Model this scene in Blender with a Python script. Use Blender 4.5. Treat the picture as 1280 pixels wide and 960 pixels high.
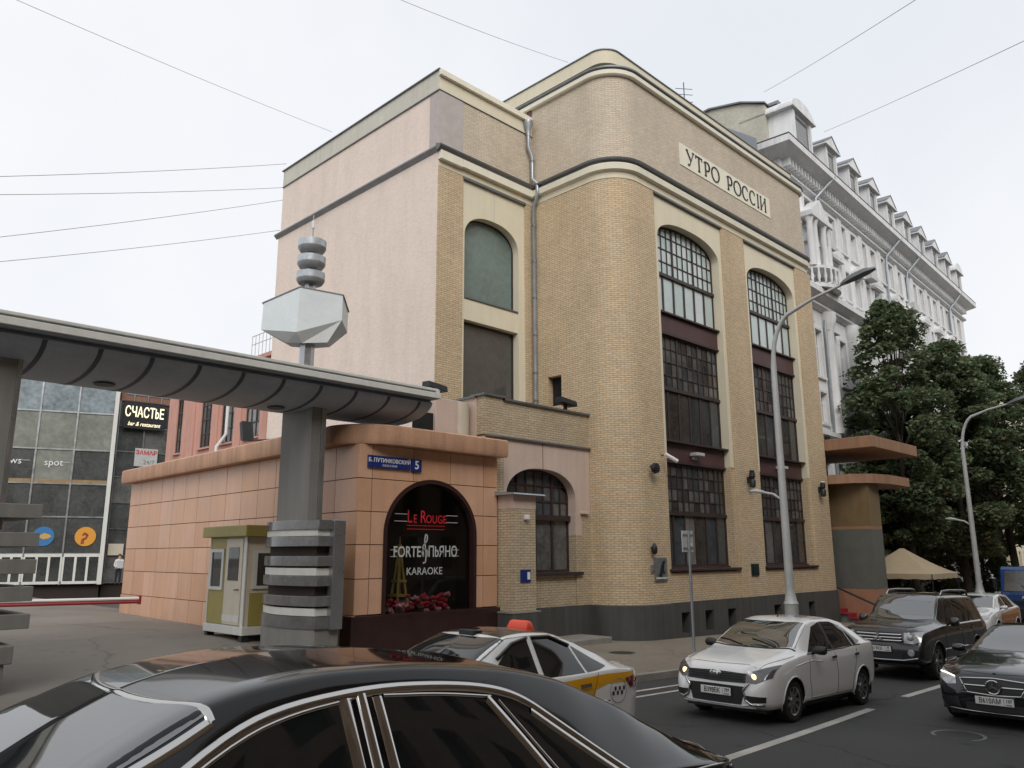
import bpy, bmesh, math, random
import numpy as np
from mathutils import Vector, Matrix
from mathutils.bvhtree import BVHTree
R = math.radians
for o in list(bpy.data.objects): bpy.data.objects.remove(o)
S = bpy.context.scene
COL = S.collection
random.seed(7); np.random.seed(7)

# ------------------------------------------------------------------ camera
EYE = 2.755
_yaw, _pit, _rol = R(45.11), R(12.06), R(-0.2)
fw = Vector((math.sin(_yaw)*math.cos(_pit), math.cos(_yaw)*math.cos(_pit), math.sin(_pit)))
rt0 = Vector((math.cos(_yaw), -math.sin(_yaw), 0)); up0 = rt0.cross(fw)
rt = rt0*math.cos(_rol) + up0*math.sin(_rol); up = -rt0*math.sin(_rol) + up0*math.cos(_rol)
cd = bpy.data.cameras.new('camera'); cam = bpy.data.objects.new('camera', cd); COL.objects.link(cam)
M = Matrix((( rt.x, up.x, -fw.x, 0), (rt.y, up.y, -fw.y, 0), (rt.z, up.z, -fw.z, EYE), (0, 0, 0, 1)))
cam.matrix_world = M
cd.sensor_width = 36; cd.lens = 993/1280*36; cd.clip_start = .05; cd.clip_end = 3000
S.camera = cam
# ------------------------------------------------------------------ sky, sun, exposure (overcast noon)
SUN_EL, SUN_ROT = R(38), R(217)
w = bpy.data.worlds.new('World'); S.world = w; w.use_nodes = True
nt = w.node_tree; nt.nodes.clear()
sky = nt.nodes.new('ShaderNodeTexSky'); sky.sky_type = 'NISHITA'; sky.sun_disc = False
sky.sun_elevation = SUN_EL; sky.sun_rotation = SUN_ROT; sky.dust_density = 4; sky.air_density = 1; sky.ozone_density = 1
tc = nt.nodes.new('ShaderNodeTexCoord'); nz = nt.nodes.new('ShaderNodeTexNoise')
nz.inputs['Scale'].default_value = 1.6; nz.inputs['Detail'].default_value = 5; nz.inputs['Roughness'].default_value = .55
nt.links.new(tc.outputs['Generated'], nz.inputs['Vector'])
cr = nt.nodes.new('ShaderNodeValToRGB')
cr.color_ramp.elements[0].position = .3; cr.color_ramp.elements[0].color = (6.55, 6.8, 7.2, 1)
cr.color_ramp.elements[1].position = .7; cr.color_ramp.elements[1].color = (7.75, 7.8, 7.95, 1)
nt.links.new(nz.outputs['Fac'], cr.inputs['Fac'])
mx = nt.nodes.new('ShaderNodeMix'); mx.data_type = 'RGBA'; mx.inputs[0].default_value = .93     # cloud cover over the clear sky
nt.links.new(sky.outputs[0], mx.inputs[6]); nt.links.new(cr.outputs[0], mx.inputs[7])
bg = nt.nodes.new('ShaderNodeBackground'); bg.inputs['Strength'].default_value = .1
nt.links.new(mx.outputs[2], bg.inputs['Color'])
wo = nt.nodes.new('ShaderNodeOutputWorld'); nt.links.new(bg.outputs[0], wo.inputs['Surface'])
sl = bpy.data.lights.new('sun', 'SUN'); sl.energy = 1.5; sl.angle = R(40); sl.color = (1, .97, .92)
sun = bpy.data.objects.new('sun', sl); COL.objects.link(sun)
_sd = Vector((-.6*math.cos(SUN_EL), -.8*math.cos(SUN_EL), math.sin(SUN_EL)))      # towards the sun
sun.rotation_euler = (-_sd).to_track_quat('-Z', 'Y').to_euler(); sun.location = (0, -20, 60)
S.view_settings.view_transform = 'Standard'; S.view_settings.look = 'None'; S.view_settings.gamma = 1
S.view_settings.exposure = .38

# ------------------------------------------------------------------ helpers
def pchip(keys):
    xs = np.array([k[0] for k in keys], float); ys = np.array([k[1] for k in keys], float)
    h = np.diff(xs); d = np.diff(ys)/h; m = np.zeros(len(xs)); m[0] = d[0]; m[-1] = d[-1]
    for i in range(1, len(xs)-1):
        if d[i-1]*d[i] > 0:
            a, b = 2*h[i]+h[i-1], h[i]+2*h[i-1]; m[i] = (a+b)/(a/d[i-1]+b/d[i])
    def f(x):
        x = min(max(x, xs[0]), xs[-1]); i = min(max(int(np.searchsorted(xs, x))-1, 0), len(h)-1)
        t = (x-xs[i])/h[i]
        return float((1+2*t)*(1-t)**2*ys[i] + t*(1-t)**2*h[i]*m[i] + t*t*(3-2*t)*ys[i+1] + t*t*(t-1)*h[i]*m[i+1])
    return f
def sstep(a, b, x):
    t = min(max((x-a)/(b-a), 0), 1); return t*t*(3-2*t)
zr = pchip([(-120, 1.9), (-40, 1.6), (-10, 1.25), (-1, .93), (4.4, .53), (12.3, .2), (20, 0), (35, -.3), (60, -.6), (120, -1), (500, -2)])
plz = pchip([(10, .5), (15, .5), (20, .72), (30, .8), (45, 1.0), (120, 1.4)])
def gz(x, y):        # height of paving beyond the far kerb
    wgt = (1-sstep(9, 15.5, x))*sstep(10.4, 15, y)
    s = zr(x)+.03+.11*sstep(8, 13, x)
    return s*(1-wgt)+plz(y)*wgt

def setp(o, label=None, cat=None, group=None, kind=None):
    if label: o['label'] = label
    if cat: o['category'] = cat
    if group: o['group'] = group
    if kind: o['kind'] = kind
    return o
def thing(name, label, cat, loc=(0, 0, 0), group=None, rot=None):
    o = bpy.data.objects.new(name, None); COL.objects.link(o); o.location = loc; o.empty_display_size = .3
    if rot: o.rotation_euler = rot
    return setp(o, label, cat, group)
LOCALROOT = set()
def attach(o, parent):
    if parent is None: return o
    o.parent = parent
    r = parent
    while r.parent: r = r.parent
    if r.name not in LOCALROOT and parent.type == 'EMPTY':
        o.matrix_parent_inverse = Matrix.Translation(-Vector(parent.location))
    elif r.name not in LOCALROOT and parent.parent is None:      # a mesh thing or a structure as the root
        o.matrix_parent_inverse = Matrix.Translation(-Vector(parent.location))
    return o

class MB:
    def __init__(s): s.v = []; s.f = []; s.uv = []
    def face(s, pts, uv=None):
        i = len(s.v); s.v += [tuple(p) for p in pts]; s.f.append(tuple(range(i, i+len(pts)))); s.uv.append(uv); return s
    def mesh(s, V, F, UV=None):
        i = len(s.v); s.v += [tuple(p) for p in V]
        for k, f in enumerate(F): s.f.append(tuple(a+i for a in f)); s.uv.append([UV[a] for a in f] if UV is not None else None)
        return s
    def hexa(s, p):      # 8 points: bottom 4 ccw, top 4
        return s.mesh(p, [(3, 2, 1, 0), (4, 5, 6, 7), (0, 1, 5, 4), (1, 2, 6, 5), (2, 3, 7, 6), (3, 0, 4, 7)])
    def box(s, x0, x1, y0, y1, z0, z1):
        return s.hexa([(x0, y0, z0), (x1, y0, z0), (x1, y1, z0), (x0, y1, z0), (x0, y0, z1), (x1, y0, z1), (x1, y1, z1), (x0, y1, z1)])
    def prism(s, poly, fn, a, b):    # fn(p, q, t) -> 3D ; poly in (p, q), extruded over t
        n = len(poly); V = [fn(p, q, a) for p, q in poly]+[fn(p, q, b) for p, q in poly]
        F = [tuple(range(n))[::-1], tuple(range(n, 2*n))]+[(i, (i+1) % n, n+(i+1) % n, n+i) for i in range(n)]
        return s.mesh(V, F)
    def tube(s, pts, r, n=8, cap=True):
        pts = [Vector(p) for p in pts]; m = len(pts); rr = r if isinstance(r, (list, tuple)) else [r]*m
        V = []; ref = None
        for i, p in enumerate(pts):
            d = (pts[min(i+1, m-1)]-pts[max(i-1, 0)]).normalized()
            if ref is None: ref = Vector((0, 0, 1)) if abs(d.z) < .9 else Vector((1, 0, 0))
            a = (ref-d*ref.dot(d))
            if a.length < 1e-4: a = d.orthogonal()
            a.normalize(); ref = a; b = d.cross(a)
            for k in range(n):
                t = 2*math.pi*k/n; V.append(p+(a*math.cos(t)+b*math.sin(t))*rr[i])
        F = [(i*n+k, i*n+(k+1) % n, (i+1)*n+(k+1) % n, (i+1)*n+k) for i in range(m-1) for k in range(n)]
        if cap: F += [tuple(range(n))[::-1], tuple(range((m-1)*n, m*n))]
        return s.mesh(V, F)
    def lathe(s, prof, c, n=24, axis='z'):   # prof: (r, h)
        V = []
        for r, h in prof:
            for k in range(n):
                t = 2*math.pi*k/n; x, y = r*math.cos(t), r*math.sin(t)
                V.append((c[0]+x, c[1]+y, c[2]+h) if axis == 'z' else (c[0]+x, c[1]+h, c[2]+y) if axis == 'y' else (c[0]+h, c[1]+x, c[2]+y))
        m = len(prof)
        F = [(i*n+k, i*n+(k+1) % n, (i+1)*n+(k+1) % n, (i+1)*n+k) for i in range(m-1) for k in range(n)]
        F += [tuple(range(n))[::-1], tuple(range((m-1)*n, m*n))]
        return s.mesh(V, F)
    def sphere(s, c, r, n=10, sc=(1, 1, 1)):
        m = max(4, n//2); V = []
        for i in range(m+1):
            a = math.pi*i/m
            for k in range(n):
                t = 2*math.pi*k/n
                V.append((c[0]+r*sc[0]*math.sin(a)*math.cos(t), c[1]+r*sc[1]*math.sin(a)*math.sin(t), c[2]+r*sc[2]*math.cos(a)))
        F = [(i*n+k, (i+1)*n+k, (i+1)*n+(k+1) % n, i*n+(k+1) % n) for i in range(m) for k in range(n)]
        return s.mesh(V, F)
    def sweep(s, path, prof, close=True, uoff=0):  # path of (x, y); prof of (out, z), out = right-hand normal
        n = len(path); P = [Vector((p[0], p[1])) for p in path]; k = len(prof); V = []; UV = []; L = uoff
        pl = [0]
        for i in range(1, k): pl.append(pl[-1]+math.hypot(prof[i][0]-prof[i-1][0], prof[i][1]-prof[i-1][1]))
        for i in range(n):
            d0 = (P[i]-P[i-1]).normalized() if i else (P[1]-P[0]).normalized()
            d1 = (P[i+1]-P[i]).normalized() if i < n-1 else d0
            n0 = Vector((d0.y, -d0.x)); n1 = Vector((d1.y, -d1.x)); nn = (n0+n1); nn = nn/nn.length; nn = nn/max(.3, nn.dot(n0))
            if i: L += (P[i]-P[i-1]).length
            for j, (o, z) in enumerate(prof): V.append((P[i].x+nn.x*o, P[i].y+nn.y*o, z)); UV.append((L, z))
        F = []
        kk = k if close else k-1
        for i in range(n-1):
            for j in range(kk): F.append((i*k+j, (i+1)*k+j, (i+1)*k+(j+1) % k, i*k+(j+1) % k))
        if close: F += [tuple(range(k)), tuple(range((n-1)*k, n*k))[::-1]]
        return s.mesh(V, F, UV)
    def build(s, name, mat, parent=None, smooth=False, bevel=0, label=None, cat=None, group=None, kind=None, origin=None):
        off = Vector((0, 0, 0))
        if parent is None:
            a = np.array(s.v); off = Vector(origin) if origin else Vector(((a[:, 0].min()+a[:, 0].max())/2, (a[:, 1].min()+a[:, 1].max())/2, a[:, 2].min()))
        me = bpy.data.meshes.new(name); me.from_pydata([tuple(Vector(p)-off) for p in s.v], [], s.f)
        uvl = me.uv_layers.new(name='UVMap'); k = 0; dat = np.zeros((len(me.loops), 2), 'f')
        for f, uv in zip(s.f, s.uv):
            if uv is None:
                p = [Vector(s.v[i]) for i in f]; nrm = Vector((0, 0, 0))
                for i in range(1, len(p)-1): nrm += (p[i]-p[0]).cross(p[i+1]-p[0])
                ax = [abs(c) for c in nrm]
                if ax[2] >= ax[0] and ax[2] >= ax[1]: uv = [(q.x, q.y) for q in p]
                elif ax[0] > ax[1]: uv = [(q.y, q.z) for q in p]
                else: uv = [(q.x, q.z) for q in p]
            for u in uv: dat[k] = u; k += 1
        uvl.data.foreach_set('uv', dat.ravel())
        bm = bmesh.new(); bm.from_mesh(me); bmesh.ops.remove_doubles(bm, verts=bm.verts, dist=1e-5)
        bmesh.ops.recalc_face_normals(bm, faces=bm.faces); bm.to_mesh(me); bm.free()
        if smooth:
            me.polygons.foreach_set('use_smooth', [True]*len(me.polygons))
            if smooth is not True: me.set_sharp_from_angle(angle=R(smooth))
        ms = mat if isinstance(mat, (list, tuple)) else [mat]
        for m in ms: me.materials.append(m)
        o = bpy.data.objects.new(name, me); COL.objects.link(o); o.location = off
        if bevel:
            b = o.modifiers.new('bevel', 'BEVEL'); b.width = bevel; b.segments = 2; b.limit_method = 'ANGLE'; b.angle_limit = R(50)
        attach(o, parent)
        return setp(o, label, cat, group, kind)

class Fr:     # a wall plane: u along, o outward, z up
    def __init__(s, x, y, ang=0, flip=False):
        s.p = Vector((x, y)); s.u = Vector((math.cos(ang), math.sin(ang))); s.n = Vector((s.u.y, -s.u.x))
    def P(s, u, o, z): q = s.p+s.u*u+s.n*o; return (q.x, q.y, z)
    def box(s, mb, u0, u1, o0, o1, z0, z1):
        i = len(mb.f)
        mb.hexa([s.P(u0, o1, z0), s.P(u1, o1, z0), s.P(u1, o0, z0), s.P(u0, o0, z0), s.P(u0, o1, z1), s.P(u1, o1, z1), s.P(u1, o0, z1), s.P(u0, o0, z1)])
        return mb
    def poly(s, mb, poly, o0, o1):
        return mb.prism(poly, lambda p, q, t: s.P(p, t, q), o0, o1)

# ------------------------------------------------------------------ materials
def node_mat(name):
    m = bpy.data.materials.new(name); m.use_nodes = True; n = m.node_tree; b = n.nodes['Principled BSDF']; return m, n, b
def mat(name, col, rough=.7, metal=0, var=.12, vscale=3, fine=40, bump=.0, spec=.5, streak=0, coat=0, ior=0, coatior=1.5, emit=0, dirt=0, coords='pos'):
    m, n, b = node_mat(name); N = n.nodes; Lk = n.links.new
    b.inputs['Roughness'].default_value = rough; b.inputs['Metallic'].default_value = metal
    b.inputs['Specular IOR Level'].default_value = spec
    if coat: b.inputs['Coat Weight'].default_value = coat if coatior != 1.45 else .6; b.inputs['Coat Roughness'].default_value = .02
    if ior: b.inputs['IOR'].default_value = ior
    if coat: b.inputs['Coat IOR'].default_value = coatior
    if emit: b.inputs['Emission Color'].default_value = (*col, 1); b.inputs['Emission Strength'].default_value = emit
    g = N.new('ShaderNodeNewGeometry') if coords == 'pos' else N.new('ShaderNodeTexCoord')
    src = g.outputs['Position'] if coords == 'pos' else g.outputs['Object']
    if var or streak:
        t1 = N.new('ShaderNodeTexNoise'); t1.inputs['Scale'].default_value = vscale; t1.inputs['Detail'].default_value = 6; t1.inputs['Roughness'].default_value = .6
        Lk(src, t1.inputs['Vector'])
        t2 = N.new('ShaderNodeTexNoise'); t2.inputs['Scale'].default_value = fine; t2.inputs['Detail'].default_value = 3; Lk(src, t2.inputs['Vector'])
        ad = N.new('ShaderNodeMath'); ad.operation = 'MULTIPLY_ADD'; Lk(t1.outputs['Fac'], ad.inputs[0]); ad.inputs[1].default_value = .65
        m2 = N.new('ShaderNodeMath'); m2.operation = 'MULTIPLY'; Lk(t2.outputs['Fac'], m2.inputs[0]); m2.inputs[1].default_value = .35; Lk(m2.outputs[0], ad.inputs[2])
        val = ad.outputs[0]
        if streak:
            mp = N.new('ShaderNodeMapping'); mp.inputs['Scale'].default_value = (3, 3, .18); Lk(src, mp.inputs['Vector'])
            t3 = N.new('ShaderNodeTexNoise'); t3.inputs['Scale'].default_value = 1.6; t3.inputs['Detail'].default_value = 7; Lk(mp.outputs[0], t3.inputs['Vector'])
            mm = N.new('ShaderNodeMath'); mm.operation = 'MULTIPLY_ADD'; Lk(t3.outputs['Fac'], mm.inputs[0]); mm.inputs[1].default_value = streak
            m3 = N.new('ShaderNodeMath'); m3.operation = 'MULTIPLY'; Lk(val, m3.inputs[0]); m3.inputs[1].default_value = 1-streak; Lk(m3.outputs[0], mm.inputs[2]); val = mm.outputs[0]
        rp = N.new('ShaderNodeValToRGB'); e = rp.color_ramp.elements
        e[0].position = .32; e[1].position = .68
        e[0].color = (*[max(0, c*(1-var)) for c in col], 1); e[1].color = (*[min(1, c*(1+var)) for c in col], 1)
        Lk(val, rp.inputs['Fac']); Lk(rp.outputs[0], b.inputs['Base Color'])
        if rough > .25:
            rr = N.new('ShaderNodeMapRange'); rr.inputs['To Min'].default_value = max(.05, rough-.12); rr.inputs['To Max'].default_value = min(1, rough+.12)
            Lk(t1.outputs['Fac'], rr.inputs['Value']); Lk(rr.outputs[0], b.inputs['Roughness'])
        if bump:
            bp = N.new('ShaderNodeBump'); bp.inputs['Strength'].default_value = bump; bp.inputs['Distance'].default_value = .02
            Lk(t2.outputs['Fac'], bp.inputs['Height']); Lk(bp.outputs[0], b.inputs['Normal'])
    else: b.inputs['Base Color'].default_value = (*col, 1)
    return m
def brick_mat(name, c1, c2, mortar, bw=.25, rh=.0725, ms=.011, var=.22, mott=.84):
    m, n, b = node_mat(name); N = n.nodes; Lk = n.links.new
    uv = N.new('ShaderNodeUVMap'); bt = N.new('ShaderNodeTexBrick')
    bt.inputs['Scale'].default_value = 1; bt.inputs['Brick Width'].default_value = bw; bt.inputs['Row Height'].default_value = rh
    bt.inputs['Mortar Size'].default_value = ms; bt.inputs['Mortar Smooth'].default_value = .3; bt.inputs['Bias'].default_value = -.1
    bt.inputs['Color1'].default_value = (*c1, 1); bt.inputs['Color2'].default_value = (*c2, 1); bt.inputs['Mortar'].default_value = (*mortar, 1)
    Lk(uv.outputs[0], bt.inputs['Vector'])
    g = N.new('ShaderNodeNewGeometry'); t = N.new('ShaderNodeTexNoise'); t.inputs['Scale'].default_value = .55; t.inputs['Detail'].default_value = 8; t.inputs['Roughness'].default_value = .65; Lk(g.outputs['Position'], t.inputs['Vector'])
    rp = N.new('ShaderNodeValToRGB'); rp.color_ramp.elements[0].position = .3; rp.color_ramp.elements[1].position = .7
    rp.color_ramp.elements[0].color = (1-var, 1-var, 1-var*1.0, 1); rp.color_ramp.elements[1].color = (1+var*.6, 1+var*.55, 1+var*.4, 1); Lk(t.outputs['Fac'], rp.inputs['Fac'])
    t2 = N.new('ShaderNodeTexNoise'); t2.inputs['Scale'].default_value = 7; t2.inputs['Detail'].default_value = 4
    mp = N.new('ShaderNodeMapping'); mp.inputs['Scale'].default_value = (1, 1, 3); Lk(g.outputs['Position'], mp.inputs['Vector']); Lk(mp.outputs[0], t2.inputs['Vector'])
    rp2 = N.new('ShaderNodeValToRGB'); rp2.color_ramp.elements[0].position = .3; rp2.color_ramp.elements[1].position = .6
    rp2.color_ramp.elements[0].color = (mott, mott, mott, 1); rp2.color_ramp.elements[1].color = (1.05, 1.05, 1.05, 1); Lk(t2.outputs['Fac'], rp2.inputs['Fac'])
    x1 = N.new('ShaderNodeMix'); x1.data_type = 'RGBA'; x1.blend_type = 'MULTIPLY'; x1.inputs[0].default_value = 1; Lk(bt.outputs['Color'], x1.inputs[6]); Lk(rp.outputs[0], x1.inputs[7])
    x2 = N.new('ShaderNodeMix'); x2.data_type = 'RGBA'; x2.blend_type = 'MULTIPLY'; x2.inputs[0].default_value = 1; Lk(x1.outputs[2], x2.inputs[6]); Lk(rp2.outputs[0], x2.inputs[7])
    mp3 = N.new('ShaderNodeMapping'); mp3.inputs['Scale'].default_value = (.9, .9, .16); Lk(g.outputs['Position'], mp3.inputs['Vector'])
    t3 = N.new('ShaderNodeTexNoise'); t3.inputs['Scale'].default_value = 1.4; t3.inputs['Detail'].default_value = 8; t3.inputs['Roughness'].default_value = .7; Lk(mp3.outputs[0], t3.inputs['Vector'])
    rp3 = N.new('ShaderNodeValToRGB'); rp3.color_ramp.elements[0].position = .34; rp3.color_ramp.elements[1].position = .56; rp3.color_ramp.elements[0].color = (.80, .79, .78, 1); rp3.color_ramp.elements[1].color = (1.02, 1.02, 1.02, 1); Lk(t3.outputs['Fac'], rp3.inputs['Fac'])
    x3 = N.new('ShaderNodeMix'); x3.data_type = 'RGBA'; x3.blend_type = 'MULTIPLY'; x3.inputs[0].default_value = .4; Lk(x2.outputs[2], x3.inputs[6]); Lk(rp3.outputs[0], x3.inputs[7]); x2 = x3
    Lk(x2.outputs[2], b.inputs['Base Color']); b.inputs['Roughness'].default_value = .75
    bp = N.new('ShaderNodeBump'); bp.inputs['Strength'].default_value = .6; bp.inputs['Distance'].default_value = .012; bp.invert = True
    Lk(bt.outputs['Fac'], bp.inputs['Height']); Lk(bp.outputs[0], b.inputs['Normal'])
    return m
def glass_mat(name, col=(.02, .025, .027), rough=.03, spec=.6, var=.5, vs=.6):
    return mat(name, col, rough, 0, var, vs, 6, spec=spec)
def paint(name, col, metal=.0, rough=.25, var=.03, ci=1.5):
    return mat(name, col, rough, metal, var, 2, 60, coat=1, spec=.15, coords='obj', coatior=ci)

def worn_ground(name, col, crack=.5, patch=.16, cs=.22):
    m = mat(name, col, .8, 0, .22, .35, 90, .5, spec=.3); n = m.node_tree; N = n.nodes; Lk = n.links.new; b = N['Principled BSDF']
    src = b.inputs['Base Color'].links[0].from_socket; g = N.new('ShaderNodeNewGeometry')
    nz_ = N.new('ShaderNodeTexNoise'); nz_.inputs['Scale'].default_value = .9; nz_.inputs['Detail'].default_value = 5; Lk(g.outputs['Position'], nz_.inputs['Vector'])
    ad = N.new('ShaderNodeMixRGB'); ad.blend_type = 'ADD'; ad.inputs[0].default_value = .9; Lk(g.outputs['Position'], ad.inputs[1]); Lk(nz_.outputs['Color'], ad.inputs[2])
    v = N.new('ShaderNodeTexVoronoi'); v.feature = 'DISTANCE_TO_EDGE'; v.inputs['Scale'].default_value = cs; Lk(ad.outputs[0], v.inputs['Vector'])
    r1 = N.new('ShaderNodeValToRGB'); r1.color_ramp.elements[0].position = .0; r1.color_ramp.elements[1].position = .006; r1.color_ramp.elements[0].color = (1-crack, 1-crack, 1-crack, 1); r1.color_ramp.elements[1].color = (1, 1, 1, 1); Lk(v.outputs['Distance'], r1.inputs['Fac'])
    v2 = N.new('ShaderNodeTexVoronoi'); v2.distance = 'CHEBYCHEV'; v2.inputs['Scale'].default_value = .13; v2.inputs['Randomness'].default_value = .8; mp = N.new('ShaderNodeMapping'); mp.inputs['Scale'].default_value = (.6, 1.6, 1); Lk(g.outputs['Position'], mp.inputs['Vector']); Lk(mp.outputs[0], v2.inputs['Vector'])
    r2 = N.new('ShaderNodeValToRGB'); r2.color_ramp.elements[0].color = (1-patch, 1-patch, 1-patch, 1); r2.color_ramp.elements[1].color = (1+patch*.7, 1+patch*.7, 1+patch*.65, 1); Lk(v2.outputs['Color'], r2.inputs['Fac'])
    sp = N.new('ShaderNodeTexNoise'); sp.inputs['Scale'].default_value = 2.2; sp.inputs['Detail'].default_value = 6; Lk(g.outputs['Position'], sp.inputs['Vector'])
    r3 = N.new('ShaderNodeValToRGB'); r3.color_ramp.elements[0].position = .28; r3.color_ramp.elements[1].position = .36; r3.color_ramp.elements[0].color = (.7, .7, .7, 1); r3.color_ramp.elements[1].color = (1, 1, 1, 1); Lk(sp.outputs['Fac'], r3.inputs['Fac'])
    for r_ in (r1, r2, r3):
        x = N.new('ShaderNodeMix'); x.data_type = 'RGBA'; x.blend_type = 'MULTIPLY'; x.inputs[0].default_value = 1; Lk(src, x.inputs[6]); Lk(r_.outputs[0], x.inputs[7]); src = x.outputs[2]
    Lk(src, b.inputs['Base Color']); return m
def leaf_mat(name, col):
    m = mat(name, col, .7, 0, .45, .6, 3, spec=.15); n = m.node_tree; N = n.nodes; b = N['Principled BSDF']; src = b.inputs['Base Color'].links[0].from_socket
    tr = N.new('ShaderNodeBsdfTranslucent'); n.links.new(src, tr.inputs['Color']); mx_ = N.new('ShaderNodeMixShader'); mx_.inputs[0].default_value = .35
    n.links.new(b.outputs[0], mx_.inputs[1]); n.links.new(tr.outputs[0], mx_.inputs[2]); n.links.new(mx_.outputs[0], N['Material Output'].inputs['Surface']); return m
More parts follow.
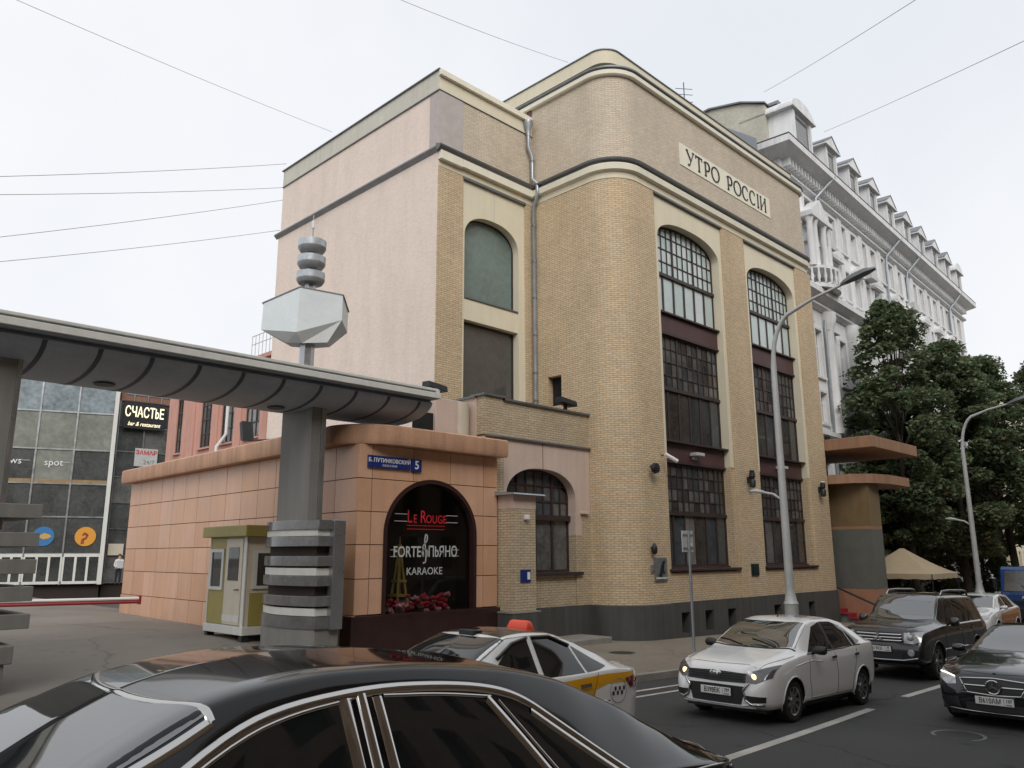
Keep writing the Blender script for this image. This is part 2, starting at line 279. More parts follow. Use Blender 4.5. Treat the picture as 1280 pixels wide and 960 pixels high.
MT = dict(
 brick=brick_mat('yellow brick', (.70, .545, .355), (.60, .46, .295), (.38, .30, .21), var=.09),
 brick2=brick_mat('pale yellow brick', (.58, .475, .325), (.49, .395, .265), (.32, .26, .19), var=.10),
 brickup=brick_mat('upper yellow brick', (.66, .565, .445), (.58, .49, .38), (.44, .375, .30), var=.07, mott=.9),
 pinkbrick=brick_mat('painted pink brick', (.80, .675, .595), (.78, .655, .575), (.76, .635, .555), ms=.004, var=.03, mott=.955),
 beige=mat('beige plaster', (.71, .65, .50), .85, 0, .08, 1.2, 30, .1, streak=.35),
 cream=mat('cream trim', (.78, .74, .61), .8, 0, .08, 1.5, 30, .08, streak=.35),
 greyplaster=mat('weathered parapet plaster', (.57, .55, .48), .9, 0, .13, 1.2, 18, .1, streak=.4),
 pinkplaster=mat('pale pink plaster', (.58, .45, .385), .9, 0, .14, 1.0, 20, .15, streak=.35),
 flash=mat('sheet metal flashing', (.19, .20, .21), .5, .6, .2, 2, 20),
 plinth=mat('grey stone plinth', (.07, .069, .065), .75, 0, .35, 1.3, 25, .2, streak=.5),
 black=mat('dark void', (.008, .008, .009), .8, 0, 0),
 frame=mat('brown steel frame', (.045, .03, .028), .45, .1, .25, 3, 40),
 maroon=mat('maroon panel', (.08, .037, .035), .5, 0, .3, 1.5, 20, streak=.4),
 glass=glass_mat('dark window glass', (.05, .053, .052)),
 glasspale=mat('whitish pane glass', (.52, .60, .60), .08, 0, .1, .7, 5, spec=.6),  # even whitish base colour, used for the top-storey panes
 glassteal=mat('teal backed glass', (.15, .20, .19), .05, 0, .25, .5, 5, spec=.6),
 glasscurt=mat('curtained glass', (.12, .12, .115), .06, 0, .5, 1.2, 8, spec=.6),
 zinc=mat('zinc pipe', (.36, .39, .42), .4, .6, .2, 2, 30),
 granite=mat('orange granite', (.58, .335, .21), .35, 0, .16, .7, 24, .0, spec=.5, streak=.3),
 granite2=mat('pale granite', (.60, .36, .24), .35, 0, .16, .8, 24, spec=.5, streak=.35),
 granite3=mat('deep granite', (.56, .31, .185), .35, 0, .16, .9, 24, spec=.5, streak=.3),
 granitecap=mat('weathered granite cornice', (.52, .30, .19), .6, 0, .3, 1.5, 18, .15, streak=.5),
 joint=mat('dark joint', (.03, .02, .016), .9, 0, .2),
 redgran=mat('dark maroon granite', (.038, .018, .017), .25, 0, .25, 2, 40),
 steel=mat('polished stone cladding', (.17, .17, .168), .15, .3, .3, 1.6, 9),
 steelside=mat('brushed steel', (.42, .43, .44), .3, .85, .15, 2, 20),
 conc=mat('grey stone column', (.20, .195, .18), .6, 0, .2, 1.2, 25, .1, streak=.45),
 soffit=mat('grey painted soffit', (.36, .39, .44), .55, 0, .2, 1.0, 18, streak=.2),
 rib=mat('dark soffit rib', (.07, .08, .095), .6, 0, .2),
 whitetrim=mat('off white trim', (.62, .62, .58), .6, 0, .12, 2, 20, streak=.4),
 greytrim=mat('grey trim', (.30, .305, .31), .5, .3, .2, 2, 20),
 whitepanel=mat('white lantern panel', (.72, .77, .78), .35, 0, .06, 1.5, 10),
 white=mat('white stucco', (.74, .745, .75), .85, 0, .16, .8, 14, .1, streak=.45),
 whiteo=mat('grey white ornament', (.66, .665, .67), .85, 0, .2, 1.4, 14, .15, streak=.45),
 firewall=brick_mat('whitewashed brick', (.56, .54, .47), (.50, .48, .41), (.47, .45, .38), ms=.006, var=.18),
 greyblue=mat('blue grey sheet', (.24, .265, .29), .5, .3, .15, .8, 10, streak=.4),
 asphalt=worn_ground('asphalt', (.062, .062, .062)),
 paver=worn_ground('grey paving', (.26, .225, .18), .3, .1, .3),
 plazam=worn_ground('plaza asphalt', (.215, .195, .17), .3, .1, .12),
 kerb=mat('granite kerb', (.25, .235, .21), .8, 0, .25, 2, 50, .3),
 line=mat('road paint', (.44, .42, .38), .7, 0, .35, 1.5, 30, .1),
 earth=mat('bare ground', (.10, .09, .075), .95, 0, .3, .3, 20, .3),
 lampgrey=mat('light grey lamp paint', (.50, .51, .50), .5, .1, .12, 2, 20),
 dark=mat('dark metal', (.03, .032, .035), .45, .4, .2, 4, 40),
 bluesign=mat('blue enamel', (.012, .028, .16), .3, 0, .06, 3, 20),
 signwhite=mat('sign white', (.75, .75, .74), .5, 0, .03),
 plaque=mat('weathered grey metal', (.24, .25, .26), .45, .5, .35, 6, 30),
 bronze=mat('dark bronze', (.03, .045, .04), .4, .7, .3, 5, 30),
 inscr=mat('dark inscription', (.05, .055, .055), .7, 0, .2),
 red=mat('red lettering', (.55, .02, .03), .5, 0, .05),
 stair=mat('grey step', (.2, .19, .18), .8, 0, .2),
 carpet=mat('red carpet', (.30, .012, .022), .95, 0, .2),
 redwall=mat('red pink stucco', (.55, .30, .24), .85, 0, .2, 1, 20, .1, streak=.4),
 leaf=leaf_mat('leaf', (.11, .15, .08)), leafb=leaf_mat('pale leaf', (.19, .235, .13)),
 leaf2=leaf_mat('dry leaf', (.16, .12, .06)),
 bark=mat('bark', (.05, .04, .032), .9, 0, .35, 3, 30, .6),
 tent=mat('beige canvas', (.50, .40, .27), .9, 0, .1, 1, 30),
 olive=mat('olive yellow panel', (.33, .275, .075), .5, 0, .12, 2, 30, streak=.3),
 bisque=mat('cream booth panel', (.58, .52, .42), .5, 0, .1, 2, 30, streak=.3),
 skin=mat('skin', (.45, .28, .2), .6, 0, .05), cloth=mat('white shirt', (.6, .6, .6), .9, 0, .1), trouser=mat('dark trousers', (.02, .022, .03), .9, 0, .1),
 gold=mat('gold metal', (.65, .45, .14), .4, .3, .2), rose=mat('red petals', (.55, .04, .06), .8, 0, .5, 8, 40), rose2=mat('pink petals', (.70, .30, .30), .8, 0, .4, 8, 40),
 wire=mat('grey cable', (.30, .30, .31), .7, 0, 0),
 lit=mat('lit lettering', (.9, .8, .55), .5, 0, 0, emit=.7),
 rubber=mat('tyre rubber', (.018, .018, .018), .85, 0, .2, 8, 60, coords='obj'),
 chrome=mat('chrome', (.50, .49, .475), .09, 1, .0), alloy=mat('alloy', (.38, .38, .39), .3, .9, .1, 4, 30, coords='obj'),
 windscreen=mat('sky mirroring windscreen', (.02, .023, .025), .02, 0, 0, spec=.5, ior=2.7),
 autoglass=mat('car glass', (.012, .014, .015), .02, 0, 0, spec=.5, ior=1.6),
 plastic=mat('black plastic', (.012, .012, .013), .5, 0, .2, 8, 60, coords='obj'),
 lensdark=mat('smoked headlight lens', (.10, .10, .105), .06, .2, .3, 14, 60, spec=.8, coords='obj'), lens=mat('headlight lens', (.42, .43, .44), .1, .25, .3, 14, 60, spec=.8, coords='obj'), lamp=mat('lit bulb', (1, .72, .35), .4, 0, 0, emit=1.6), lampw=mat('lit daytime lamp', (1, .95, .85), .4, 0, 0, emit=1.5),
 redlens=mat('red lamp lens', (.16, .012, .018), .1, 0, .2, 6, 30, coat=.5, coords='obj'), plate=mat('number plate white', (.68, .67, .64), .5, 0, .04), char=mat('plate black', (.015, .015, .015), .6, 0, 0),
 taxiorange=mat('taxi sign', (.85, .09, .04), .4, 0, .05, 3, 20),
)

def text_geo(txt, size, sx=1, extrude=.01, shear=0, bold=0, spacing=1):
    cu = bpy.data.curves.new('t', 'FONT'); cu.body = txt; cu.size = size; cu.extrude = extrude; cu.align_x = 'CENTER'; cu.align_y = 'CENTER'; cu.resolution_u = 3
    cu.offset = bold; cu.shear = shear; cu.space_character = spacing
    ob = bpy.data.objects.new('t', cu); COL.objects.link(ob)
    dg = bpy.context.evaluated_depsgraph_get(); me = bpy.data.meshes.new_from_object(ob.evaluated_get(dg))
    V = [(v.co.x*sx, v.co.y, v.co.z) for v in me.vertices]; F = [tuple(p.vertices) for p in me.polygons]
    bpy.data.objects.remove(ob); bpy.data.curves.remove(cu); bpy.data.meshes.remove(me)
    return V, F
def text_on(fr, txt, size, u, o, z, matl, parent, name='lettering', **k):
    V, F = text_geo(txt, size, **k)
    return MB().mesh([fr.P(u+x, o+d, z+y) for x, y, d in V], F).build(name, matl, parent)
# ================================================================== THE SETTING
def grid(fn, xs, ys):
    V = [(x, y, fn(x, y)) for x in xs for y in ys]; n = len(ys)
    F = [(i*n+j, (i+1)*n+j, (i+1)*n+j+1, i*n+j+1) for i in range(len(xs)-1) for j in range(n-1)]
    return MB().mesh(V, F)
def rng(a, b, st): n = max(1, int(round((b-a)/st))); return [a+(b-a)*i/n for i in range(n+1)]
KY = 10.4
xs_far = [-250]+rng(-120, 120, 4)+[200, 330]
grid(lambda x, y: zr(x)-.35, xs_far, [-250, -60, -20, 0, 5, 10, 20, 40, 90, 250]).build('ground', MT['earth'], None, True, kind='structure', origin=(0, 0, 0))
road = grid(lambda x, y: zr(x), rng(-100, 220, 1.), [1.0, 3, 5, 7, 9, KY]).build('road', MT['asphalt'], None, True, kind='structure', origin=(0, 0, 0))
grid(lambda x, y: zr(x)+.14, rng(-100, 220, 2.), [-9, -4, .85]).build('near_pavement', MT['paver'], None, True, kind='structure', origin=(0, 0, 0))
grid(gz, rng(13.5, 60, .75)+rng(62, 220, 3), [KY+.14, 11, 12, 13, 14, 15, 16, 17, 19, 22, 30]).build('pavement', MT['paver'], None, True, kind='structure', origin=(0, 0, 0))
grid(gz, rng(-60, 4, 2)[:-1]+rng(4, 13.5, .5), [KY+.14, 11, 12, 13, 14, 15, 16, 17, 18, 20, 24, 28, 33, 40, 50, 65, 90]).build('plaza', MT['plazam'], None, True, kind='structure', origin=(0, 0, 0))
k = MB()
for y0, y1, sgn in ((KY, KY+.15, 1), (.84, 1.0, -1)):
    xs = rng(-100, 220, 1.)
    for i in range(len(xs)-1):
        a, b = xs[i]+.006, xs[i+1]-.006
        ha = [(gz(t, KY+.2)+.006 if sgn > 0 else zr(t)+.146) for t in (a, b)]
        k.hexa([(a, y0, zr(a)-.2), (b, y0, zr(b)-.2), (b, y1, zr(b)-.2), (a, y1, zr(a)-.2), (a, y0, ha[0]), (b, y0, ha[1]), (b, y1, ha[1]), (a, y1, ha[0])])
k.build('kerb', MT['kerb'], None, False, .012, kind='structure', origin=(0, 0, 0))
def marking(p0, p1, wd):
    n = max(2, int(abs(p1[0]-p0[0])/.5)); mb = MB(); d = Vector((p1[0]-p0[0], p1[1]-p0[1])).normalized(); q = Vector((-d.y, d.x))*wd/2
    V = []
    for i in range(n+1):
        t = i/n; x, y = p0[0]+(p1[0]-p0[0])*t, p0[1]+(p1[1]-p0[1])*t
        V += [(x+q.x, y+q.y, zr(x+q.x)+.004), (x-q.x, y-q.y, zr(x-q.x)+.004)]
    mb.mesh(V, [(2*i, 2*i+1, 2*i+3, 2*i+2) for i in range(n)]); return mb.build('lane_marking', MT['line'], road)
yl = lambda x: 5.47+.068*(min(x, 18)-8.7)
for a, b in ((-6, -1), (0.6, 6.6), (8.2, 14.6), (16.5, 22.4), (24.2, 30.2), (32, 38), (40, 46), (48, 54)): marking((a, yl(a)), (b, yl(b)), .15)
marking((-30, 9.22), (90, 9.22), .1); marking((-30, 9.66), (26, 9.66), .1)
# low paved platform in front of the annexe
MB().box(14.2, 19.6, 15.35, 16.62, -.2, .33).build('platform', MT['kerb'], None, False, .02, kind='structure')
t = thing('manhole_cover', 'round iron manhole cover in the pavement before the rounded corner', 'manhole cover', (17.5, 13.4, gz(17.5, 13.4)))
zc_ = gz(17.5, 13.4); MB().lathe([(.36, 0), (.36, .012)], (17.5, 13.4, zc_-.004), 24).build('rim', MT['flash'], t); MB().lathe([(.31, 0), (.31, .016)], (17.5, 13.4, zc_-.004), 24).build('lid', MT['dark'], t)
zc_ = zr(18.6); t = thing('manhole_cover', 'round iron manhole cover in the road near the dark offroad car', 'manhole cover', (16.5, 4.9, zc_))
zc_ = zr(13.2); MB().lathe([(.36, 0), (.36, .01)], (13.2, 4.1, zc_-.003), 24).build('rim', MT['flash'], t); MB().lathe([(.31, 0), (.31, .013)], (13.2, 4.1, zc_-.003), 24).build('lid', MT['dark'], t); t.location = (13.2, 4.1, zc_)
for q_ in t.children: q_.matrix_parent_inverse = Matrix.Translation(-Vector(t.location))
t['label'] = 'round iron manhole cover in the near traffic lane'
# pavement joints as real slabs would be under ten pixels across: left to the material

# ================================================================== MAIN BUILDING
FY, LX, CR = 15.1, 20.25, 1.2
mainb = thing('brick_office_building', 'four storey yellow brick corner building with rounded corner and tall arched windows', 'building', (27, 17, 0))
arc = [(LX+CR-CR*math.cos(t), FY+CR-CR*math.sin(t)) for t in [R(90*i/14) for i in range(15)]]
fF = Fr(0, FY)                      # street front, u = X
BAY = ((22.4, 27.0), (28.8, 33.4)); RX = 35.0
def wallprof(z0, z1, d=.3): return [(0, z0), (0, z1), (-d, z1), (-d, z0)]
Lpath = [(LX, 19.06), (LX, FY+CR)]+arc[1:]+[(22.4, FY)]
mb = MB(); aoff = 22.4-((19.06-FY-CR)+CR*math.pi/2+(22.4-LX-CR))
mb.sweep(Lpath, wallprof(1.18, 7.76), uoff=aoff); mb.sweep(Lpath, wallprof(8.82, 15.52), uoff=aoff)
mb.sweep([(LX, 19.06), (LX, 18.38)], wallprof(7.76, 8.82), uoff=aoff)
mb.sweep([(LX, 17.76), (LX, FY+CR)]+arc[1:]+[(22.4, FY)], wallprof(7.76, 8.82), uoff=aoff+19.06-17.76)
for a, b in ((27.0, 28.8), (33.4, RX)): mb.box(a, b, FY, FY+.5, 1.18, 15.52)
mb.box(RX-.5, RX, FY+.5, 24, 1.18, 15.52)
for a, b in BAY:
    mb.box(a, b, FY+.06, FY+.5, 1.18, 2.12)
    mb.box(a, a+.22, FY+.08, FY+.5, 2.12, 5.88); mb.box(b-.22, b, FY+.08, FY+.5, 2.12, 5.88)
mb.build('wall', MT['brick'], mainb, 40)
MB().box(LX+.25, LX+.28, 17.7, 18.45, 7.7, 8.9).build('vent_opening', MT['black'], mainb)
MB().box(LX+.5, RX-.5, FY+.62, FY+.7, 0, 19.5).build('inner_wall', MT['black'], mainb)
# upper storey
Upath = [(LX, 24)]+[(LX, FY+CR)]+arc[1:]+[(34.5, FY), (34.8, FY+.1), (34.95, FY+.35), (RX, FY+.7), (RX, 24)]
MB().sweep(Upath, wallprof(16.2, 19.6), uoff=aoff-4.94).build('upper_wall', MT['brickup'], mainb, 40)
Cpath = [(LX, 19.06)]+Upath[1:]
MB().sweep(Cpath, [(0, 15.522), (.02, 15.522), (.02, 15.76), (0, 15.76)]).build('frieze', MT['beige'], mainb, 40)
MB().sweep(Cpath, [(0, 15.76), (.05, 15.76), (.16, 15.8), (.18, 16.0), (.13, 16.06), (0, 16.06)]).build('cornice', MT['cream'], mainb, 40)
MB().sweep(Cpath, [(0, 16.062), (.1, 16.062), (.12, 16.12), (.24, 16.14), (.26, 16.2), (.0, 16.3)]).build('cornice_cap', MT['flash'], mainb, 40)
MB().sweep(Upath, [(0, 19.46), (.1, 19.46), (.14, 19.5), (.14, 19.66), (0, 19.68)]).build('band_moulding', MT['cream'], mainb, 40)
MB().sweep(Upath, [(-.3, 19.682), (.15, 19.682), (.19, 19.72), (.19, 19.78), (-.3, 19.93)]).build('dark_band_cap', MT['flash'], mainb, 40)  # dark cap strip added to draw the shadow line below the parapet
pr = .7
parc = [(LX-.05+pr-pr*math.cos(t), FY+.22+pr-pr*math.sin(t)) for t in [R(90*i/10) for i in range(11)]]
MB().sweep([(LX-.05, 24)]+parc+[(34.3, FY+.22), (34.6, FY+.4)], [(-.35, 19.94), (0, 19.94), (0, 20.46), (-.35, 20.46)]).build('parapet', MT['beige'], mainb, 40)
MB().sweep([(LX-.05, 24)]+parc+[(34.3, FY+.22), (34.6, FY+.4)], [(-.38, 20.462), (.04, 20.462), (.04, 20.5), (-.38, 20.5)]).build('parapet_cap', MT['flash'], mainb, 40)
MB().box(LX+.3, RX-.3, FY+.6, 23.9, 19.7, 19.9).build('roof', MT['flash'], mainb)
MB().box(LX-.06, LX+.02, 19.05, 19.25, 19.2, 19.76).build('red_brick_end', MT['maroon'], mainb)
# plinth with vents
mb = MB(); vents = [(22.88, 23.38, .2, .86), (24.31, 24.82, .2, .86), (25.79, 26.34, .2, .84), (29.19, 29.74, .1, .82), (32.1, 32.66, .1, .81)]
plp = [(0, -1), (.06, -1), (.06, 1.15), (.03, 1.18), (0, 1.18)]
mb.sweep([(LX, 16.55)]+[(LX, FY+CR)]+arc[1:]+[(22.4, FY)], plp)
us = [22.4]+[c for v in vents for c in v[:2]]+[RX+.06]
for i in range(0, len(us), 2): fF.box(mb, us[i], us[i+1], -.4, .06, -1, 1.18)
for a, b, c, d in vents: fF.box(mb, a, b, -.4, .06, d, 1.18); fF.box(mb, a, b, -.4, .06, -1, c)
mb.box(RX, RX+.06, FY+.4, 20, -1, 1.18)
mb.build('plinth', MT['plinth'], mainb, 40)
for a, b, c, d in vents: fF.box(MB(), a-.02, b+.02, -.44, -.36, c-.02, d+.02).build('plinth_vent', MT['black'], mainb)

def arch_z(u, u0, u1, zs, rise, p=2.4):
    t = abs((u-(u0+u1)/2)/((u1-u0)/2)); return zs+rise*math.sqrt(max(0, 1-min(1, t)**p))
def arch_plate(fr, mb, u0, u1, z1, a0, a1, zs, rise, o, depth, z0=None, p=2.4, n=28):
    """plate from u0..u1 up to z1 with an arched opening a0..a1; sides run down to z0; reveal goes back by depth"""
    us = [a0+(a1-a0)*(.5-.5*math.cos(math.pi*i/n)) for i in range(n+1)]; az = [arch_z(u, a0, a1, zs, rise, p) for u in us]
    for i in range(n):
        mb.face([fr.P(us[i], o, az[i]), fr.P(us[i+1], o, az[i+1]), fr.P(us[i+1], o, z1), fr.P(us[i], o, z1)])
        mb.face([fr.P(us[i], o, az[i]), fr.P(us[i], o-depth, az[i]), fr.P(us[i+1], o-depth, az[i+1]), fr.P(us[i+1], o, az[i+1])])
    zb = zs if z0 is None else z0
    fr.box(mb, u0, a0, o-depth, o, zb, z1); fr.box(mb, a1, u1, o-depth, o, zb, z1)
def bar(fr, mb, u0, u1, z0, z1, o, t): fr.box(mb, u0, u1, o-t, o, z0, z1)
def grid_window(fr, parent, u0, u1, z0, z1, o, cols, rows, pm, fm=None, thick=(), bw=.035, tw=.08, edge=.07, arch=None, name='window', depth=.06, trans=None, label=None):
    """steel window; trans: list of (z, count) extra lights below; arch: (zs, rise) limits the top"""
    az = (lambda u: min(z1, arch_z(u, u0-.02, u1+.02, *arch))) if arch else (lambda u: z1)
    mb = MB(); bar(fr, mb, u0, u0+edge, z0, az(u0+edge), o, depth); bar(fr, mb, u1-edge, u1, z0, az(u1-edge), o, depth); bar(fr, mb, u0+edge, u1-edge, z0, z0+edge, o, depth)
    n = 24
    for i in range(n):
        a, b = u0+edge+(u1-u0-2*edge)*i/n, u0+edge+(u1-u0-2*edge)*(i+1)/n
        za, zb_ = az(a), az(b); fr.poly(mb, [(a, za-edge), (b, zb_-edge), (b, zb_), (a, za)], o-depth, o)
    cu = [u0+(u1-u0)*i/cols for i in range(cols+1)]; cz = [z0+(z1-z0)*j/rows for j in range(rows+1)]
    for i in range(1, cols):
        h = (tw if i in thick else bw)/2; bar(fr, mb, cu[i]-h, cu[i]+h, z0+edge, az(cu[i])-edge*.5, o+(.015 if i in thick else 0), depth)
    for j in range(1, rows):
        us = [u0+edge+(u1-u0-2*edge)*i/40 for i in range(41)]; ok = [u for u in us if az(u) > cz[j]]
        if ok: bar(fr, mb, ok[0], ok[-1], cz[j]-bw/2, cz[j]+bw/2, o-.006, depth)
    wn = mb.build(name, fm or MT['frame'], parent, label=label)
    for i in range(cols):
        for j in range(rows):
            a, b = cu[i], cu[i+1]; c, d = cz[j], cz[j+1]
            ta, tb = min(d, az(a)), min(d, az(b))
            if max(ta, tb) < c+.05: continue
            ta, tb = max(ta, c+.01), max(tb, c+.01)
            mt = pm if not callable(pm) else pm(i, j)
            tp = [(b+(a-b)*q/12, max(c+.01, min(d, az(min(max(b+(a-b)*q/12, u0+.02), u1-.02))))) for q in range(13)] if arch and cols < 4 else [(b, tb), (a, ta)]
            jt = rw.uniform(-.006, .006); fr.poly(MB(), [(a, c), (b, c)]+tp, o-depth*.75, o-depth*.6).build('pane', mt, wn)
    return wn
rw = random.Random(3)
GV = [MT['glass'], MT['glasscurt'], glass_mat('blue toned glass', (.06, .07, .078)), glass_mat('brown toned glass', (.065, .058, .05)), glass_mat('pale blind behind glass', (.19, .185, .17))]
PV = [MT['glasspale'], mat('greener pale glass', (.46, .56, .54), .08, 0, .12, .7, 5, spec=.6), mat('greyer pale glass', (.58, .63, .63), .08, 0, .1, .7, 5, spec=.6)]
gl_lo = lambda i, j: rw.choices(GV, (40, 25, 14, 14, 7))[0]
gl_mid = lambda i, j: rw.choices(GV, (18, 50, 14, 14, 4))[0]
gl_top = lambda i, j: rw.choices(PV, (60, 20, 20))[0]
for a, b in BAY:
    u0, u1 = a+.22, b-.22
    mb = MB(); arch_plate(fF, mb, a, b, 15.52, u0, u1, 13.95, .72, -.06, .34, z0=5.88); mb.build('bay_surround', MT['beige'], mainb, 30)
    fF.box(MB(), a-.03, b+.03, -.06, .05, 15.44, 15.521).build('bay_hood', MT['flash'], mainb, False, .01)
    O = -.38
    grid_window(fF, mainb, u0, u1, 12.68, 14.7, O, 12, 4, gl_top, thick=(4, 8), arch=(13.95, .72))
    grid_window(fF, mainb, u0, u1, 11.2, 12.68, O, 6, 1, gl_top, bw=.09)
    fF.box(MB(), u0, u1, O-.05, O+.05, 12.60, 12.72).build('transom', MT['frame'], mainb)
    fF.box(MB(), u0, u1, -.5, -.3, 10.45, 11.14).build('spandrel_panel', MT['maroon'], mainb, False, .01)
    fF.box(MB(), u0-.0, u1+.0, -.46, -.18, 11.14, 11.2).build('window_ledge', MT['frame'], mainb)
    fF.box(MB(), u0, u1, -.46, -.26, 10.38, 10.45).build('window_head', MT['frame'], mainb)
    grid_window(fF, mainb, u0, u1, 8.44, 10.38, O, 12, 4, gl_mid, thick=(4, 8))
    grid_window(fF, mainb, u0, u1, 6.56, 8.44, O, 6, 1, gl_lo, bw=.08)
    fF.box(MB(), u0, u1, O-.05, O+.05, 8.36, 8.48).build('transom', MT['frame'], mainb)
    fF.box(MB(), u0, u1, -.5, -.3, 5.88, 6.5).build('spandrel_panel', MT['maroon'], mainb, False, .01)
    fF.box(MB(), u0, u1, -.46, -.1, 6.5, 6.56).build('window_ledge', MT['frame'], mainb)
    fF.box(MB(), u0, u1, -.46, -.26, 5.8, 5.88).build('window_head', MT['frame'], mainb)
    grid_window(fF, mainb, u0, u1, 4.1, 5.8, O, 12, 4, gl_mid, thick=(4, 8))
    grid_window(fF, mainb, u0, u1, 2.3, 4.1, O, 6, 1, gl_lo, bw=.08)
    fF.box(MB(), u0, u1, O-.05, O+.05, 4.02, 4.14).build('transom', MT['frame'], mainb)
    fF.box(MB(), u0-.12, u1+.2, -.5, .04, 2.16, 2.24).build('window_sill', MT['frame'], mainb, False, .01)
    fF.box(MB(), u0, u1, -.5, -.3, 2.1, 2.3).build('sill_board', MT['maroon'], mainb)
    c = (a+b)/2-.3
    mb = MB(); fF.box(mb, c, c+.5, -.3, .02, 6.12, 6.24); fF.box(mb, c+.1, c+.35, -.3, -.2, 6.0, 6.12); mb.build('ledge_floodlight', MT['lampgrey'], mainb, False, .02)
# inscription
fF.box(MB(), 24.25, 31.4, 0, .025, 17.24, 18.16).build('inscription_panel', MT['cream'], mainb)
def stroke(fr, mb, pts, wd, o=.03, t=.02):
    for (a, b) in zip(pts[:-1], pts[1:]):
        d = Vector((b[0]-a[0], b[1]-a[1])); L = d.length
        if L < 1e-6: continue
        d /= L; q = Vector((-d.y, d.x)); wa = a[2] if len(a) > 2 else wd; wb = b[2] if len(b) > 2 else wd
        e = d*.15*min(wa, wb)
        fr.poly(mb, [(a[0]-e.x-q.x*wa/2, a[1]-e.y-q.y*wa/2), (b[0]+e.x-q.x*wb/2, b[1]+e.y-q.y*wb/2), (b[0]+e.x+q.x*wb/2, b[1]+e.y+q.y*wb/2), (a[0]-e.x+q.x*wa/2, a[1]-e.y+q.y*wa/2)], o, o+t)
def ell(cx, cy, rx, ry, a0, a1, n=20, w0=.045, w1=.11):
    out = []
    for i in range(n+1):
        t = R(a0+(a1-a0)*i/n); out.append((cx+rx*math.cos(t), cy+ry*math.sin(t), w0+(w1-w0)*abs(math.cos(t))))
    return out
def letter(ch, w):
    h = 1.0; s = .11; f = .05
    ser = lambda x, y: [(x-.11, y, f), (x+.11, y, f)]
    if ch == 'У': return [[(.02*w, 1, s), (.52*w, .42, s)], [(.98*w, 1, f), (.42*w, .12, f), (.3*w, .02, .09), (.16*w, .06, .08)], ser(.06*w, 1), ser(.94*w, 1)]
    if ch == 'Т': return [[(.5*w, 0, s), (.5*w, 1, s)], [(0, .97, .07), (w, .97, .07)], [(.03*w, .97, f), (.0, .8, f)], [(.97*w, .97, f), (w, .8, f)], ser(.5*w, .01)]
    if ch == 'Р': return [[(.25*w, 0, s), (.25*w, .95, s)], [(.02*w, .86, f), (.25*w, .98, f)]+ell(.5*w, .68, .42*w, .3, 90, -90), [(.5*w, .38, f), (.3*w, .42, f)], ser(.25*w, .01)]
    if ch == 'О': return [ell(.5*w, .5, .5*w, .5, 0, 360, 30)]
    if ch == 'С': return [ell(.52*w, .5, .5*w, .5, 48, 312, 26), [(.88*w, .87, f), (.9*w, .72, f)]]
    if ch == 'I': return [[(.5*w, 0, s), (.5*w, 1, s)], ser(.5*w, .01), ser(.5*w, .99)]
    if ch == 'И': return [[(.12*w, 0, s), (.12*w, 1, s)], [(.88*w, 0, s), (.88*w, 1, s)], [(.12*w, .1, f), (.88*w, .92, f)], ser(.12*w, .99), ser(.88*w, .99), ser(.12*w, .01), ser(.88*w, .01)]
x = 24.72; hh = .62
for ch, w_ in (('У', .8), ('Т', .75), ('Р', .72), ('О', .9), (' ', .55), ('Р', .72), ('О', .9), ('С', .78), ('С', .78), ('I', .3), ('И', .82)):
    if ch != ' ':
        mb = MB()
        for st in letter(ch, w_): stroke(fF, mb, [(x+p[0]*hh, 17.39+p[1]*hh, (p[2] if len(p) > 2 else .1)*hh*1.25) for p in st], .08)
        mb.build('inscription_letter', MT['inscr'], mainb)
    x += (w_+.16)*hh*1.06

# ---- left wing of the main building
WX, WY = 15.64, 19.06
fW = Fr(0, WY)
mb = MB(); B0, B1 = 16.8, 19.85
fW.box(mb, WX+.02, B0, -.5, 0, 0, 15.52); fW.box(mb, B1, LX+.1, -.5, 0, 0, 15.52); fW.box(mb, B0, B1, -.5, 0, 0, 7.2)
mb.build('wing_wall', MT['brick'], mainb)
fW.box(MB(), WX+1.1, LX+.1, -.5, 0, 16.2, 18.4).build('wing_upper_wall', MT['brickup'], mainb)
fW.box(MB(), WX+.02, WX+1.1, -.5, .01, 16.2, 18.4).build('wing_corner_render', mat('grey pink render', (.47, .42, .40), .9, 0, .12, 3, 40, .3), mainb)
MB().box(WX, WX+.4, WY+.004, 29.7, 0, 16.2).build('side_wall', MT['pinkbrick'], mainb)
MB().box(WX+.03, WX+.4, WY+.002, 29.6, 16.2, 18.36).build('side_upper_wall', MT['pinkbrick'], mainb)
MB().box(WX+.01, WX+.4, WY, 29.6, 18.36, 19.1).build('side_parapet', MT['greyplaster'], mainb)
MB().box(WX-.05, WX+.45, WY-.05, 29.66, 19.1, 19.14).build('side_parapet_cap', MT['flash'], mainb)
MB().box(WX-.02, WX+.3, WY-.02, 29.62, 18.33, 18.362).build('side_parapet_drip', MT['flash'], mainb)
MB().prism([(0, 16.0), (.14, 16.14), (.14, 16.19), (0, 16.26)], lambda p, q, t: (WX-p, t, q), WY-.05, 29.85).build('side_ledge', MT['greytrim'], mainb)
fW.box(MB(), WX+.03, LX, 0, .012, 15.522, 15.76).build('frieze', MT['beige'], mainb)
for a, b, nm in ((WX+.01, WX+.99, 'a'), (WX+1.0, LX, 'b')):
    dz = .03 if nm == 'a' else 0
    fW.poly(MB(), [(a, 15.76-dz), (b, 15.76-dz), (b, 16.05), (a, 16.05)], 0, .17).build('cornice', MT['cream'], mainb, False, .015)
MB().prism([(0, 16.05), (.15, 16.05), (.24, 16.14), (.26, 16.2), (0, 16.3)], lambda p, q, t: (t, WY-p, q), WX-.1, LX).build('cornice_cap', MT['flash'], mainb)
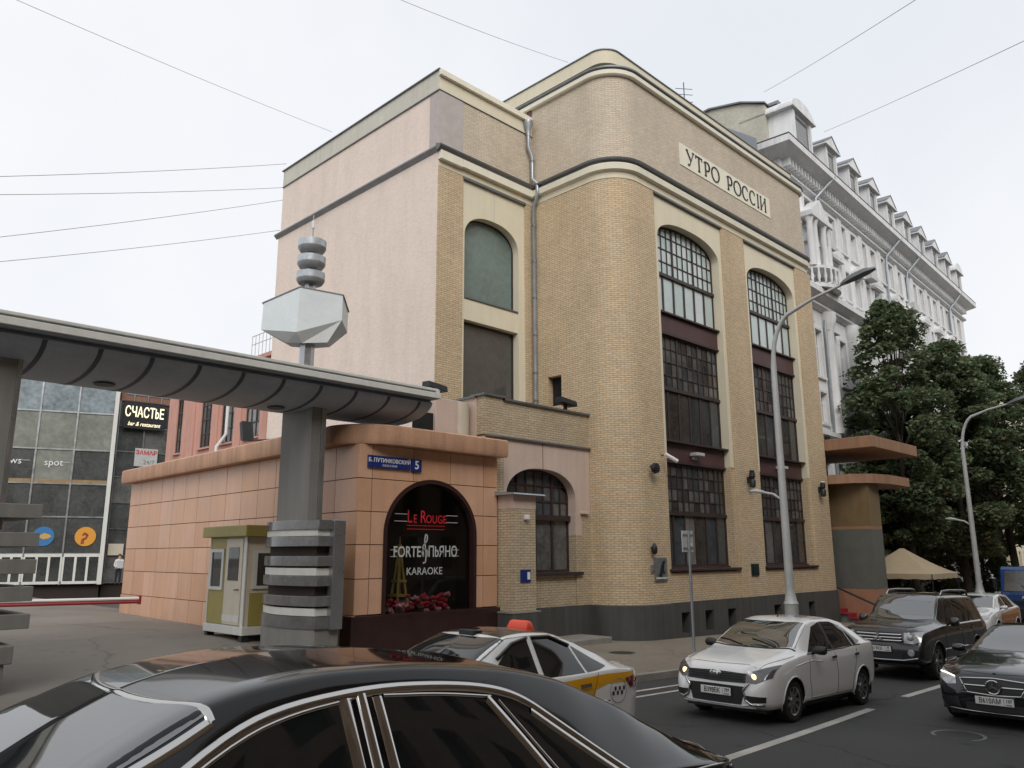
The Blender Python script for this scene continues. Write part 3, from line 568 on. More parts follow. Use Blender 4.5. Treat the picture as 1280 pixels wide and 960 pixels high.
fW.box(MB(), WX+.02, LX, -.3, .02, 18.36, 19.06).build('wing_parapet', MT['beige'], mainb)
fW.poly(MB(), [(WX-.03, 18.86), (LX-.1, 18.86), (LX-.1, 19.08), (WX-.03, 19.08)], .02, .14).build('parapet_moulding', MT['cream'], mainb, False, .015)
fW.box(MB(), WX+.02, LX, -.02, .035, 18.335, 18.36).build('parapet_drip', MT['flash'], mainb)
MB().box(WX+.3, LX, WY+.3, 29.4, 18.5, 18.6).build('wing_roof', MT['flash'], mainb)
# wing bay
mb = MB(); arch_plate(fW, mb, B0, B1, 15.52, B0+.12, B1-.3, 13.45, .85, -.06, .34, z0=7.2); mb.build('bay_surround', MT['beige'], mainb, 30)
fW.box(MB(), B0-.02, B1+.02, -.06, .04, 15.42, 15.521).build('bay_hood', MT['flash'], mainb, False, .01)
fW.box(MB(), (B0+B1)/2-.01, (B0+B1)/2+.01, -.06, -.052, 14.35, 15.42).build('plaster_joint', MT['greyplaster'], mainb)
grid_window(fW, mainb, B0+.12, B1-.3, 11.25, 14.4, -.34, 1, 1, MT['glassteal'], arch=(13.45, .85), edge=.06)
fW.box(MB(), B0+.12, B1-.3, -.4, -.12, 10.45, 11.2).build('spandrel_panel', MT['beige'], mainb, False, .01)
fW.box(MB(), B0+.12, B1-.3, -.4, -.08, 11.2, 11.25).build('window_ledge', MT['flash'], mainb)
grid_window(fW, mainb, B0+.12, B1-.3, 7.2, 10.45, -.34, 1, 1, glass_mat('greyish dark glass', (.085, .085, .08), .06, .6, .25), edge=.06)  # lower wing pane in an even dark grey
# rain pipe in the inner corner
px, py = LX-.16, WY-.16
dp = MB(); dp.tube([(px-.18, py+.02, 18.3), (px-.18, py+.02, 17.75), (px, py, 17.4), (px, py, 16.5), (px-.02, py-.28, 16.2), (px-.02, py-.28, 15.8), (px+.05, py-.02, 15.4), (px+.05, py-.02, 7.0)], .075, 10)
dpo = dp.build('rain_pipe', MT['zinc'], mainb, 50)
MB().lathe([(.09, 0), (.1, .25), (.19, .5), (.19, .62), (.15, .62)], (px-.18, py+.02, 18.2), 12).build('rain_hopper', MT['zinc'], dpo, 50)
for z in (17.2, 14.6, 13.2, 11.8, 10.4, 9.0, 8.0): MB().lathe([(.088, 0), (.09, .07)], (px+(.05 if z < 15 else 0), py-(.02 if z < 15 else 0), z), 10).build('pipe_collar', MT['flash'], dpo)

# ---- fittings on the front (each a thing of its own)
def wall_lantern(u, z, label):
    t = thing('wall_lantern', label, 'wall lamp', fF.P(u, 0, z))
    mb = MB(); fF.box(mb, u-.05, u+.05, 0, .1, z-.12, z+.12); mb.build('bracket', MT['dark'], t)
    MB().lathe([(.05, -.28), (.11, -.24), (.12, -.02), (.08, .04), (.09, .1), (.12, .14), (.10, .3), (.03, .34)], fF.P(u, .2, z-.02), 12).build('lamp_body', MT['dark'], t, 40)
    MB().lathe([(.085, .0), (.10, .03), (.085, .06)], fF.P(u, .2, z+.3), 12).build('lamp_glass', MT['signwhite'] if u > 30 else MT['dark'], t, 40)
wall_lantern(27.87, 5.47, 'black up and down wall lantern on the brick pier between the two window bays')
wall_lantern(34.03, 5.42, 'black wall lantern with white dome at the far right brick pier')
t = thing('wall_floodlight', 'black round floodlight on the curved brick corner left of the lowest window', 'floodlight', (21.5, 15.0, 5.4))
MB().lathe([(.04, -.02), (.16, 0), (.18, .1), (.14, .16)], (21.5, 14.8, 5.45), 14, 'y').build('lamp_head', MT['dark'], t, 40)
MB().tube([(21.5, 15.12, 5.5), (21.55, 14.95, 5.62), (21.62, 14.9, 5.45)], .02, 6).build('bracket', MT['dark'], t)
t = thing('security_camera', 'white bullet camera beside the upper left edge of the lowest window', 'camera', (22.1, 15.0, 5.8))
MB().tube([(22.05, 14.85, 5.95), (22.4, 14.62, 5.72)], .07, 10).build('housing', MT['signwhite'], t, 40)
MB().tube([(22.2, 15.1, 5.95), (22.2, 14.85, 5.92)], .02, 6).build('arm', MT['dark'], t)
t = thing('memorial_plaque', 'grey metal relief plaque with a figure on the brick left of the lowest window', 'plaque', fF.P(21.85, .02, 1.86))
fF.box(MB(), 21.52, 22.2, .0, .05, 1.88, 2.62).build('plate', MT['plaque'], t, False, .01)
mb = MB(); stroke(fF, mb, [(21.78, 2.05, .12), (21.9, 2.3, .16), (21.95, 2.45, .1), (22.02, 2.5, .06)], .1, .05, .03); stroke(fF, mb, [(21.9, 2.3, .08), (22.0, 2.12, .05)], .06, .05, .02); mb.build('relief_figure', MT['dark'], t)
fF.box(MB(), 21.56, 22.16, .05, .06, 1.96, 2.0).build('caption_strip', MT['signwhite'], t)
t = thing('plaque', 'small dark bronze plaque on the brick pier between the lowest windows', 'plaque', fF.P(27.97, .02, 1.9))
fF.box(MB(), 27.7, 28.24, 0, .05, 1.92, 2.36).build('plate', MT['bronze'], t, False, .015)
fF.box(MB(), 27.78, 28.16, .05, .065, 2.0, 2.28).build('relief', MT['bronze'], t, False, .015)
t = thing('wall_bell', 'small black lantern above the grey relief plaque on the brick', 'wall lamp', fF.P(21.42, .05, 2.7))
MB().lathe([(.04, 0), (.09, .05), (.1, .2), (.06, .3), (.02, .36)], fF.P(21.42, .12, 2.72), 10).build('lamp_body', MT['dark'], t, 40)
fF.box(MB(), 21.39, 21.45, 0, .1, 2.9, 2.95).build('bracket', MT['dark'], t)
fF.box(MB(), 21.33, 21.46, 0, .05, 2.15, 2.4).build('wall_box', MT['plaque'], None, False, .01, label='small grey junction box on the brick left of the relief plaque', cat='box')

# ================================================================== ANNEXE with terrace
AY = 16.6
annex = thing('brick_annexe', 'low yellow brick annexe with arched window and terrace parapet beside the main building', 'annexe', (18, 17, .1))
fA = Fr(0, AY); AL = 15.5; a0, a1 = 16.35, 19.72
mb = MB()
fA.box(mb, AL, a0, -.4, 0, 1.18, 6.1); fA.box(mb, a1-.22, LX, -.4, 0, 1.18, 4.0); fA.box(mb, a0, a1, -.4, -.05, 1.18, 2.1)
fA.box(mb, AL+.0, 16.25, -.35, .03, 6.14, 7.28); fA.box(mb, 16.25, LX, -.35, 0, 6.14, 7.22)
mb.build('wall', MT['brick2'], annex)
MB().box(AL-.03, AL+.3, AY+.3, WY, 0, 7.24).build('side_wall', MT['pinkplaster'], annex)
mb = MB(); arch_plate(fA, mb, 16.3, LX-.02, 6.08, a0+.05, a1-.22, 4.45, .85, .01, .35, z0=4.0); mb.build('arch_surround', MT['pinkplaster'], annex, 30)
fA.box(MB(), a1-.23, a1+.06, -.3, .012, 3.3, 4.0).build('arch_foot', MT['pinkplaster'], annex, False, .01)
fA.box(MB(), a1-.02, a1+.35, 0, .1, 3.98, 4.06).build('impost', MT['pinkplaster'], annex, False, .02)
fA.box(MB(), AL+.05, LX, -.1, .09, 6.08, 6.14).build('string_ledge', MT['flash'], annex, False, .01)
fA.box(MB(), 17.98, 18.0, .008, .014, 5.3, 6.08).build('plaster_joint', MT['maroon'], annex)
fA.box(MB(), AL-.08, 16.3, -.5, .1, 7.28, 7.34).build('parapet_cap', MT['flash'], annex)
fA.box(MB(), 16.3, LX, -.5, .08, 7.22, 7.28).build('parapet_cap', MT['flash'], annex)
MB().box(AL-.1, AL+.35, AY+.3, WY, 7.24, 7.3).build('parapet_cap', MT['flash'], annex)
MB().box(AL, LX, AY+.3, WY, 6.2, 6.3).build('terrace', MT['flash'], annex)
grid_window(fA, annex, a0+.05, a1-.22, 3.86, 5.3, -.3, 8, 3, gl_lo, thick=(2, 4, 6), arch=(4.45, .85), bw=.05)
grid_window(fA, annex, a0+.05, a1-.22, 2.2, 3.86, -.3, 4, 1, MT['glasscurt'], bw=.09)
fA.box(MB(), a0, a1-.2, -.36, -.2, 3.76, 3.92).build('transom', MT['frame'], annex)
fA.box(MB(), a0-.1, a1+.02, -.36, .1, 2.1, 2.2).build('window_sill', MT['frame'], annex, False, .01)
mb = MB(); fA.box(mb, AL, 17.25, -.4, .05, -.4, 1.17); fA.box(mb, 17.65, LX-.02, -.4, .05, -.4, 1.17); fA.box(mb, 17.25, 17.65, -.4, .05, .93, 1.17); fA.box(mb, 17.25, 17.65, -.4, .05, -.4, .56); mb.build('plinth', MT['plinth'], annex)
fA.box(MB(), 17.2, 17.7, -.45, -.38, .5, 1.0).build('plinth_vent', MT['black'], annex)
for k_, (u, lab) in enumerate(((14.6, 'black floodlight at the left end of the terrace parapet'), (19.2, 'black floodlight on the terrace parapet beside the rounded corner'))):
    t = thing('terrace_floodlight', lab, 'floodlight', (u, AY+.1, 7.28)); y = AY+.1 if k_ else AY+1.2
    mb = MB(); mb.hexa([(u-.35, y-.25, 7.5), (u+.35, y-.25, 7.42), (u+.35, y+.15, 7.45), (u-.35, y+.15, 7.5), (u-.35, y-.22, 7.68), (u+.35, y-.22, 7.6), (u+.35, y+.1, 7.65), (u-.35, y+.1, 7.7)]); mb.build('lamp_head', MT['dark'], t, False, .02)
    MB().box(u-.05, u+.05, y-.05, y+.03, 7.0 if not k_ else 7.28, 7.52).build('bracket', MT['dark'], t)
# gate pier
pier = thing('gate_pier', 'square yellow brick gate pier with small tin roof beside the orange pavilion', 'pier', (16.2, 16, .2))
MB().box(15.72, 16.6, 15.62, 16.6, 1.2, 3.98).build('shaft', MT['brick2'], pier)
MB().box(15.71, 16.61, 15.61, 16.6, 3.98, 4.36).build('cap_band', MT['pinkplaster'], pier)
MB().box(15.62, 16.66, 15.54, 16.6, -.2, 1.18).build('plinth', MT['plinth'], pier, False, .015)
MB().hexa([(15.55, 15.42, 4.36), (16.82, 15.42, 4.36), (16.82, 16.6, 4.36), (15.55, 16.6, 4.36), (15.56, 15.44, 4.4), (16.8, 15.44, 4.4), (16.8, 16.6, 4.52), (15.56, 16.6, 4.52)]).build('tin_roof', MT['zinc'], pier)
MB().box(15.6, 16.7, 15.53, 16.6, 1.18, 1.22).build('plinth_cap', MT['kerb'], pier)
t = thing('notice_plate', 'small blue notice plate on the front of the brick gate pier', 'sign', (16.16, 15.6, 2.0))
MB().box(15.97, 16.36, 15.585, 15.615, 1.99, 2.32).build('plate', MT['bluesign'], t)
MB().box(16.22, 16.33, 15.578, 15.585, 2.06, 2.26).build('white_field', MT['signwhite'], t)
t = thing('door_sensor', 'small white lamp box high on the brick gate pier', 'sensor', (16.2, 15.6, 3.7)); MB().box(16.12, 16.26, 15.5, 15.62, 3.68, 3.82).build('housing', MT['signwhite'], t, False, .02)
# ================================================================== GRANITE PAVILION
def clear_glass(name, col=(.9, .95, .95), f=.1):
    m, n, b = node_mat(name); N = n.nodes; Lk = n.links.new
    tr = N.new('ShaderNodeBsdfTransparent'); tr.inputs[0].default_value = (*col, 1); gl = N.new('ShaderNodeBsdfGlossy'); gl.inputs['Roughness'].default_value = .02
    lw = N.new('ShaderNodeLayerWeight'); lw.inputs['Blend'].default_value = .25; mr = N.new('ShaderNodeMapRange'); mr.inputs['To Min'].default_value = f*.5; mr.inputs['To Max'].default_value = .5
    Lk(lw.outputs['Fresnel'], mr.inputs['Value']); mx_ = N.new('ShaderNodeMixShader'); Lk(mr.outputs[0], mx_.inputs[0]); Lk(tr.outputs[0], mx_.inputs[1]); Lk(gl.outputs[0], mx_.inputs[2])
    Lk(mx_.outputs[0], N['Material Output'].inputs['Surface']); return m
MT['clear'] = clear_glass('shop glass', (.8, .82, .82), .03)
PY = 16.2; fP = Fr(0, PY)
pav = thing('granite_pavilion', 'single storey pavilion clad in orange granite slabs with arched display window', 'pavilion', (13, 20, .5))
rows = [1.35, 2.18, 2.98, 3.77, 4.57, 5.41]; gr = [MT['granite'], MT['granite2'], MT['granite3'], MT['granite'], MT['granite2']]
rg = random.Random(11)
A0, A1, ASP, ARI = 11.88, 14.76, 3.25, 1.3
G = .010
def slab(fr, poly, o=0):
    d = rg.uniform(-.003, .003); return fr.poly(MB(), poly, -.05, o+d).build('slab', rg.choice(gr), pav)
za = lambda u: arch_z(u, A0-.1, A1+.1, ASP, ARI+.1, 2.)
def slab_arch(u0, u1, z0, z1, side):
    """slab next to the arch: its inner edge follows the arch"""
    n = 14; pts = []
    if side == 'L':
        pts = [(u0, z0)]
        for i in range(n+1):
            z = z0+(z1-z0)*i/n
            us = [A0-.1+(A1-A0+.2)/2*j/200 for j in range(201)]; u = A0-.1 if z <= ASP else next((q for q in us if za(q) >= z), (A0+A1)/2-.005)
            pts.append((min(u, u1), z))
        pts += [(u0, z1)]
    else:
        c = A0+A1; m = slab_arch
        n_ = 14; pts = [(u1, z1)]
        for i in range(n_, -1, -1):
            z = z0+(z1-z0)*i/n_
            us = [A0-.1+(A1-A0+.2)/2*j/200 for j in range(201)]; u = A0-.1 if z <= ASP else next((q for q in us if za(q) >= z), (A0+A1)/2-.005)
            pts.append((max(c-u, u0), z))
        pts += [(u1, z0)]
    slab(fP, pts)
for j in range(5):
    z0, z1 = rows[j]+G, rows[j+1]-G
    slab(fP, [(11.0, z0), (11.4-G, z0), (11.4-G, z1), (11.0, z1)]); slab(fP, [(15.12+G, z0), (15.65, z0), (15.65, z1), (15.12+G, z1)])
    if j == 4:
        for a, b in ((11.4, 12.67), (12.67, 13.92), (13.92, 15.12)): slab(fP, [(a+G+(b-a-2*G)*q/16, max(z0, za(a+G+(b-a-2*G)*q/16))) for q in range(17)]+[(b-G, z1), (a+G, z1)])
    else:
        slab_arch(11.4+G, 13.32-G, z0, z1, 'L'); slab_arch(13.32+G, 15.12-G, z0, z1, 'R')
mb = MB(); arch_plate(fP, mb, 11.02, 15.64, 5.41, A0-.1, A1+.1, ASP, ARI+.1, -.03, .35, z0=1.3, p=2.); mb.build('backing', MT['joint'], pav)
MB().box(10.9, 15.72, PY-.06, PY+.4, 0, 1.33).build('plinth', MT['redgran'], pav, False, .012)
# window
aw = MB(); n = 40
def arch_ring(mb, fr, u0, u1, z0, zs, ri, t, o0, o1):
    out = [(u0, z0)]+[(u0+(u1-u0)*(.5-.5*math.cos(math.pi*i/n)), arch_z(u0+(u1-u0)*(.5-.5*math.cos(math.pi*i/n)), u0, u1, zs, ri, 2.)) for i in range(n+1)]+[(u1, z0)]
    cx = (u0+u1)/2; inn = []
    for i, (u, z) in enumerate(out):
        if i in (0, len(out)-1): inn.append((u+(t if i == 0 else -t), z0)); continue
        k_ = (u-cx)/((u1-u0)/2); inn.append((cx+k_*((u1-u0)/2-t), arch_z(cx+k_*((u1-u0)/2-t), u0+t, u1-t, zs, ri-t, 2.)))
    for i in range(len(out)-1): fr.poly(mb, [out[i], out[i+1], inn[i+1], inn[i]], o0, o1)
arch_ring(aw, fP, A0-.1, A1+.1, 1.33, ASP, ARI+.1, .11, -.2, .025)
aw.box(A0-.1, A1+.1, PY-.07, PY+.2, 1.26, 1.335)
awo = aw.build('arched_window', MT['redgran'], pav)
poly = [(A0, 1.33)]+[(A0+(A1-A0)*(.5-.5*math.cos(math.pi*i/30)), arch_z(A0+(A1-A0)*(.5-.5*math.cos(math.pi*i/30)), A0, A1, ASP, ARI, 2.)) for i in range(31)]+[(A1, 1.33)]
fP.poly(MB(), poly, -.14, -.13).build('pane', MT['clear'], awo)
mb = MB(); fP.box(mb, A0-.3, A1+.3, -1.05, -1.0, 1.2, 4.8); mb.box(A0-.3, A0-.25, PY+.3, PY+1.05, 1.2, 4.8); mb.box(A1+.25, A1+.3, PY+.3, PY+1.05, 1.2, 4.8); mb.box(A0-.3, A1+.3, PY+.2, PY+1.05, 1.2, 1.3); mb.box(A0-.3, A1+.3, PY+.3, PY+1.05, 4.75, 4.8)
mb.build('display_box', MT['joint'], pav)
ls = mat('frosted lettering', (.5, .52, .5), .6, 0, 0)
text_on(fP, 'L', .46, 12.68, -.128, 3.68, MT['red'], pav, 'window_lettering', sx=.75, extrude=.002); text_on(fP, 'E', .3, 12.86, -.128, 3.63, MT['red'], pav, 'window_lettering', sx=.8, extrude=.002)
text_on(fP, 'R', .46, 13.12, -.128, 3.68, MT['red'], pav, 'window_lettering', sx=.75, extrude=.002); text_on(fP, 'OUGE', .3, 13.56, -.128, 3.63, MT['red'], pav, 'window_lettering', sx=.85, extrude=.002)
for z, a, b, m_ in ((3.75, 12.2, 12.6, ls), (3.57, 12.2, 12.6, ls), (3.75, 13.9, 14.3, ls), (3.57, 13.9, 14.3, ls), (3.47, 12.6, 13.85, MT['red']), (3.38, 12.6, 13.85, MT['red']), (2.86, 12.1, 12.3, ls), (2.7, 12.1, 12.3, ls), (2.86, 14.1, 14.35, ls), (2.7, 14.1, 14.35, ls)):
    fP.box(MB(), a, b, -.129, -.125, z-.007, z+.007).build('stave_line', m_, pav)
text_on(fP, 'FORTE', .38, 12.63, -.128, 2.8, ls, pav, 'window_lettering', sx=.78, extrude=.002, bold=.004); text_on(fP, 'ПbЯНО', .38, 13.8, -.128, 2.8, ls, pav, 'window_lettering', sx=.78, extrude=.002, bold=.004)
text_on(fP, 'KARAOKE', .26, 13.2, -.128, 2.32, ls, pav, 'window_lettering', sx=1, extrude=.002)
mb = MB(); cl = [(13.2+.09*math.cos(R(t))*(1-.0), 2.78+.1*math.sin(R(t))) for t in range(-60, 250, 20)]+[(13.13, 2.95), (13.26, 3.1), (13.27, 3.22), (13.21, 3.25), (13.18, 3.1), (13.24, 2.75), (13.22, 2.55), (13.14, 2.53)]
stroke(fP, mb, [(a, b, .035) for a, b in cl], .035, -.128, .004); mb.build('treble_clef', ls, pav)
# long side wall
q0, q1 = Vector((11.33, 31.8)), Vector((11.0, PY)); fS = Fr(q0.x, q0.y, math.atan2(q1.y-q0.y, q1.x-q0.x)); SL = (q1-q0).length
fS.box(MB(), 0, SL-.02, -.4, -.03, 0, 5.41).build('side_backing', MT['joint'], pav)
nc = 15
for i in range(nc):
    for j in range(5):
        a, b = SL*i/nc, SL*(i+1)/nc; slab(fS, [(a+G, rows[j]+G), (b-G, rows[j]+G), (b-G, rows[j+1]-G), (a+G, rows[j+1]-G)])
    fS.box(MB(), a+G, b-G, -.05, .03, .0, rows[0]-.01).build('plinth_slab', MT['granite2'] if i % 3 else MT['granite'], pav)
cp = [(11.33, 31.9), (11.02, 17.2)]+[(11.0+1.0-1.0*math.cos(R(a)), PY+1.0-1.0*math.sin(R(a))) for a in range(9, 91, 9)]+[(15.75, PY)]
MB().sweep(cp, [(-.3, 5.412), (.32, 5.412), (.36, 5.5), (.36, 5.86), (.3, 5.9), (-.3, 5.9)]).build('cornice', MT['granitecap'], pav, 40)
MB().prism([(11.4, 31.7), (11.3, PY+.5), (15.6, PY+.2), (15.6, 31.7)], lambda p, q, t: (p, q, t), 5.6, 5.75).build('roof', MT['flash'], pav)
MB().prism([(15.3, PY+.3), (15.6, PY+.3), (15.6, 22), (15.3, 22)], lambda p, q, t: (p, q, t), .3, 5.4).build('end_wall', MT['joint'], pav)
# street name plates
t = thing('street_sign', 'blue street name plate with white lettering above the arched window', 'sign', fP.P(11.9, .02, 4.82))
fP.box(MB(), 11.23, 12.53, .01, .06, 4.84, 5.14).build('plate', MT['bluesign'], t, False, .01)
text_on(fP, 'Б. ПУТИНКОВСКИЙ', .135, 11.88, .062, 5.02, MT['signwhite'], t, 'lettering', extrude=.003, bold=.002)
text_on(fP, 'ПЕРЕУЛОК', .07, 11.88, .062, 4.9, MT['signwhite'], t, 'lettering', extrude=.003, spacing=1.3)
t = thing('house_number_sign', 'blue house number plate reading 5 right of the street name', 'sign', fP.P(12.73, .02, 4.82))
fP.box(MB(), 12.57, 12.89, .01, .06, 4.82, 5.14).build('plate', MT['bluesign'], t, False, .01)
text_on(fP, '5', .3, 12.73, .062, 4.98, MT['signwhite'], t, 'lettering', extrude=.003, bold=.004)
# display behind the glass
t = thing('gold_tower_ornament', 'gold lattice tower ornament standing among flowers in the arched window', 'ornament', (12.75, PY+.6, 1.3))
mb = MB()
for sx, sy in ((-1, -1), (1, -1), (1, 1), (-1, 1)): mb.tube([(12.75+.22*sx, PY+.6+.22*sy, 1.3), (12.75+.13*sx, PY+.6+.13*sy, 1.75), (12.75+.06*sx, PY+.6+.06*sy, 2.4), (12.75+.02*sx, PY+.6+.02*sy, 3.0)], [.04, .035, .03, .02], 6)
mb.build('leg_frame', MT['gold'], t)
for z, s in ((1.7, .2), (2.05, .14)): MB().box(12.75-s, 12.75+s, PY+.6-s, PY+.6+s, z, z+.06).build('platform', MT['gold'], t)
MB().tube([(12.75, PY+.6, 2.9), (12.75, PY+.6, 3.2)], [.03, .006], 6).build('spire', MT['gold'], t)
fl = thing('flower_arrangement', 'heap of red and pink artificial roses along the window bottom', 'flowers', (13.2, PY+.4, 1.3))
for k_ in range(60):
    x, z = 12.05+rg.random()**.9*2.1, 1.36+rg.random()**1.6*.38; y = PY+.2+rg.random()*.18; r = rg.uniform(.06, .1)
    mb = MB()
    for q in range(5):
        a = q*1.256+rg.random(); mb.sphere((x+math.cos(a)*r*.55, y+math.sin(a)*r*.4, z+rg.uniform(-.3, .3)*r), r*.62, 6, (1, .8, .8))
    mb.build('rose', MT['rose'] if rg.random() < .7 else MT['rose2'], fl, True)

# ================================================================== GATEWAY CANOPY, PYLONS, MAST
can = thing('gateway_canopy', 'long grey wing shaped canopy with curved ribbed underside over the gateway', 'canopy', (4, 17, 6.2))
cx0, cx1 = -8.0, 12.82
half = [(15.5+.3, 6.66)]+[(17.1-1.45*math.cos(R(a)), 6.66-.52*math.sin(R(a))**.8) for a in range(8, 181, 9)]+[(18.7, 6.66)]
prof = half+[(18.7, 6.8), (15.8, 6.8)]
MB().prism(prof, lambda p, q, t: (t, p, q), cx0, cx1).build('belly', MT['soffit'], can, 35)
MB().box(cx0, cx1+.05, 15.52, 15.8, 6.64, 6.68).build('edge_soffit', MT['soffit'], can)
MB().box(cx0, cx1+.12, 15.46, 15.56, 6.66, 6.8).build('fascia', MT['whitetrim'], can, False, .01)
MB().box(cx0, cx1+.1, 15.56, 15.7, 6.8, 6.86).build('fascia_step', MT['greytrim'], can)
MB().box(cx0, cx1+.08, 15.52, 15.66, 6.86, 6.92).build('fascia_top', MT['whitetrim'], can, False, .01)
MB().box(cx0, cx1, 15.66, 18.7, 6.8, 6.88).build('top_sheet', MT['flash'], can)
MB().box(cx1+.0, cx1+.1, 15.5, 18.7, 6.66, 6.9).build('end_fascia', MT['whitetrim'], can)
xx = cx0+.45
while xx < cx1:
    rp_ = [(p, q-.006) for p, q in half[1:-1]]; mb = MB(); m = len(rp_)
    V = [(xx-.045, p, q) for p, q in rp_]+[(xx+.045, p, q) for p, q in rp_]; mb.mesh(V, [(i, i+1, m+i+1, m+i) for i in range(m-1)]); mb.build('rib', MT['rib'], can)
    if int(xx*7) % 3 == 0: MB().lathe([(.2, 0), (.2, .02)], (xx+.5, 16.9, 6.115), 16).build('downlight', MT['rib'], can)
    xx += .95
def pylon(x, zb, label, mirror):
    s = -1 if mirror else 1
    t = thing('gateway_pylon', label, 'pylon', (x, 16.8, zb), 'gateway pylons'); X = lambda d: x+d
    MB().box(X(-.12), X(.14), 16.45, 17.85, 3.2, 6.5).build('column', MT['conc'], t, False, .01)
    MB().box(X(.14), X(.26), 16.42, 16.62, 3.3, 6.5).build('column_edge', MT['steelside'], t, False, .01)
    def ring(bul, y0=15.62, y1=17.95):
        pts = []
        for i in range(13):
            f = i/12; pts.append((X(-.15-bul*math.sin(math.pi*min(1, max(0, .12+.76*f)))), y1+(y0-y1)*f))
        return pts+[(X(.3), y0), (X(.3), y1)]
    MB().prism(ring(.42), lambda p, q, t_: (p, q, t_), zb-.4, zb+.62).build('base', MT['conc'], t, 40, .01)
    MB().prism(ring(.44, 15.58, 17.99), lambda p, q, t_: (p, q, t_), zb+.62, zb+.88).build('band', MT['steel'], t, 40)
    MB().prism(ring(.3, 15.75, 17.8), lambda p, q, t_: (p, q, t_), zb+.88, 3.3).build('core', MT['joint'], t, 40)
    zz = zb+.88
    for i in range(4):
        if i % 2 == 0: MB().prism(ring(.40, 15.66, 17.92), lambda p, q, t_: (p, q, t_), zz+.01, zz+.17).build('white_band', MT['whitetrim'], t, 40)
        z2 = zz+.21; MB().prism(ring(.43, 15.6, 17.97), lambda p, q, t_: (p, q, t_), z2, z2+.22).build('band', MT['steel'], t, 40, .008)
        zz = z2+.22
    MB().prism(ring(.40, 15.66, 17.92), lambda p, q, t_: (p, q, t_), zz+.01, zz+.15).build('white_band', MT['whitetrim'], t, 40)
    MB().prism(ring(.43, 15.6, 17.97), lambda p, q, t_: (p, q, t_), zz+.15, zz+.36).build('band', MT['steel'], t, 40, .008)
    if not mirror: MB().box(X(.02), X(.32), 15.5, 15.7, zb+.6, zz+.36).build('end_post', MT['steelside'], t, False, .01)
    return t
pylon(9.92, .55, 'steel banded gateway pylon with stone column beside the guard booth', False)
# nearer pylon: slabs stick out to its right
t = thing('gateway_pylon', 'gateway pylon with protruding stone slabs at the left edge of the picture', 'pylon', (3.2, 16.5, .5), 'gateway pylons')
mb = MB(); mb.box(2.3, 3.6, 16.2, 16.6, 3.2, 6.4); mb.build('column', MT['conc'], t, False, .01)
MB().box(3.6, 3.68, 16.2, 16.6, 3.2, 6.4).build('column_edge', MT['steelside'], t, False, .01)
MB().box(2.2, 3.55, 15.75, 17.3, .85, 3.4).build('core', mat('stained stone', (.20, .165, .13), .7, 0, .35, 1.5, 20, .1, streak=.5), t, False, .01)
MB().box(2.1, 3.82, 15.6, 17.5, .1, 1.0).build('base', MT['conc'], t, False, .02)
MB().box(2.05, 3.92, 15.55, 17.55, 1.0, 1.3).build('band', MT['conc'], t, False, .02)
for z in (1.55, 2.0, 2.45, 2.9, 3.38): MB().box(2.1, 4.12, 15.6, 17.5, z, z+.24).build('stone_slab', MT['conc'], t, False, .01)
# mast with lantern and three discs, rising through the canopy above the further pylon
ms = thing('signal_mast', 'octagonal steel mast with white lantern box and three stacked discs above the canopy', 'mast', (9.95, 17.1, 6.8))
MB().lathe([(.19, 6.8), (.19, 8.3), (.15, 8.3), (.14, 10.0), (.02, 10.6)], (9.95, 17.1, 0), 8).build('pole', MT['steelside'], ms)
c = Vector((9.95, 17.1)); dl = Vector((.706, -.708)); dn = Vector((-.708, -.706))
def LP(l, n_, z): q = c+dl*l+dn*n_; return (q.x, q.y, z)
top = [LP(-1.12, .1, 8.9), LP(-.12, .45, 9.2), LP(.86, .1, 9.1), LP(.88, -.5, 8.85), LP(0, -.9, 8.95), LP(-1.0, -.4, 8.75)]
bot = [LP(-1.14, .1, 8.22), LP(-.16, .45, 8.06), LP(.86, .1, 8.46), LP(.88, -.5, 8.3), LP(0, -.9, 8.3), LP(-1.0, -.4, 8.2)]
low = [LP(-.45, .2, 7.86), LP(-.05, .3, 7.82), LP(.55, .2, 7.86), LP(.5, -.25, 7.86), LP(0, -.4, 7.86), LP(-.45, -.2, 7.86)]
MB().mesh(bot+top, [(i, (i+1) % 6, 6+(i+1) % 6, 6+i) for i in range(6)]).build('lantern_panel', MT['whitepanel'], ms)
MB().mesh(low+bot, [(i, (i+1) % 6, 6+(i+1) % 6, 6+i) for i in range(6)]+[(5, 4, 3, 2, 1, 0)]).build('lantern_base', MT['lampgrey'], ms)
MB().mesh([(p[0]*1.0+(p[0]-9.95)*.03, p[1]+(p[1]-17.1)*.03, p[2]+.0) for p in top]+[(p[0]+(p[0]-9.95)*.03, p[1]+(p[1]-17.1)*.03, p[2]+.03) for p in top], [tuple(range(6)), tuple(range(6, 12))]+[(i, (i+1) % 6, 6+(i+1) % 6, 6+i) for i in range(6)]).build('lantern_lid', MT['flash'], ms)
for k_, z in enumerate((9.42, 9.85, 10.28)):
    MB().lathe([(.14, 0), (.3, .02), (.35, .1), (.35, .13)], (9.95, 17.1, z), 24).build('disc', MT['greytrim'], ms, 40)
    MB().lathe([(.352, .13), (.355, .3), (.33, .31), (.1, .31)], (9.95, 17.1, z), 24).build('disc_rim', mat('pale metal rim', (.50, .54, .58), .35, .3, .2, 8, 30), ms, 40)
MB().tube([(9.95, 17.1, 10.3), (9.95, 17.1, 11.3)], .018, 6).build('antenna', MT['steelside'], ms)
MB().tube([(9.95, 17.1, 10.95), (9.95, 17.1, 11.15)], .04, 8).build('antenna_cap', MT['signwhite'], ms)

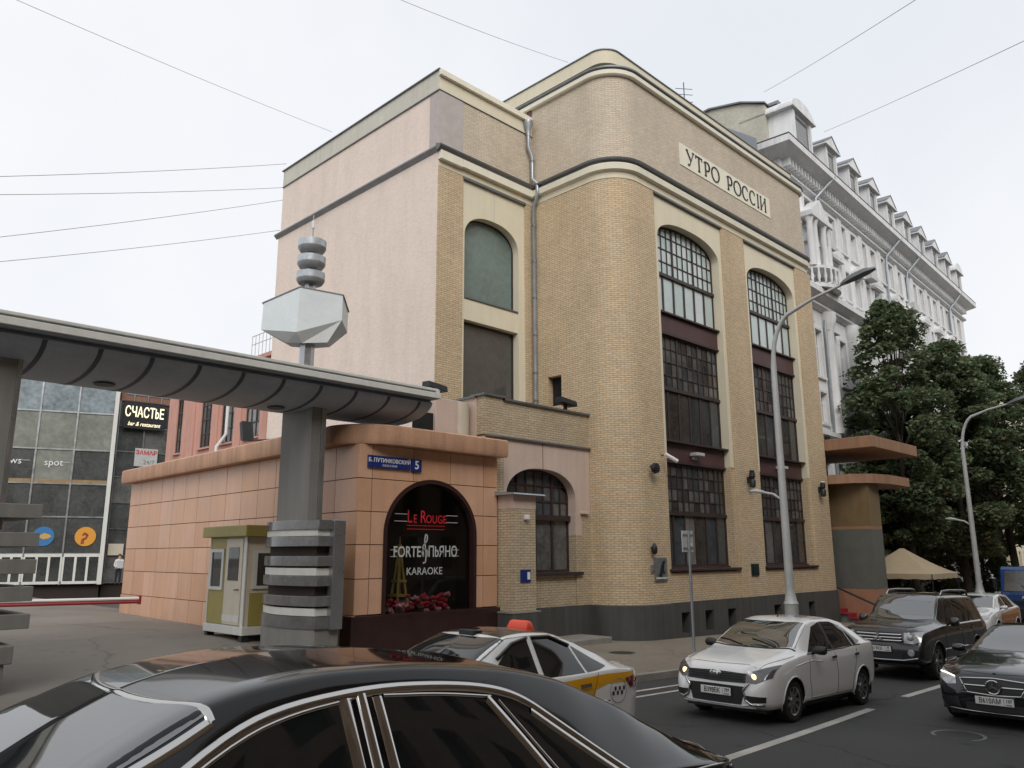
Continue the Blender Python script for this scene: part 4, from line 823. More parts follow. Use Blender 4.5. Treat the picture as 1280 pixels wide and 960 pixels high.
# ================================================================== GUARD BOOTH
kb = thing('guard_booth', 'small olive and cream guard booth with flat roof beside the granite wall', 'booth', (10.3, 20, .72))
fK = Fr(9.68, 21.0, R(-90)); KW, KZ = 2.04, .72       # u runs towards the street, outward = -X
MB().box(9.7, 11.0, 18.98, 20.98, KZ+.2, KZ+2.5).build('shell', MT['bisque'], kb)
MB().box(9.5, 11.15, 18.75, 21.2, KZ+2.48, KZ+2.76).build('roof', MT['olive'], kb, False, .02)
MB().box(9.62, 11.05, 18.9, 21.05, KZ+.1, KZ+.3).build('skirt', MT['whitetrim'], kb, False, .01)
for y in (18.95, 20.85):
    for x in (9.65, 10.8): MB().box(x, x+.2, y, y+.15, KZ-.1, KZ+.12).build('foot', MT['dark'], kb)
fK.box(MB(), .06, .92, -.01, .025, KZ+.32, KZ+2.46).build('olive_panel', MT['olive'], kb, False, .01)
mb = MB(); fK.box(mb, .1, .86, .02, .06, KZ+1.15, KZ+1.23); fK.box(mb, .1, .86, .02, .06, KZ+2.1, KZ+2.18); fK.box(mb, .1, .2, .02, .06, KZ+1.23, KZ+2.1); fK.box(mb, .76, .86, .02, .06, KZ+1.23, KZ+2.1)
wf = mb.build('window', MT['whitetrim'], kb); fK.box(MB(), .2, .76, .02, .035, KZ+1.23, KZ+2.1).build('pane', MT['glass'], wf)
dr = fK.box(MB(), .96, 1.86, 0, .045, KZ+.32, KZ+2.44).build('door', MT['bisque'], kb, False, .012)
fK.box(MB(), 1.14, 1.7, .045, .055, KZ+1.4, KZ+2.22).build('door_pane', MT['glass'], dr)
MB().tube([fK.P(1.76, .05, KZ+1.18), fK.P(1.76, .1, KZ+1.18), fK.P(1.62, .1, KZ+1.17)], .014, 6).build('handle', MT['dark'], dr)
fK.box(MB(), .96, 1.86, .045, .05, KZ+.4, KZ+.56).build('kick_plate', MT['whitetrim'], dr)
fK.box(MB(), 1.9, 2.05, 0, .04, KZ+.3, KZ+2.48).build('corner_post', MT['whitetrim'], kb, False, .01)
fK.box(MB(), .0, .06, 0, .04, KZ+.3, KZ+2.48).build('corner_post', MT['whitetrim'], kb, False, .01)
mb = MB(); mb.box(9.85, 10.85, 18.93, 18.98, KZ+1.2, KZ+2.15); wf = mb.build('side_window', MT['whitetrim'], kb); MB().box(9.95, 10.75, 18.92, 18.93, KZ+1.28, KZ+2.07).build('pane', MT['glass'], wf)
MB().box(9.8, 10.9, 18.95, 18.98, KZ+.32, KZ+1.1).build('side_panel', MT['olive'], kb)
# boom barrier
bb = thing('boom_barrier', 'red and white boom barrier lowered across the plaza entrance', 'barrier', (4.1, 26.3, .78))
p0, p1 = Vector((4.0, 26.4, 1.47)), Vector((9.5, 25.2, 1.44)); d = (p1-p0); n_ = 9
mr_ = mat('barrier red', (.30, .02, .02), .5, 0, .15)
for i in range(n_):
    a, b = p0+d*(i/n_), p0+d*((i+1)/n_); MB().tube([a+Vector((0, 0, -.045)), b+Vector((0, 0, -.045))], .05, 8).build('boom_lower', mr_, bb, 40)
MB().tube([p0+Vector((0, 0, .05)), p1+Vector((0, 0, .05))], .045, 8).build('boom_upper', MT['signwhite'], bb, 40)
MB().box(p1.x-.02, p1.x+.04, p1.y-.07, p1.y+.07, p1.z-.12, p1.z+.12).build('end_cap', mr_, bb)
MB().box(3.75, 4.2, 26.2, 26.6, .7, 1.75).build('cabinet', MT['olive'], bb, False, .02)

# ================================================================== GLASS BUILDING across the plaza
fG = Fr(13.33, 58.87, math.atan2(-2.13, 5.39)); gb = thing('glass_building', 'glass fronted shopping building with white doors across the plaza', 'building', (15, 62, 1.0))
zs_ = [.95, 2.85, 5.2, 7.35, 9.6, 12.1, 14.3]; uu = [-9.3, -7.1, -4.9, -2.7, -.5, 1.35, 3.55, 5.75]
gtex = [glass_mat('grey shop glass', (.075, .08, .078)), MT['glasscurt'], mat('blinded glass', (.22, .23, .205), .07, 0, .3, .8, 4, spec=.6), mat('painted sky reflection glass', (.20, .24, .26), .05, 0, .5, .5, 4, spec=.6)]  # last tone carries the sky's reflection in its base colour, for the top rows
fG.box(MB(), -9.5, 5.8, -6, -.3, 0, 14.2).build('body', MT['joint'], gb)
for i in range(len(uu)-1):
    for j in range(1, len(zs_)-1):
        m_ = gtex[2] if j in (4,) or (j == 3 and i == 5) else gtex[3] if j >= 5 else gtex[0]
        fG.box(MB(), uu[i]+.03, uu[i+1]-.03, -.08, -.03, zs_[j]+.03, zs_[j+1]-.03).build('pane', m_, gb)
for u in uu: fG.box(MB(), u-.05, u+.05, -.1, .05, .9, 14.3).build('mullion', MT['steelside'], gb)
for z in zs_[1:]: fG.box(MB(), uu[0], uu[-1], -.1, .03, z-.045, z+.045).build('transom', MT['steelside'], gb)
fG.box(MB(), 5.7, 5.95, -.3, .12, .9, 14.3).build('corner_post', MT['whitetrim'], gb)
for i in range(4, 7):
    a, b = uu[i]+.08, uu[i+1]-.02
    dm = MB(); fG.box(dm, a, b, 0, .06, 2.65, 2.85); fG.box(dm, a, b, 0, .06, .95, 1.12)
    for k_ in range(4): u = a+(b-a)*k_/3; fG.box(dm, u-.07, u+.07, 0, .06, 1.12, 2.65)
    do = dm.build('door', MT['whitetrim'], gb)
    for k_ in range(3): fG.box(MB(), a+(b-a)*k_/3+.07, a+(b-a)*(k_+1)/3-.07, 0, .02, 1.12, 2.65).build('pane', MT['glass'], do)
for i in (4, 5, 6): fG.box(MB(), uu[i]+.06, uu[i+1]-.06, -.02, .0, 7.4, 7.62).build('floor_edge', mat('ochre floor edge', (.28, .19, .09), .6, 0, .3), gb)  # plain ochre-brown strip along the floor edge
text_on(fG, 'ws', .62, .3, 0, 8.75, MT['signwhite'], gb, 'window_lettering', extrude=.01); text_on(fG, 'spot', .62, 2.45, 0, 8.7, MT['signwhite'], gb, 'window_lettering', extrude=.01)
fG.box(MB(), .62, 1.1, 0, .01, 8.79, 8.81).build('lettering_line', MT['signwhite'], gb); fG.box(MB(), 3.0, 3.4, 0, .01, 8.74, 8.76).build('lettering_line', MT['signwhite'], gb)
def disc(u, z, r, m_, o=.0): return fG.poly(MB(), [(u+r*math.cos(a), z+r*math.sin(a)) for a in [R(15*i) for i in range(24)]], o, o+.02).build('round_decal', m_, gb)
disc(2.35, 3.95, .62, mat('blue decal', (.03, .16, .38), .5, 0, 0)); disc(4.75, 3.95, .62, mat('yellow decal', (.65, .30, .03), .5, 0, 0))
yl_ = mat('ochre decal', (.55, .33, .08), .5, 0, 0)
fG.poly(MB(), [(1.95, 3.78), (2.05, 3.95), (1.95, 4.1), (2.15, 4.02), (2.4, 4.16), (2.7, 4.06), (2.82, 3.95), (2.65, 3.82), (2.35, 3.76), (2.13, 3.88)], .02, .03).build('fish_decal', yl_, gb)
mb = MB(); stroke(fG, mb, [(4.6, 3.5, .2), (4.62, 3.75, .16), (4.8, 3.85, .12), (4.86, 4.05, .14), (4.7, 4.15, .14), (4.58, 4.02, .1)], .1, .02, .01); mb.build('bird_decal', mat('dark red decal', (.30, .05, .03), .5, 0, 0), gb)
# darker wing with the lit sign
fD = Fr(*fG.P(5.95, -.6, 0)[:2], R(-4)); dk = thing('dark_glass_wing', 'dark glazed wing with brick top right of the glass front', 'building', (22, 58, 1))
fD.box(MB(), 0, 7, -5, -.2, 0, 13.6).build('body', MT['joint'], dk)
fD.box(MB(), .05, 7, -.2, .05, 13.2, 14.2).build('brick_top', brick_mat('red brick', (.30, .12, .07), (.24, .09, .055), (.3, .24, .2), var=.3), dk)
for i in range(4):
    for j in range(7): fD.box(MB(), .1+i*1.7, 1.75+i*1.7, -.1, -.05, 1.0+j*1.75, 2.7+j*1.75).build('pane', gtex[0] if (i+j) % 3 else gtex[1], dk)
    fD.box(MB(), .02+i*1.7, .1+i*1.7, -.1, .02, .9, 13.2).build('mullion', MT['steelside'], dk)
for j in range(8): fD.box(MB(), 0, 7, -.1, .0, .94+j*1.75, 1.0+j*1.75).build('transom', MT['steelside'], dk)
t = thing('restaurant_sign', 'dark sign board with lit cream letters high on the dark glazed wing', 'sign', fD.P(1.9, .3, 11.4))
fD.box(MB(), .2, 2.95, .25, .4, 11.3, 13.2).build('board', MT['dark'], t)
text_on(fD, 'СЧАСТbЕ', 1.0, 1.57, .42, 12.42, MT['lit'], t, 'lettering', sx=.57, extrude=.02, bold=.012)
text_on(fD, 'bar & restaurant', .4, 1.57, .42, 11.62, MT['lit'], t, 'script_lettering', sx=.8, extrude=.02, shear=.35)
mb = MB()
for u in (.9, 1.8, 2.7): fD.box(mb, u-.03, u+.03, .05, .12, 13.2, 14.2)
fD.box(mb, .4, 3.3, .05, .1, 13.7, 13.75); mb.build('support', MT['steelside'], t)
t = thing('banner', 'small white banner with red heading below the lit restaurant sign', 'banner', fD.P(2.7, .1, 8.9))
fD.box(MB(), 1.25, 2.75, .08, .12, 8.75, 10.0).build('sheet', MT['lampgrey'], t); text_on(fD, 'ЗАМАР', .4, 2.0, .125, 9.7, MT['red'], t, 'lettering', sx=1, extrude=.005, bold=.01); text_on(fD, '24/7', .42, 2.2, .125, 9.05, MT['plaque'], t, 'lettering', extrude=.005)
t = thing('entrance_sign', 'small cream sign above the dark doorway beside the glass front', 'sign', fD.P(.6, .1, 2.8)); fD.box(MB(), .15, 1.1, .05, .1, 2.75, 3.5).build('plate', MT['bisque'], t)

# ================================================================== RED STUCCO BUILDING
RXp = 16.5; rb = thing('red_stucco_building', 'red stucco building with pilasters and tall windows behind the granite wall', 'building', (17, 36, .8))
fR = Fr(RXp, 42.0, R(-90))       # u from far to near, outward -X ; u = 42 - Y
wins = [(40.9, 40.2, 1), (38.0, 36.75, 0), (35.75, 34.4, 0), (33.35, 32.0, 0), (31.1, 29.9, 0)]
edges = [0]+[e for a, b, s in wins for e in (42-a, 42-b)]+[12.4]
mb = MB()
for i in range(0, len(edges), 2): fR.box(mb, edges[i], edges[i+1], -.5, 0, 0, 11.2)
for a, b, s in wins: fR.box(mb, 42-a, 42-b, -.5, 0, 0, 7.8); fR.box(mb, 42-a, 42-b, -.5, 0, 10.6, 11.2)
mb.build('wall', MT['redwall'], rb)
for y in (39.0, 36.4, 34.05, 31.6): fR.box(MB(), 42-y-.32, 42-y+.32, 0, .07, 0, 11.0).build('pilaster', MT['redwall'], rb, False, .015)
for a, b, s in wins:
    grid_window(fR, rb, 42-a, 42-b, 7.8, 10.6, -.05, 2 if s else 3, 4, gl_lo, bw=.06, edge=.08)
    fR.box(MB(), 42-a-.05, 42-b+.05, -.2, .12, 7.72, 7.8).build('sill', MT['redwall'], rb)
fR.box(MB(), 8.0, 12.4, -.6, .25, 11.2, 11.4).build('cornice', MT['redwall'], rb, False, .02)
MB().box(16.6, 26, 29.72, 34, 11.2, 11.45).build('roof', MT['flash'], rb)
MB().box(16.4, 20, 29.75, 31.1, 11.45, 12.5).build('roof_block', MT['redwall'], rb)
mb = MB(); mb.tube([(16.5, 33.2, 12.5), (16.5, 31.2, 12.5)], .02, 6); mb.tube([(16.5, 33.2, 12.1), (16.5, 31.2, 12.1)], .018, 6)
for k_ in range(7): mb.tube([(16.5, 31.2+k_*.33, 11.4), (16.5, 31.2+k_*.33, 12.5)], .015, 5)
mb.build('roof_railing', MT['lampgrey'], rb)
MB().tube([fR.P(7.1, .12, 11.3), fR.P(7.1, .12, 8.2), fR.P(6.8, .4, 7.6), fR.P(6.8, .4, 7.0)], .08, 8).build('rain_pipe', MT['signwhite'], rb, 40)
t = thing('roof_floodlight', 'dark floodlight on a bracket at the edge of the pavilion roof', 'floodlight', (11.2, 21.5, 5.9))
mb = MB(); mb.hexa([(11.0, 22.3, 6.1), (11.35, 22.3, 6.1), (11.35, 22.45, 6.1), (11.0, 22.45, 6.1), (11.0, 22.45, 6.7), (11.35, 22.45, 6.7), (11.35, 22.6, 6.65), (11.0, 22.6, 6.65)]); mb.build('lamp_head', MT['dark'], t)
MB().tube([(11.2, 22.3, 6.1), (11.2, 21.0, 6.0), (11.2, 20.6, 5.85)], .03, 6).build('bracket', MT['dark'], t)
t = thing('air_conditioner', 'white air conditioner box on the pavilion roof beside the stone column', 'air conditioner', (11.5, 20, 5.8))
mb = MB(); mb.box(11.3, 11.75, 19.3, 20.3, 5.8, 6.75); mb.build('casing', MT['whitetrim'], t, False, .02)
MB().lathe([(.3, 0), (.3, .03)], (11.27, 19.8, 6.3), 20, 'x').build('fan_grille', MT['greytrim'], t)
# condensers / tank on the pavilion roof beside the terrace
t = thing('roof_tank', 'pale round duct and plaster box behind the pavilion cornice', 'duct', (14.6, 17.4, 5.75))
MB().lathe([(.42, 0), (.42, 1.35), (.2, 1.4)], (15.0, 17.3, 5.7), 20).build('duct', MT['bisque'], t, 40)
MB().box(13.95, 14.75, 16.9, 17.7, 5.7, 7.05).build('box', MT['pinkplaster'], t, False, .02)
MB().box(13.6, 13.96, 17.0, 17.5, 5.9, 6.6).build('opening', MT['black'], t)

# ================================================================== PERSON by the far doorway
def person(x, y, z, label):
    t = thing('person', label, 'person', (x, y, z))
    me = bpy.data.meshes.new('body'); bm = bmesh.new()
    J = {'pel': (0, 0, .95, .15), 'che': (0, 0, 1.28, .17), 'nec': (0, 0, 1.48, .07), 'hed': (0, -.01, 1.6, .095), 'top': (0, 0, 1.72, .08),
         'lh': (.09, 0, .9, .11), 'lk': (.1, -.02, .5, .075), 'la': (.1, .02, .1, .05), 'lt': (.1, -.13, .04, .04), 'rh': (-.09, 0, .9, .11), 'rk': (-.1, .03, .5, .075), 'ra': (-.1, .08, .1, .05), 'rt': (-.1, -.07, .04, .04),
         'ls': (.2, 0, 1.4, .065), 'le': (.25, .03, 1.12, .05), 'lw': (.24, -.05, .88, .038), 'rs': (-.2, 0, 1.4, .065), 're': (-.26, .02, 1.12, .05), 'rw': (-.18, -.16, .98, .038)}
    ix = {k_: bm.verts.new(v[:3]) for k_, v in J.items()}
    for a, b in ('pel che', 'che nec', 'nec hed', 'hed top', 'pel lh', 'lh lk', 'lk la', 'la lt', 'pel rh', 'rh rk', 'rk ra', 'ra rt', 'che ls', 'ls le', 'le lw', 'che rs', 'rs re', 're rw') and [s.split() for s in ('pel che', 'che nec', 'nec hed', 'hed top', 'pel lh', 'lh lk', 'lk la', 'la lt', 'pel rh', 'rh rk', 'rk ra', 'ra rt', 'che ls', 'ls le', 'le lw', 'che rs', 'rs re', 're rw')]: bm.edges.new((ix[a], ix[b]))
    bm.to_mesh(me); bm.free(); ob = bpy.data.objects.new('body', me); COL.objects.link(ob)
    md = ob.modifiers.new('s', 'SKIN'); me.skin_vertices[0].data[0].use_root = True
    for i, k_ in enumerate(J): me.skin_vertices[0].data[i].radius = (J[k_][3], J[k_][3])
    ob.modifiers.new('d', 'SUBSURF').levels = 1; ob.modifiers['d'].render_levels = 1
    m2 = bpy.data.meshes.new_from_object(ob.evaluated_get(bpy.context.evaluated_depsgraph_get())); bpy.data.objects.remove(ob)
    for m_ in ('cloth', 'trouser', 'skin'): m2.materials.append(MT[m_])
    for p in m2.polygons:
        c_ = p.center; p.use_smooth = True
        p.material_index = 1 if c_.z < .96 and abs(c_.x) < .17 else 2 if c_.z > 1.47 or (abs(c_.x) > .14 and c_.z < 1.05 and c_.z > .8) else 0
    o = bpy.data.objects.new('body', m2); COL.objects.link(o); o.location = (x, y, z); attach(o, t)
    MB().sphere((x, y+.02, z+1.69), .1, 10, (1, 1.05, .9)).build('hair', MT['trouser'], t, True)
    mb = MB(); mb.hexa([(x-.2, y-.13, z+.93), (x+.2, y-.13, z+.93), (x+.2, y+.13, z+.93), (x-.2, y+.13, z+.93), (x-.22, y-.15, z+1.42), (x+.22, y-.15, z+1.42), (x+.22, y+.13, z+1.42), (x-.22, y+.13, z+1.42)]); mb.build('shirt', MT['cloth'], t, False, .04)
person(17.6, 50.2, 1.05, 'person in white shirt and dark trousers standing by the far doorway')
# ================================================================== WHITE BUILDING
fB = Fr(36, 17.9, R(2.8)); wb = thing('white_stucco_building', 'long white ornate stucco building with dormers and heavy cornice behind trees', 'building', fB.P(22, -8, -.4))
S0, S1 = 3.3, 42.2
def facade_wall(fr, mb, u0, u1, rows_, z0, z1, t=.4):
    z = z0
    for za_, zb_, hs in rows_:
        fr.box(mb, u0, u1, -t, 0, z, za_); u = u0
        for a, b in hs: fr.box(mb, u, a, -t, 0, za_, zb_); u = b
        fr.box(mb, u, u1, -t, 0, za_, zb_); z = zb_
    fr.box(mb, u0, u1, -t, 0, z, z1)
pit = 1.86
hs = [(s, s+.95) for s in [S0+.95+pit*i for i in range(20)] if s+1.2 < S1]
rowsB = [(5.0, 7.6, hs), (9.7, 11.4, hs), (12.3, 15.0, hs), (18.0, 19.9, hs), (21.1, 22.9, hs)]
mb = MB(); facade_wall(fB, mb, S0, S1, rowsB, -1, 25.0); fB.box(mb, S0, S0+.4, -14, -.4, -1, 24); fB.box(mb, S1-.4, S1, -14, -.4, -1, 25.0)
mb.build('wall', MT['white'], wb)
fB.box(MB(), S0+.4, S1-.4, -.9, -.85, 0, 25).build('inner_wall', MT['black'], wb)
for r_i, (za_, zb_, h_) in enumerate(rowsB):
    for k_, (a, b) in enumerate(h_):
        if r_i == 0 and a < 12: continue
        m_ = MB(); fB.box(m_, a, a+.07, -.25, -.18, za_, zb_); fB.box(m_, b-.07, b, -.25, -.18, za_, zb_); fB.box(m_, a, b, -.25, -.18, za_, za_+.07); fB.box(m_, a, b, -.25, -.18, zb_-.07, zb_); fB.box(m_, (a+b)/2-.03, (a+b)/2+.03, -.25, -.18, za_, zb_); fB.box(m_, a, b, -.25, -.18, za_+(zb_-za_)*.66-.03, za_+(zb_-za_)*.66+.03)
        wn = m_.build('window', MT['whiteo'], wb)
        fB.box(MB(), a, b, -.27, -.24, za_, zb_).build('pane', MT['glass'] if rg.random() < .6 else MT['glasscurt'], wn)
        s_ = MB(); fB.box(s_, a-.12, a, 0, .08, za_-.1, zb_+.1); fB.box(s_, b, b+.12, 0, .08, za_-.1, zb_+.1); fB.box(s_, a, b, 0, .08, zb_, zb_+.12); fB.box(s_, a-.18, b+.18, -.2, .14, za_-.14, za_)
        s_.build('window_surround', MT['whiteo'], wn)
        if r_i in (2, 3) and k_ % 2 == (1 if r_i == 3 else 0):
            p_ = MB(); c_ = (a+b)/2
            if r_i == 3: fB.poly(p_, [(c_+.8*math.cos(R(t_)), zb_+.3+.5*math.sin(R(t_))) for t_ in range(0, 181, 12)], 0, .3); fB.poly(p_, [(c_+.6*math.cos(R(t_)), zb_+.36+.34*math.sin(R(t_))) for t_ in range(0, 181, 12)], .3, .32)
            else: fB.poly(p_, [(c_-.8, zb_+.25), (c_+.8, zb_+.25), (c_, zb_+.85)], 0, .3)
            fB.box(p_, c_-.85, c_+.85, 0, .34, zb_+.16, zb_+.27); p_.build('pediment', MT['whiteo'], wn, False, .01)
        if r_i == 4 and k_ in (2, 6, 11): fB.box(MB(), a-.05, b+.2, .05, .6, za_-.85, za_-.25).build('air_conditioner', MT['lampgrey'], wb, False, .02)
# cornices
def band(z0, z1, o, name='cornice', m_='whiteo', u0=S0, u1=S1, ret=1.6):
    p_ = [fB.P(u0, -ret, 0)[:2], fB.P(u0, 0, 0)[:2], fB.P(u1, 0, 0)[:2], fB.P(u1, -ret, 0)[:2]]
    return MB().sweep(p_, [(0, z0), (o*.35, z0), (o, z0+(z1-z0)*.45), (o, z1-.04), (0, z1)]).build(name, MT[m_], wb)
band(24.25, 25.0, 1.0); band(23.25, 23.5, .25, 'architrave'); band(16.2, 16.5, .35, 'string_course'); band(16.5, 17.15, .8, 'string_cornice'); band(8.7, 9.2, .4, 'string_course')
p_ = [fB.P(S0, -1.6, 0)[:2], fB.P(S0, 0, 0)[:2], fB.P(S1, 0, 0)[:2], fB.P(S1, -1.6, 0)[:2]]
MB().sweep(p_, [(0, 25.002), (1.03, 25.002), (1.0, 25.05), (0, 25.2)]).build('cornice_flashing', MT['flash'], wb)
de = MB(); u = S0+.1
fB.box(de, S0+.3, S0+.46, 0, .4, 23.8, 24.25)
dl_ = fB.box(MB(), S0+.3, S0+.46, .0, .42, 23.82, 24.25).build('dentil', MT['whiteo'], wb); k_ = 1
while S0+.3+k_*.42 < S1-.3:
    o = dl_.copy(); COL.objects.link(o); v_ = fB.u*(.42*k_); o.location = Vector(dl_.location)+Vector((v_.x, v_.y, 0)); k_ += 1
# pilasters / columns of the lower and upper orders
for s in [S0+.45, S0+4.6]+[S0+4.6+3.72*i for i in range(1, 10)]:
    if s > S1-1: break
    MB().lathe([(.42, 9.2), (.42, 9.5), (.36, 9.6), (.34, 12), (.3, 15.2), (.38, 15.4), (.5, 15.8), (.5, 16.2)], fB.P(s, .15, 0), 14).build('column', MT['whiteo'], wb, 35)
    fB.box(MB(), s-.3, s+.3, 0, .1, 17.2, 23.25).build('pilaster', MT['whiteo'], wb, False, .01)
for s in (6.9,):      # corner aedicule with pediment and rounded balcony
    fB.poly(MB(), [(s-1.6, 21.6), (s+1.4, 21.6), (s-.1, 22.7)], 0, .7).build('pediment', MT['whiteo'], wb)
    fB.box(MB(), s-1.7, s+1.5, 0, .8, 21.3, 21.6).build('entablature', MT['whiteo'], wb, False, .02)
    for d in (-1.4, -.75, .55, 1.2): MB().lathe([(.22, 18.4), (.2, 18.6), (.17, 21.0), (.26, 21.3)], fB.P(s+d, .5, 0), 12).build('column', MT['whiteo'], wb, 35)
    q_ = fB.P(s, .1, 0); ang0 = math.atan2(fB.n.y, fB.n.x)
    pts = [(q_[0]+1.6*math.cos(ang0+R(a)), q_[1]+1.2*math.sin(ang0+R(a))) for a in range(-88, 89, 16)]
    MB().prism(pts, lambda p, q, t_: (p, q, t_), 17.15, 17.4).build('balcony_floor', MT['whiteo'], wb); MB().prism(pts, lambda p, q, t_: (p, q, t_), 18.25, 18.42).build('balcony_rail', MT['whiteo'], wb)
    for p in pts: MB().lathe([(.07, 17.4), (.05, 17.5), (.1, 17.75), (.05, 18.05), (.07, 18.25)], (p[0]*.985+q_[0]*.015, p[1]*.985+q_[1]*.015, 0), 8).build('baluster', MT['whiteo'], wb, 40)
for s in (S0+4.2, S0+16.9, S0+21.6, S0+33.5):
    MB().tube([fB.P(s+1.5, 1.0, 24.9), fB.P(s+.6, .7, 24.0), fB.P(s, .25, 23.2), fB.P(s, .14, 22.5), fB.P(s, .14, 5)], .08, 8).build('rain_pipe', MT['zinc'], wb, 40)
# attic and dormers
fB.box(MB(), S0+.8, S1-.6, -13, -2.2, 25.0, 27.6).build('attic', MT['flash'], wb)
fB.poly(MB(), [(S0+.8, 25.1), (S1-.6, 25.1), (S1-.6, 27.5), (S0+.8, 27.5)], -2.2, -1.6).build('mansard', MT['flash'], wb)
MB().prism([(.6, 20), (-10, 20), (-10, 28.4), (-4.2, 29.0), (-2.2, 28.6), (-.8, 28.0), (-.8, 25.2), (.6, 25.2)][1:7], lambda p, q, t_: fB.P(t_, p, q), S0+.35, S0+.75).build('firewall', MT['firewall'], wb)
MB().prism([(-10, 28.4), (-4.2, 29.0), (-2.2, 28.62), (-.7, 28.02), (-.7, 28.1), (-2.2, 28.72), (-4.2, 29.1), (-10, 28.5)], lambda p, q, t_: fB.P(t_, p, q), S0+.2, S0+.9).build('firewall_cap', MT['flash'], wb)
MB().prism([(-3.6, 20), (-3.6, 27.3), (-.6, 25.0), (-.6, 20)], lambda p, q, t_: fB.P(t_, p, q), S0-1.6, S0-1.5).build('sheet_screen', MT['greyblue'], wb)
def dormer(s, w_, h_, round_=False):
    m_ = MB(); fB.box(m_, s-w_/2, s+w_/2, -2.4, .55, 25.05, 25.05+h_); d = m_.build('dormer', MT['white'], wb)
    r_ = MB()
    if round_: poly = [(s+(w_/2+.3)*math.cos(R(t_)), 25.05+h_+.12+.75*math.sin(R(t_))) for t_ in range(0, 181, 15)]
    else: poly = [(s-w_/2-.3, 25.05+h_+.12), (s+w_/2+.3, 25.05+h_+.12), (s, 25.05+h_+.85)]
    fB.poly(r_, poly, -2.4, .78); r_.build('pediment', MT['whiteo'], d)
    if not round_:
        for x_ in (-1, 1): fB.poly(MB(), [(s+x_*(w_/2+.36), 25.05+h_+.1), (s, 25.05+h_+.86), (s, 25.05+h_+.93), (s+x_*(w_/2+.36), 25.05+h_+.17)], -2.4, .82).build('roof_sheet', MT['flash'], d)
    c_ = MB(); fB.box(c_, s-w_/2-.35, s+w_/2+.35, -2.4, .85, 25.05+h_, 25.05+h_+.12); c_.build('cornice', MT['whiteo'], d)
    for x_ in (-1, 1): fB.box(MB(), s+x_*(w_/2-.12)-.12, s+x_*(w_/2-.12)+.12, .55, .68, 25.05, 25.05+h_).build('pilaster', MT['whiteo'], d)
    fB.box(MB(), s-w_/2+.3, s+w_/2-.3, -.1, .57, 25.4, 25.05+h_-.2).build('pane', MT['glasscurt'], d)
dormer(S0+2.0, 2.6, 2.3, True)
for i in range(9): dormer(S0+6.3+3.72*i, 1.7, 1.9, i % 9 == 8)
fB.box(MB(), S0+.9, S0+3.6, -2.6, -.5, 25.1, 28.0).build('corner_attic', MT['white'], wb); fB.poly(MB(), [(S0+.7, 28.0), (S0+3.8, 28.0), (S0+3.6, 28.3), (S0+.9, 28.3)], -2.8, -.2).build('corner_attic_roof', MT['flash'], wb)
# chimney with aerial above the main roof
t = thing('chimney', 'squat rendered chimney behind the main parapet', 'chimney', (33, 22, 19.8)); q = fB.P(S0+.6, -6.0, 0)
MB().box(q[0]-.5, q[0]+.5, q[1]-.5, q[1]+.5, 27.5, 29.5).build('stack', MT['firewall'], t)
t = thing('aerial', 'thin television aerial standing on the chimney', 'aerial', (q[0], q[1], 29.5))
mb = MB(); mb.tube([(q[0], q[1], 29.4), (q[0], q[1], 31.8)], .03, 6)
for z in (30.4, 30.9, 31.3): mb.tube([(q[0]-.5, q[1]+.3, z), (q[0]+.5, q[1]-.3, z+.1)], .02, 5)
mb.build('aerial_frame', MT['dark'], t)

# ================================================================== PORTICO of the neighbouring entrance
po = thing('entrance_portico', 'double slab brown entrance portico on a tall banded pier beyond the brick building', 'portico', (37.5, 15, -.2))
brn = mat('brown weathered fascia', (.33, .185, .11), .7, 0, .25, 1.5, 15, .1, streak=.5)
MB().box(35.08, 40.5, 13.0, 18.3, 7.22, 7.72).build('upper_slab', brn, po, False, .02)
MB().prism([(35.1, 18), (35.15, 15.5), (35.4, 14.2), (36.0, 13.5), (37.2, 13.2), (39.6, 13.2), (40.2, 13.6), (40.3, 18)], lambda p, q, t_: (p, q, t_), 5.75, 6.15).build('lower_slab', brn, po, 30)
for z0, z1, m_ in ((-.6, 1.2, mat('salmon stone', (.38, .19, .12), .6, 0, .15, 2, 20, streak=.3)), (1.2, 3.75, mat('green grey stone', (.13, .135, .12), .5, 0, .2, 2, 20, streak=.3)), (3.75, 3.9, brn), (3.9, 5.75, mat('yellow brown stone', (.20, .135, .065), .5, 0, .2, 2, 20, streak=.3))):
    MB().box(36.0, 37.2, 13.75, 16.4, z0, z1).build('pier_band', m_, po, False, .01)
for i in range(5): MB().box(35.25, 36.0, 13.6+i*.38, 18, -.5+i*.17, -.33+i*.17).build('step', MT['stair'], po, False, .01)
for i in range(5): MB().box(35.12, 35.98, 13.59+i*.38, 13.6+i*.38+.38, -.325+i*.17, -.318+i*.17).build('red_carpet', MT['carpet'], po); MB().box(35.12, 35.98, 13.585+i*.38, 13.595+i*.38, -.49+i*.17, -.325+i*.17).build('red_carpet', MT['carpet'], po)
MB().tube([(35.25, 13.5, .55), (35.25, 15.6, 1.45)], .04, 8).build('handrail', MT['dark'], po)
MB().box(35.1, 40.5, 17.4, 17.6, -.5, 7.1).build('back_wall', MT['joint'], po)
for i, (x, y) in enumerate(((36.1, 15.4), (36.1, 14.6), (36.1, 13.6), (37.0, 13.2))):
    t = thing('roof_spotlight', ('small black spotlight on the portico roof nearest the brick wall', 'second black spotlight from the brick wall on the portico roof', 'third black spotlight from the brick wall on the portico roof', 'black spotlight at the front corner of the portico roof')[i], 'spotlight', (x, y, 7.72), 'portico spotlights')
    MB().lathe([(.1, 0), (.14, .1), (.12, .25), (.04, .3)], (x, y, 7.8), 10).build('lamp_head', MT['dark'], t, 40); MB().box(x-.04, x+.04, y-.04, y+.04, 7.72, 7.82).build('base', MT['dark'], t)
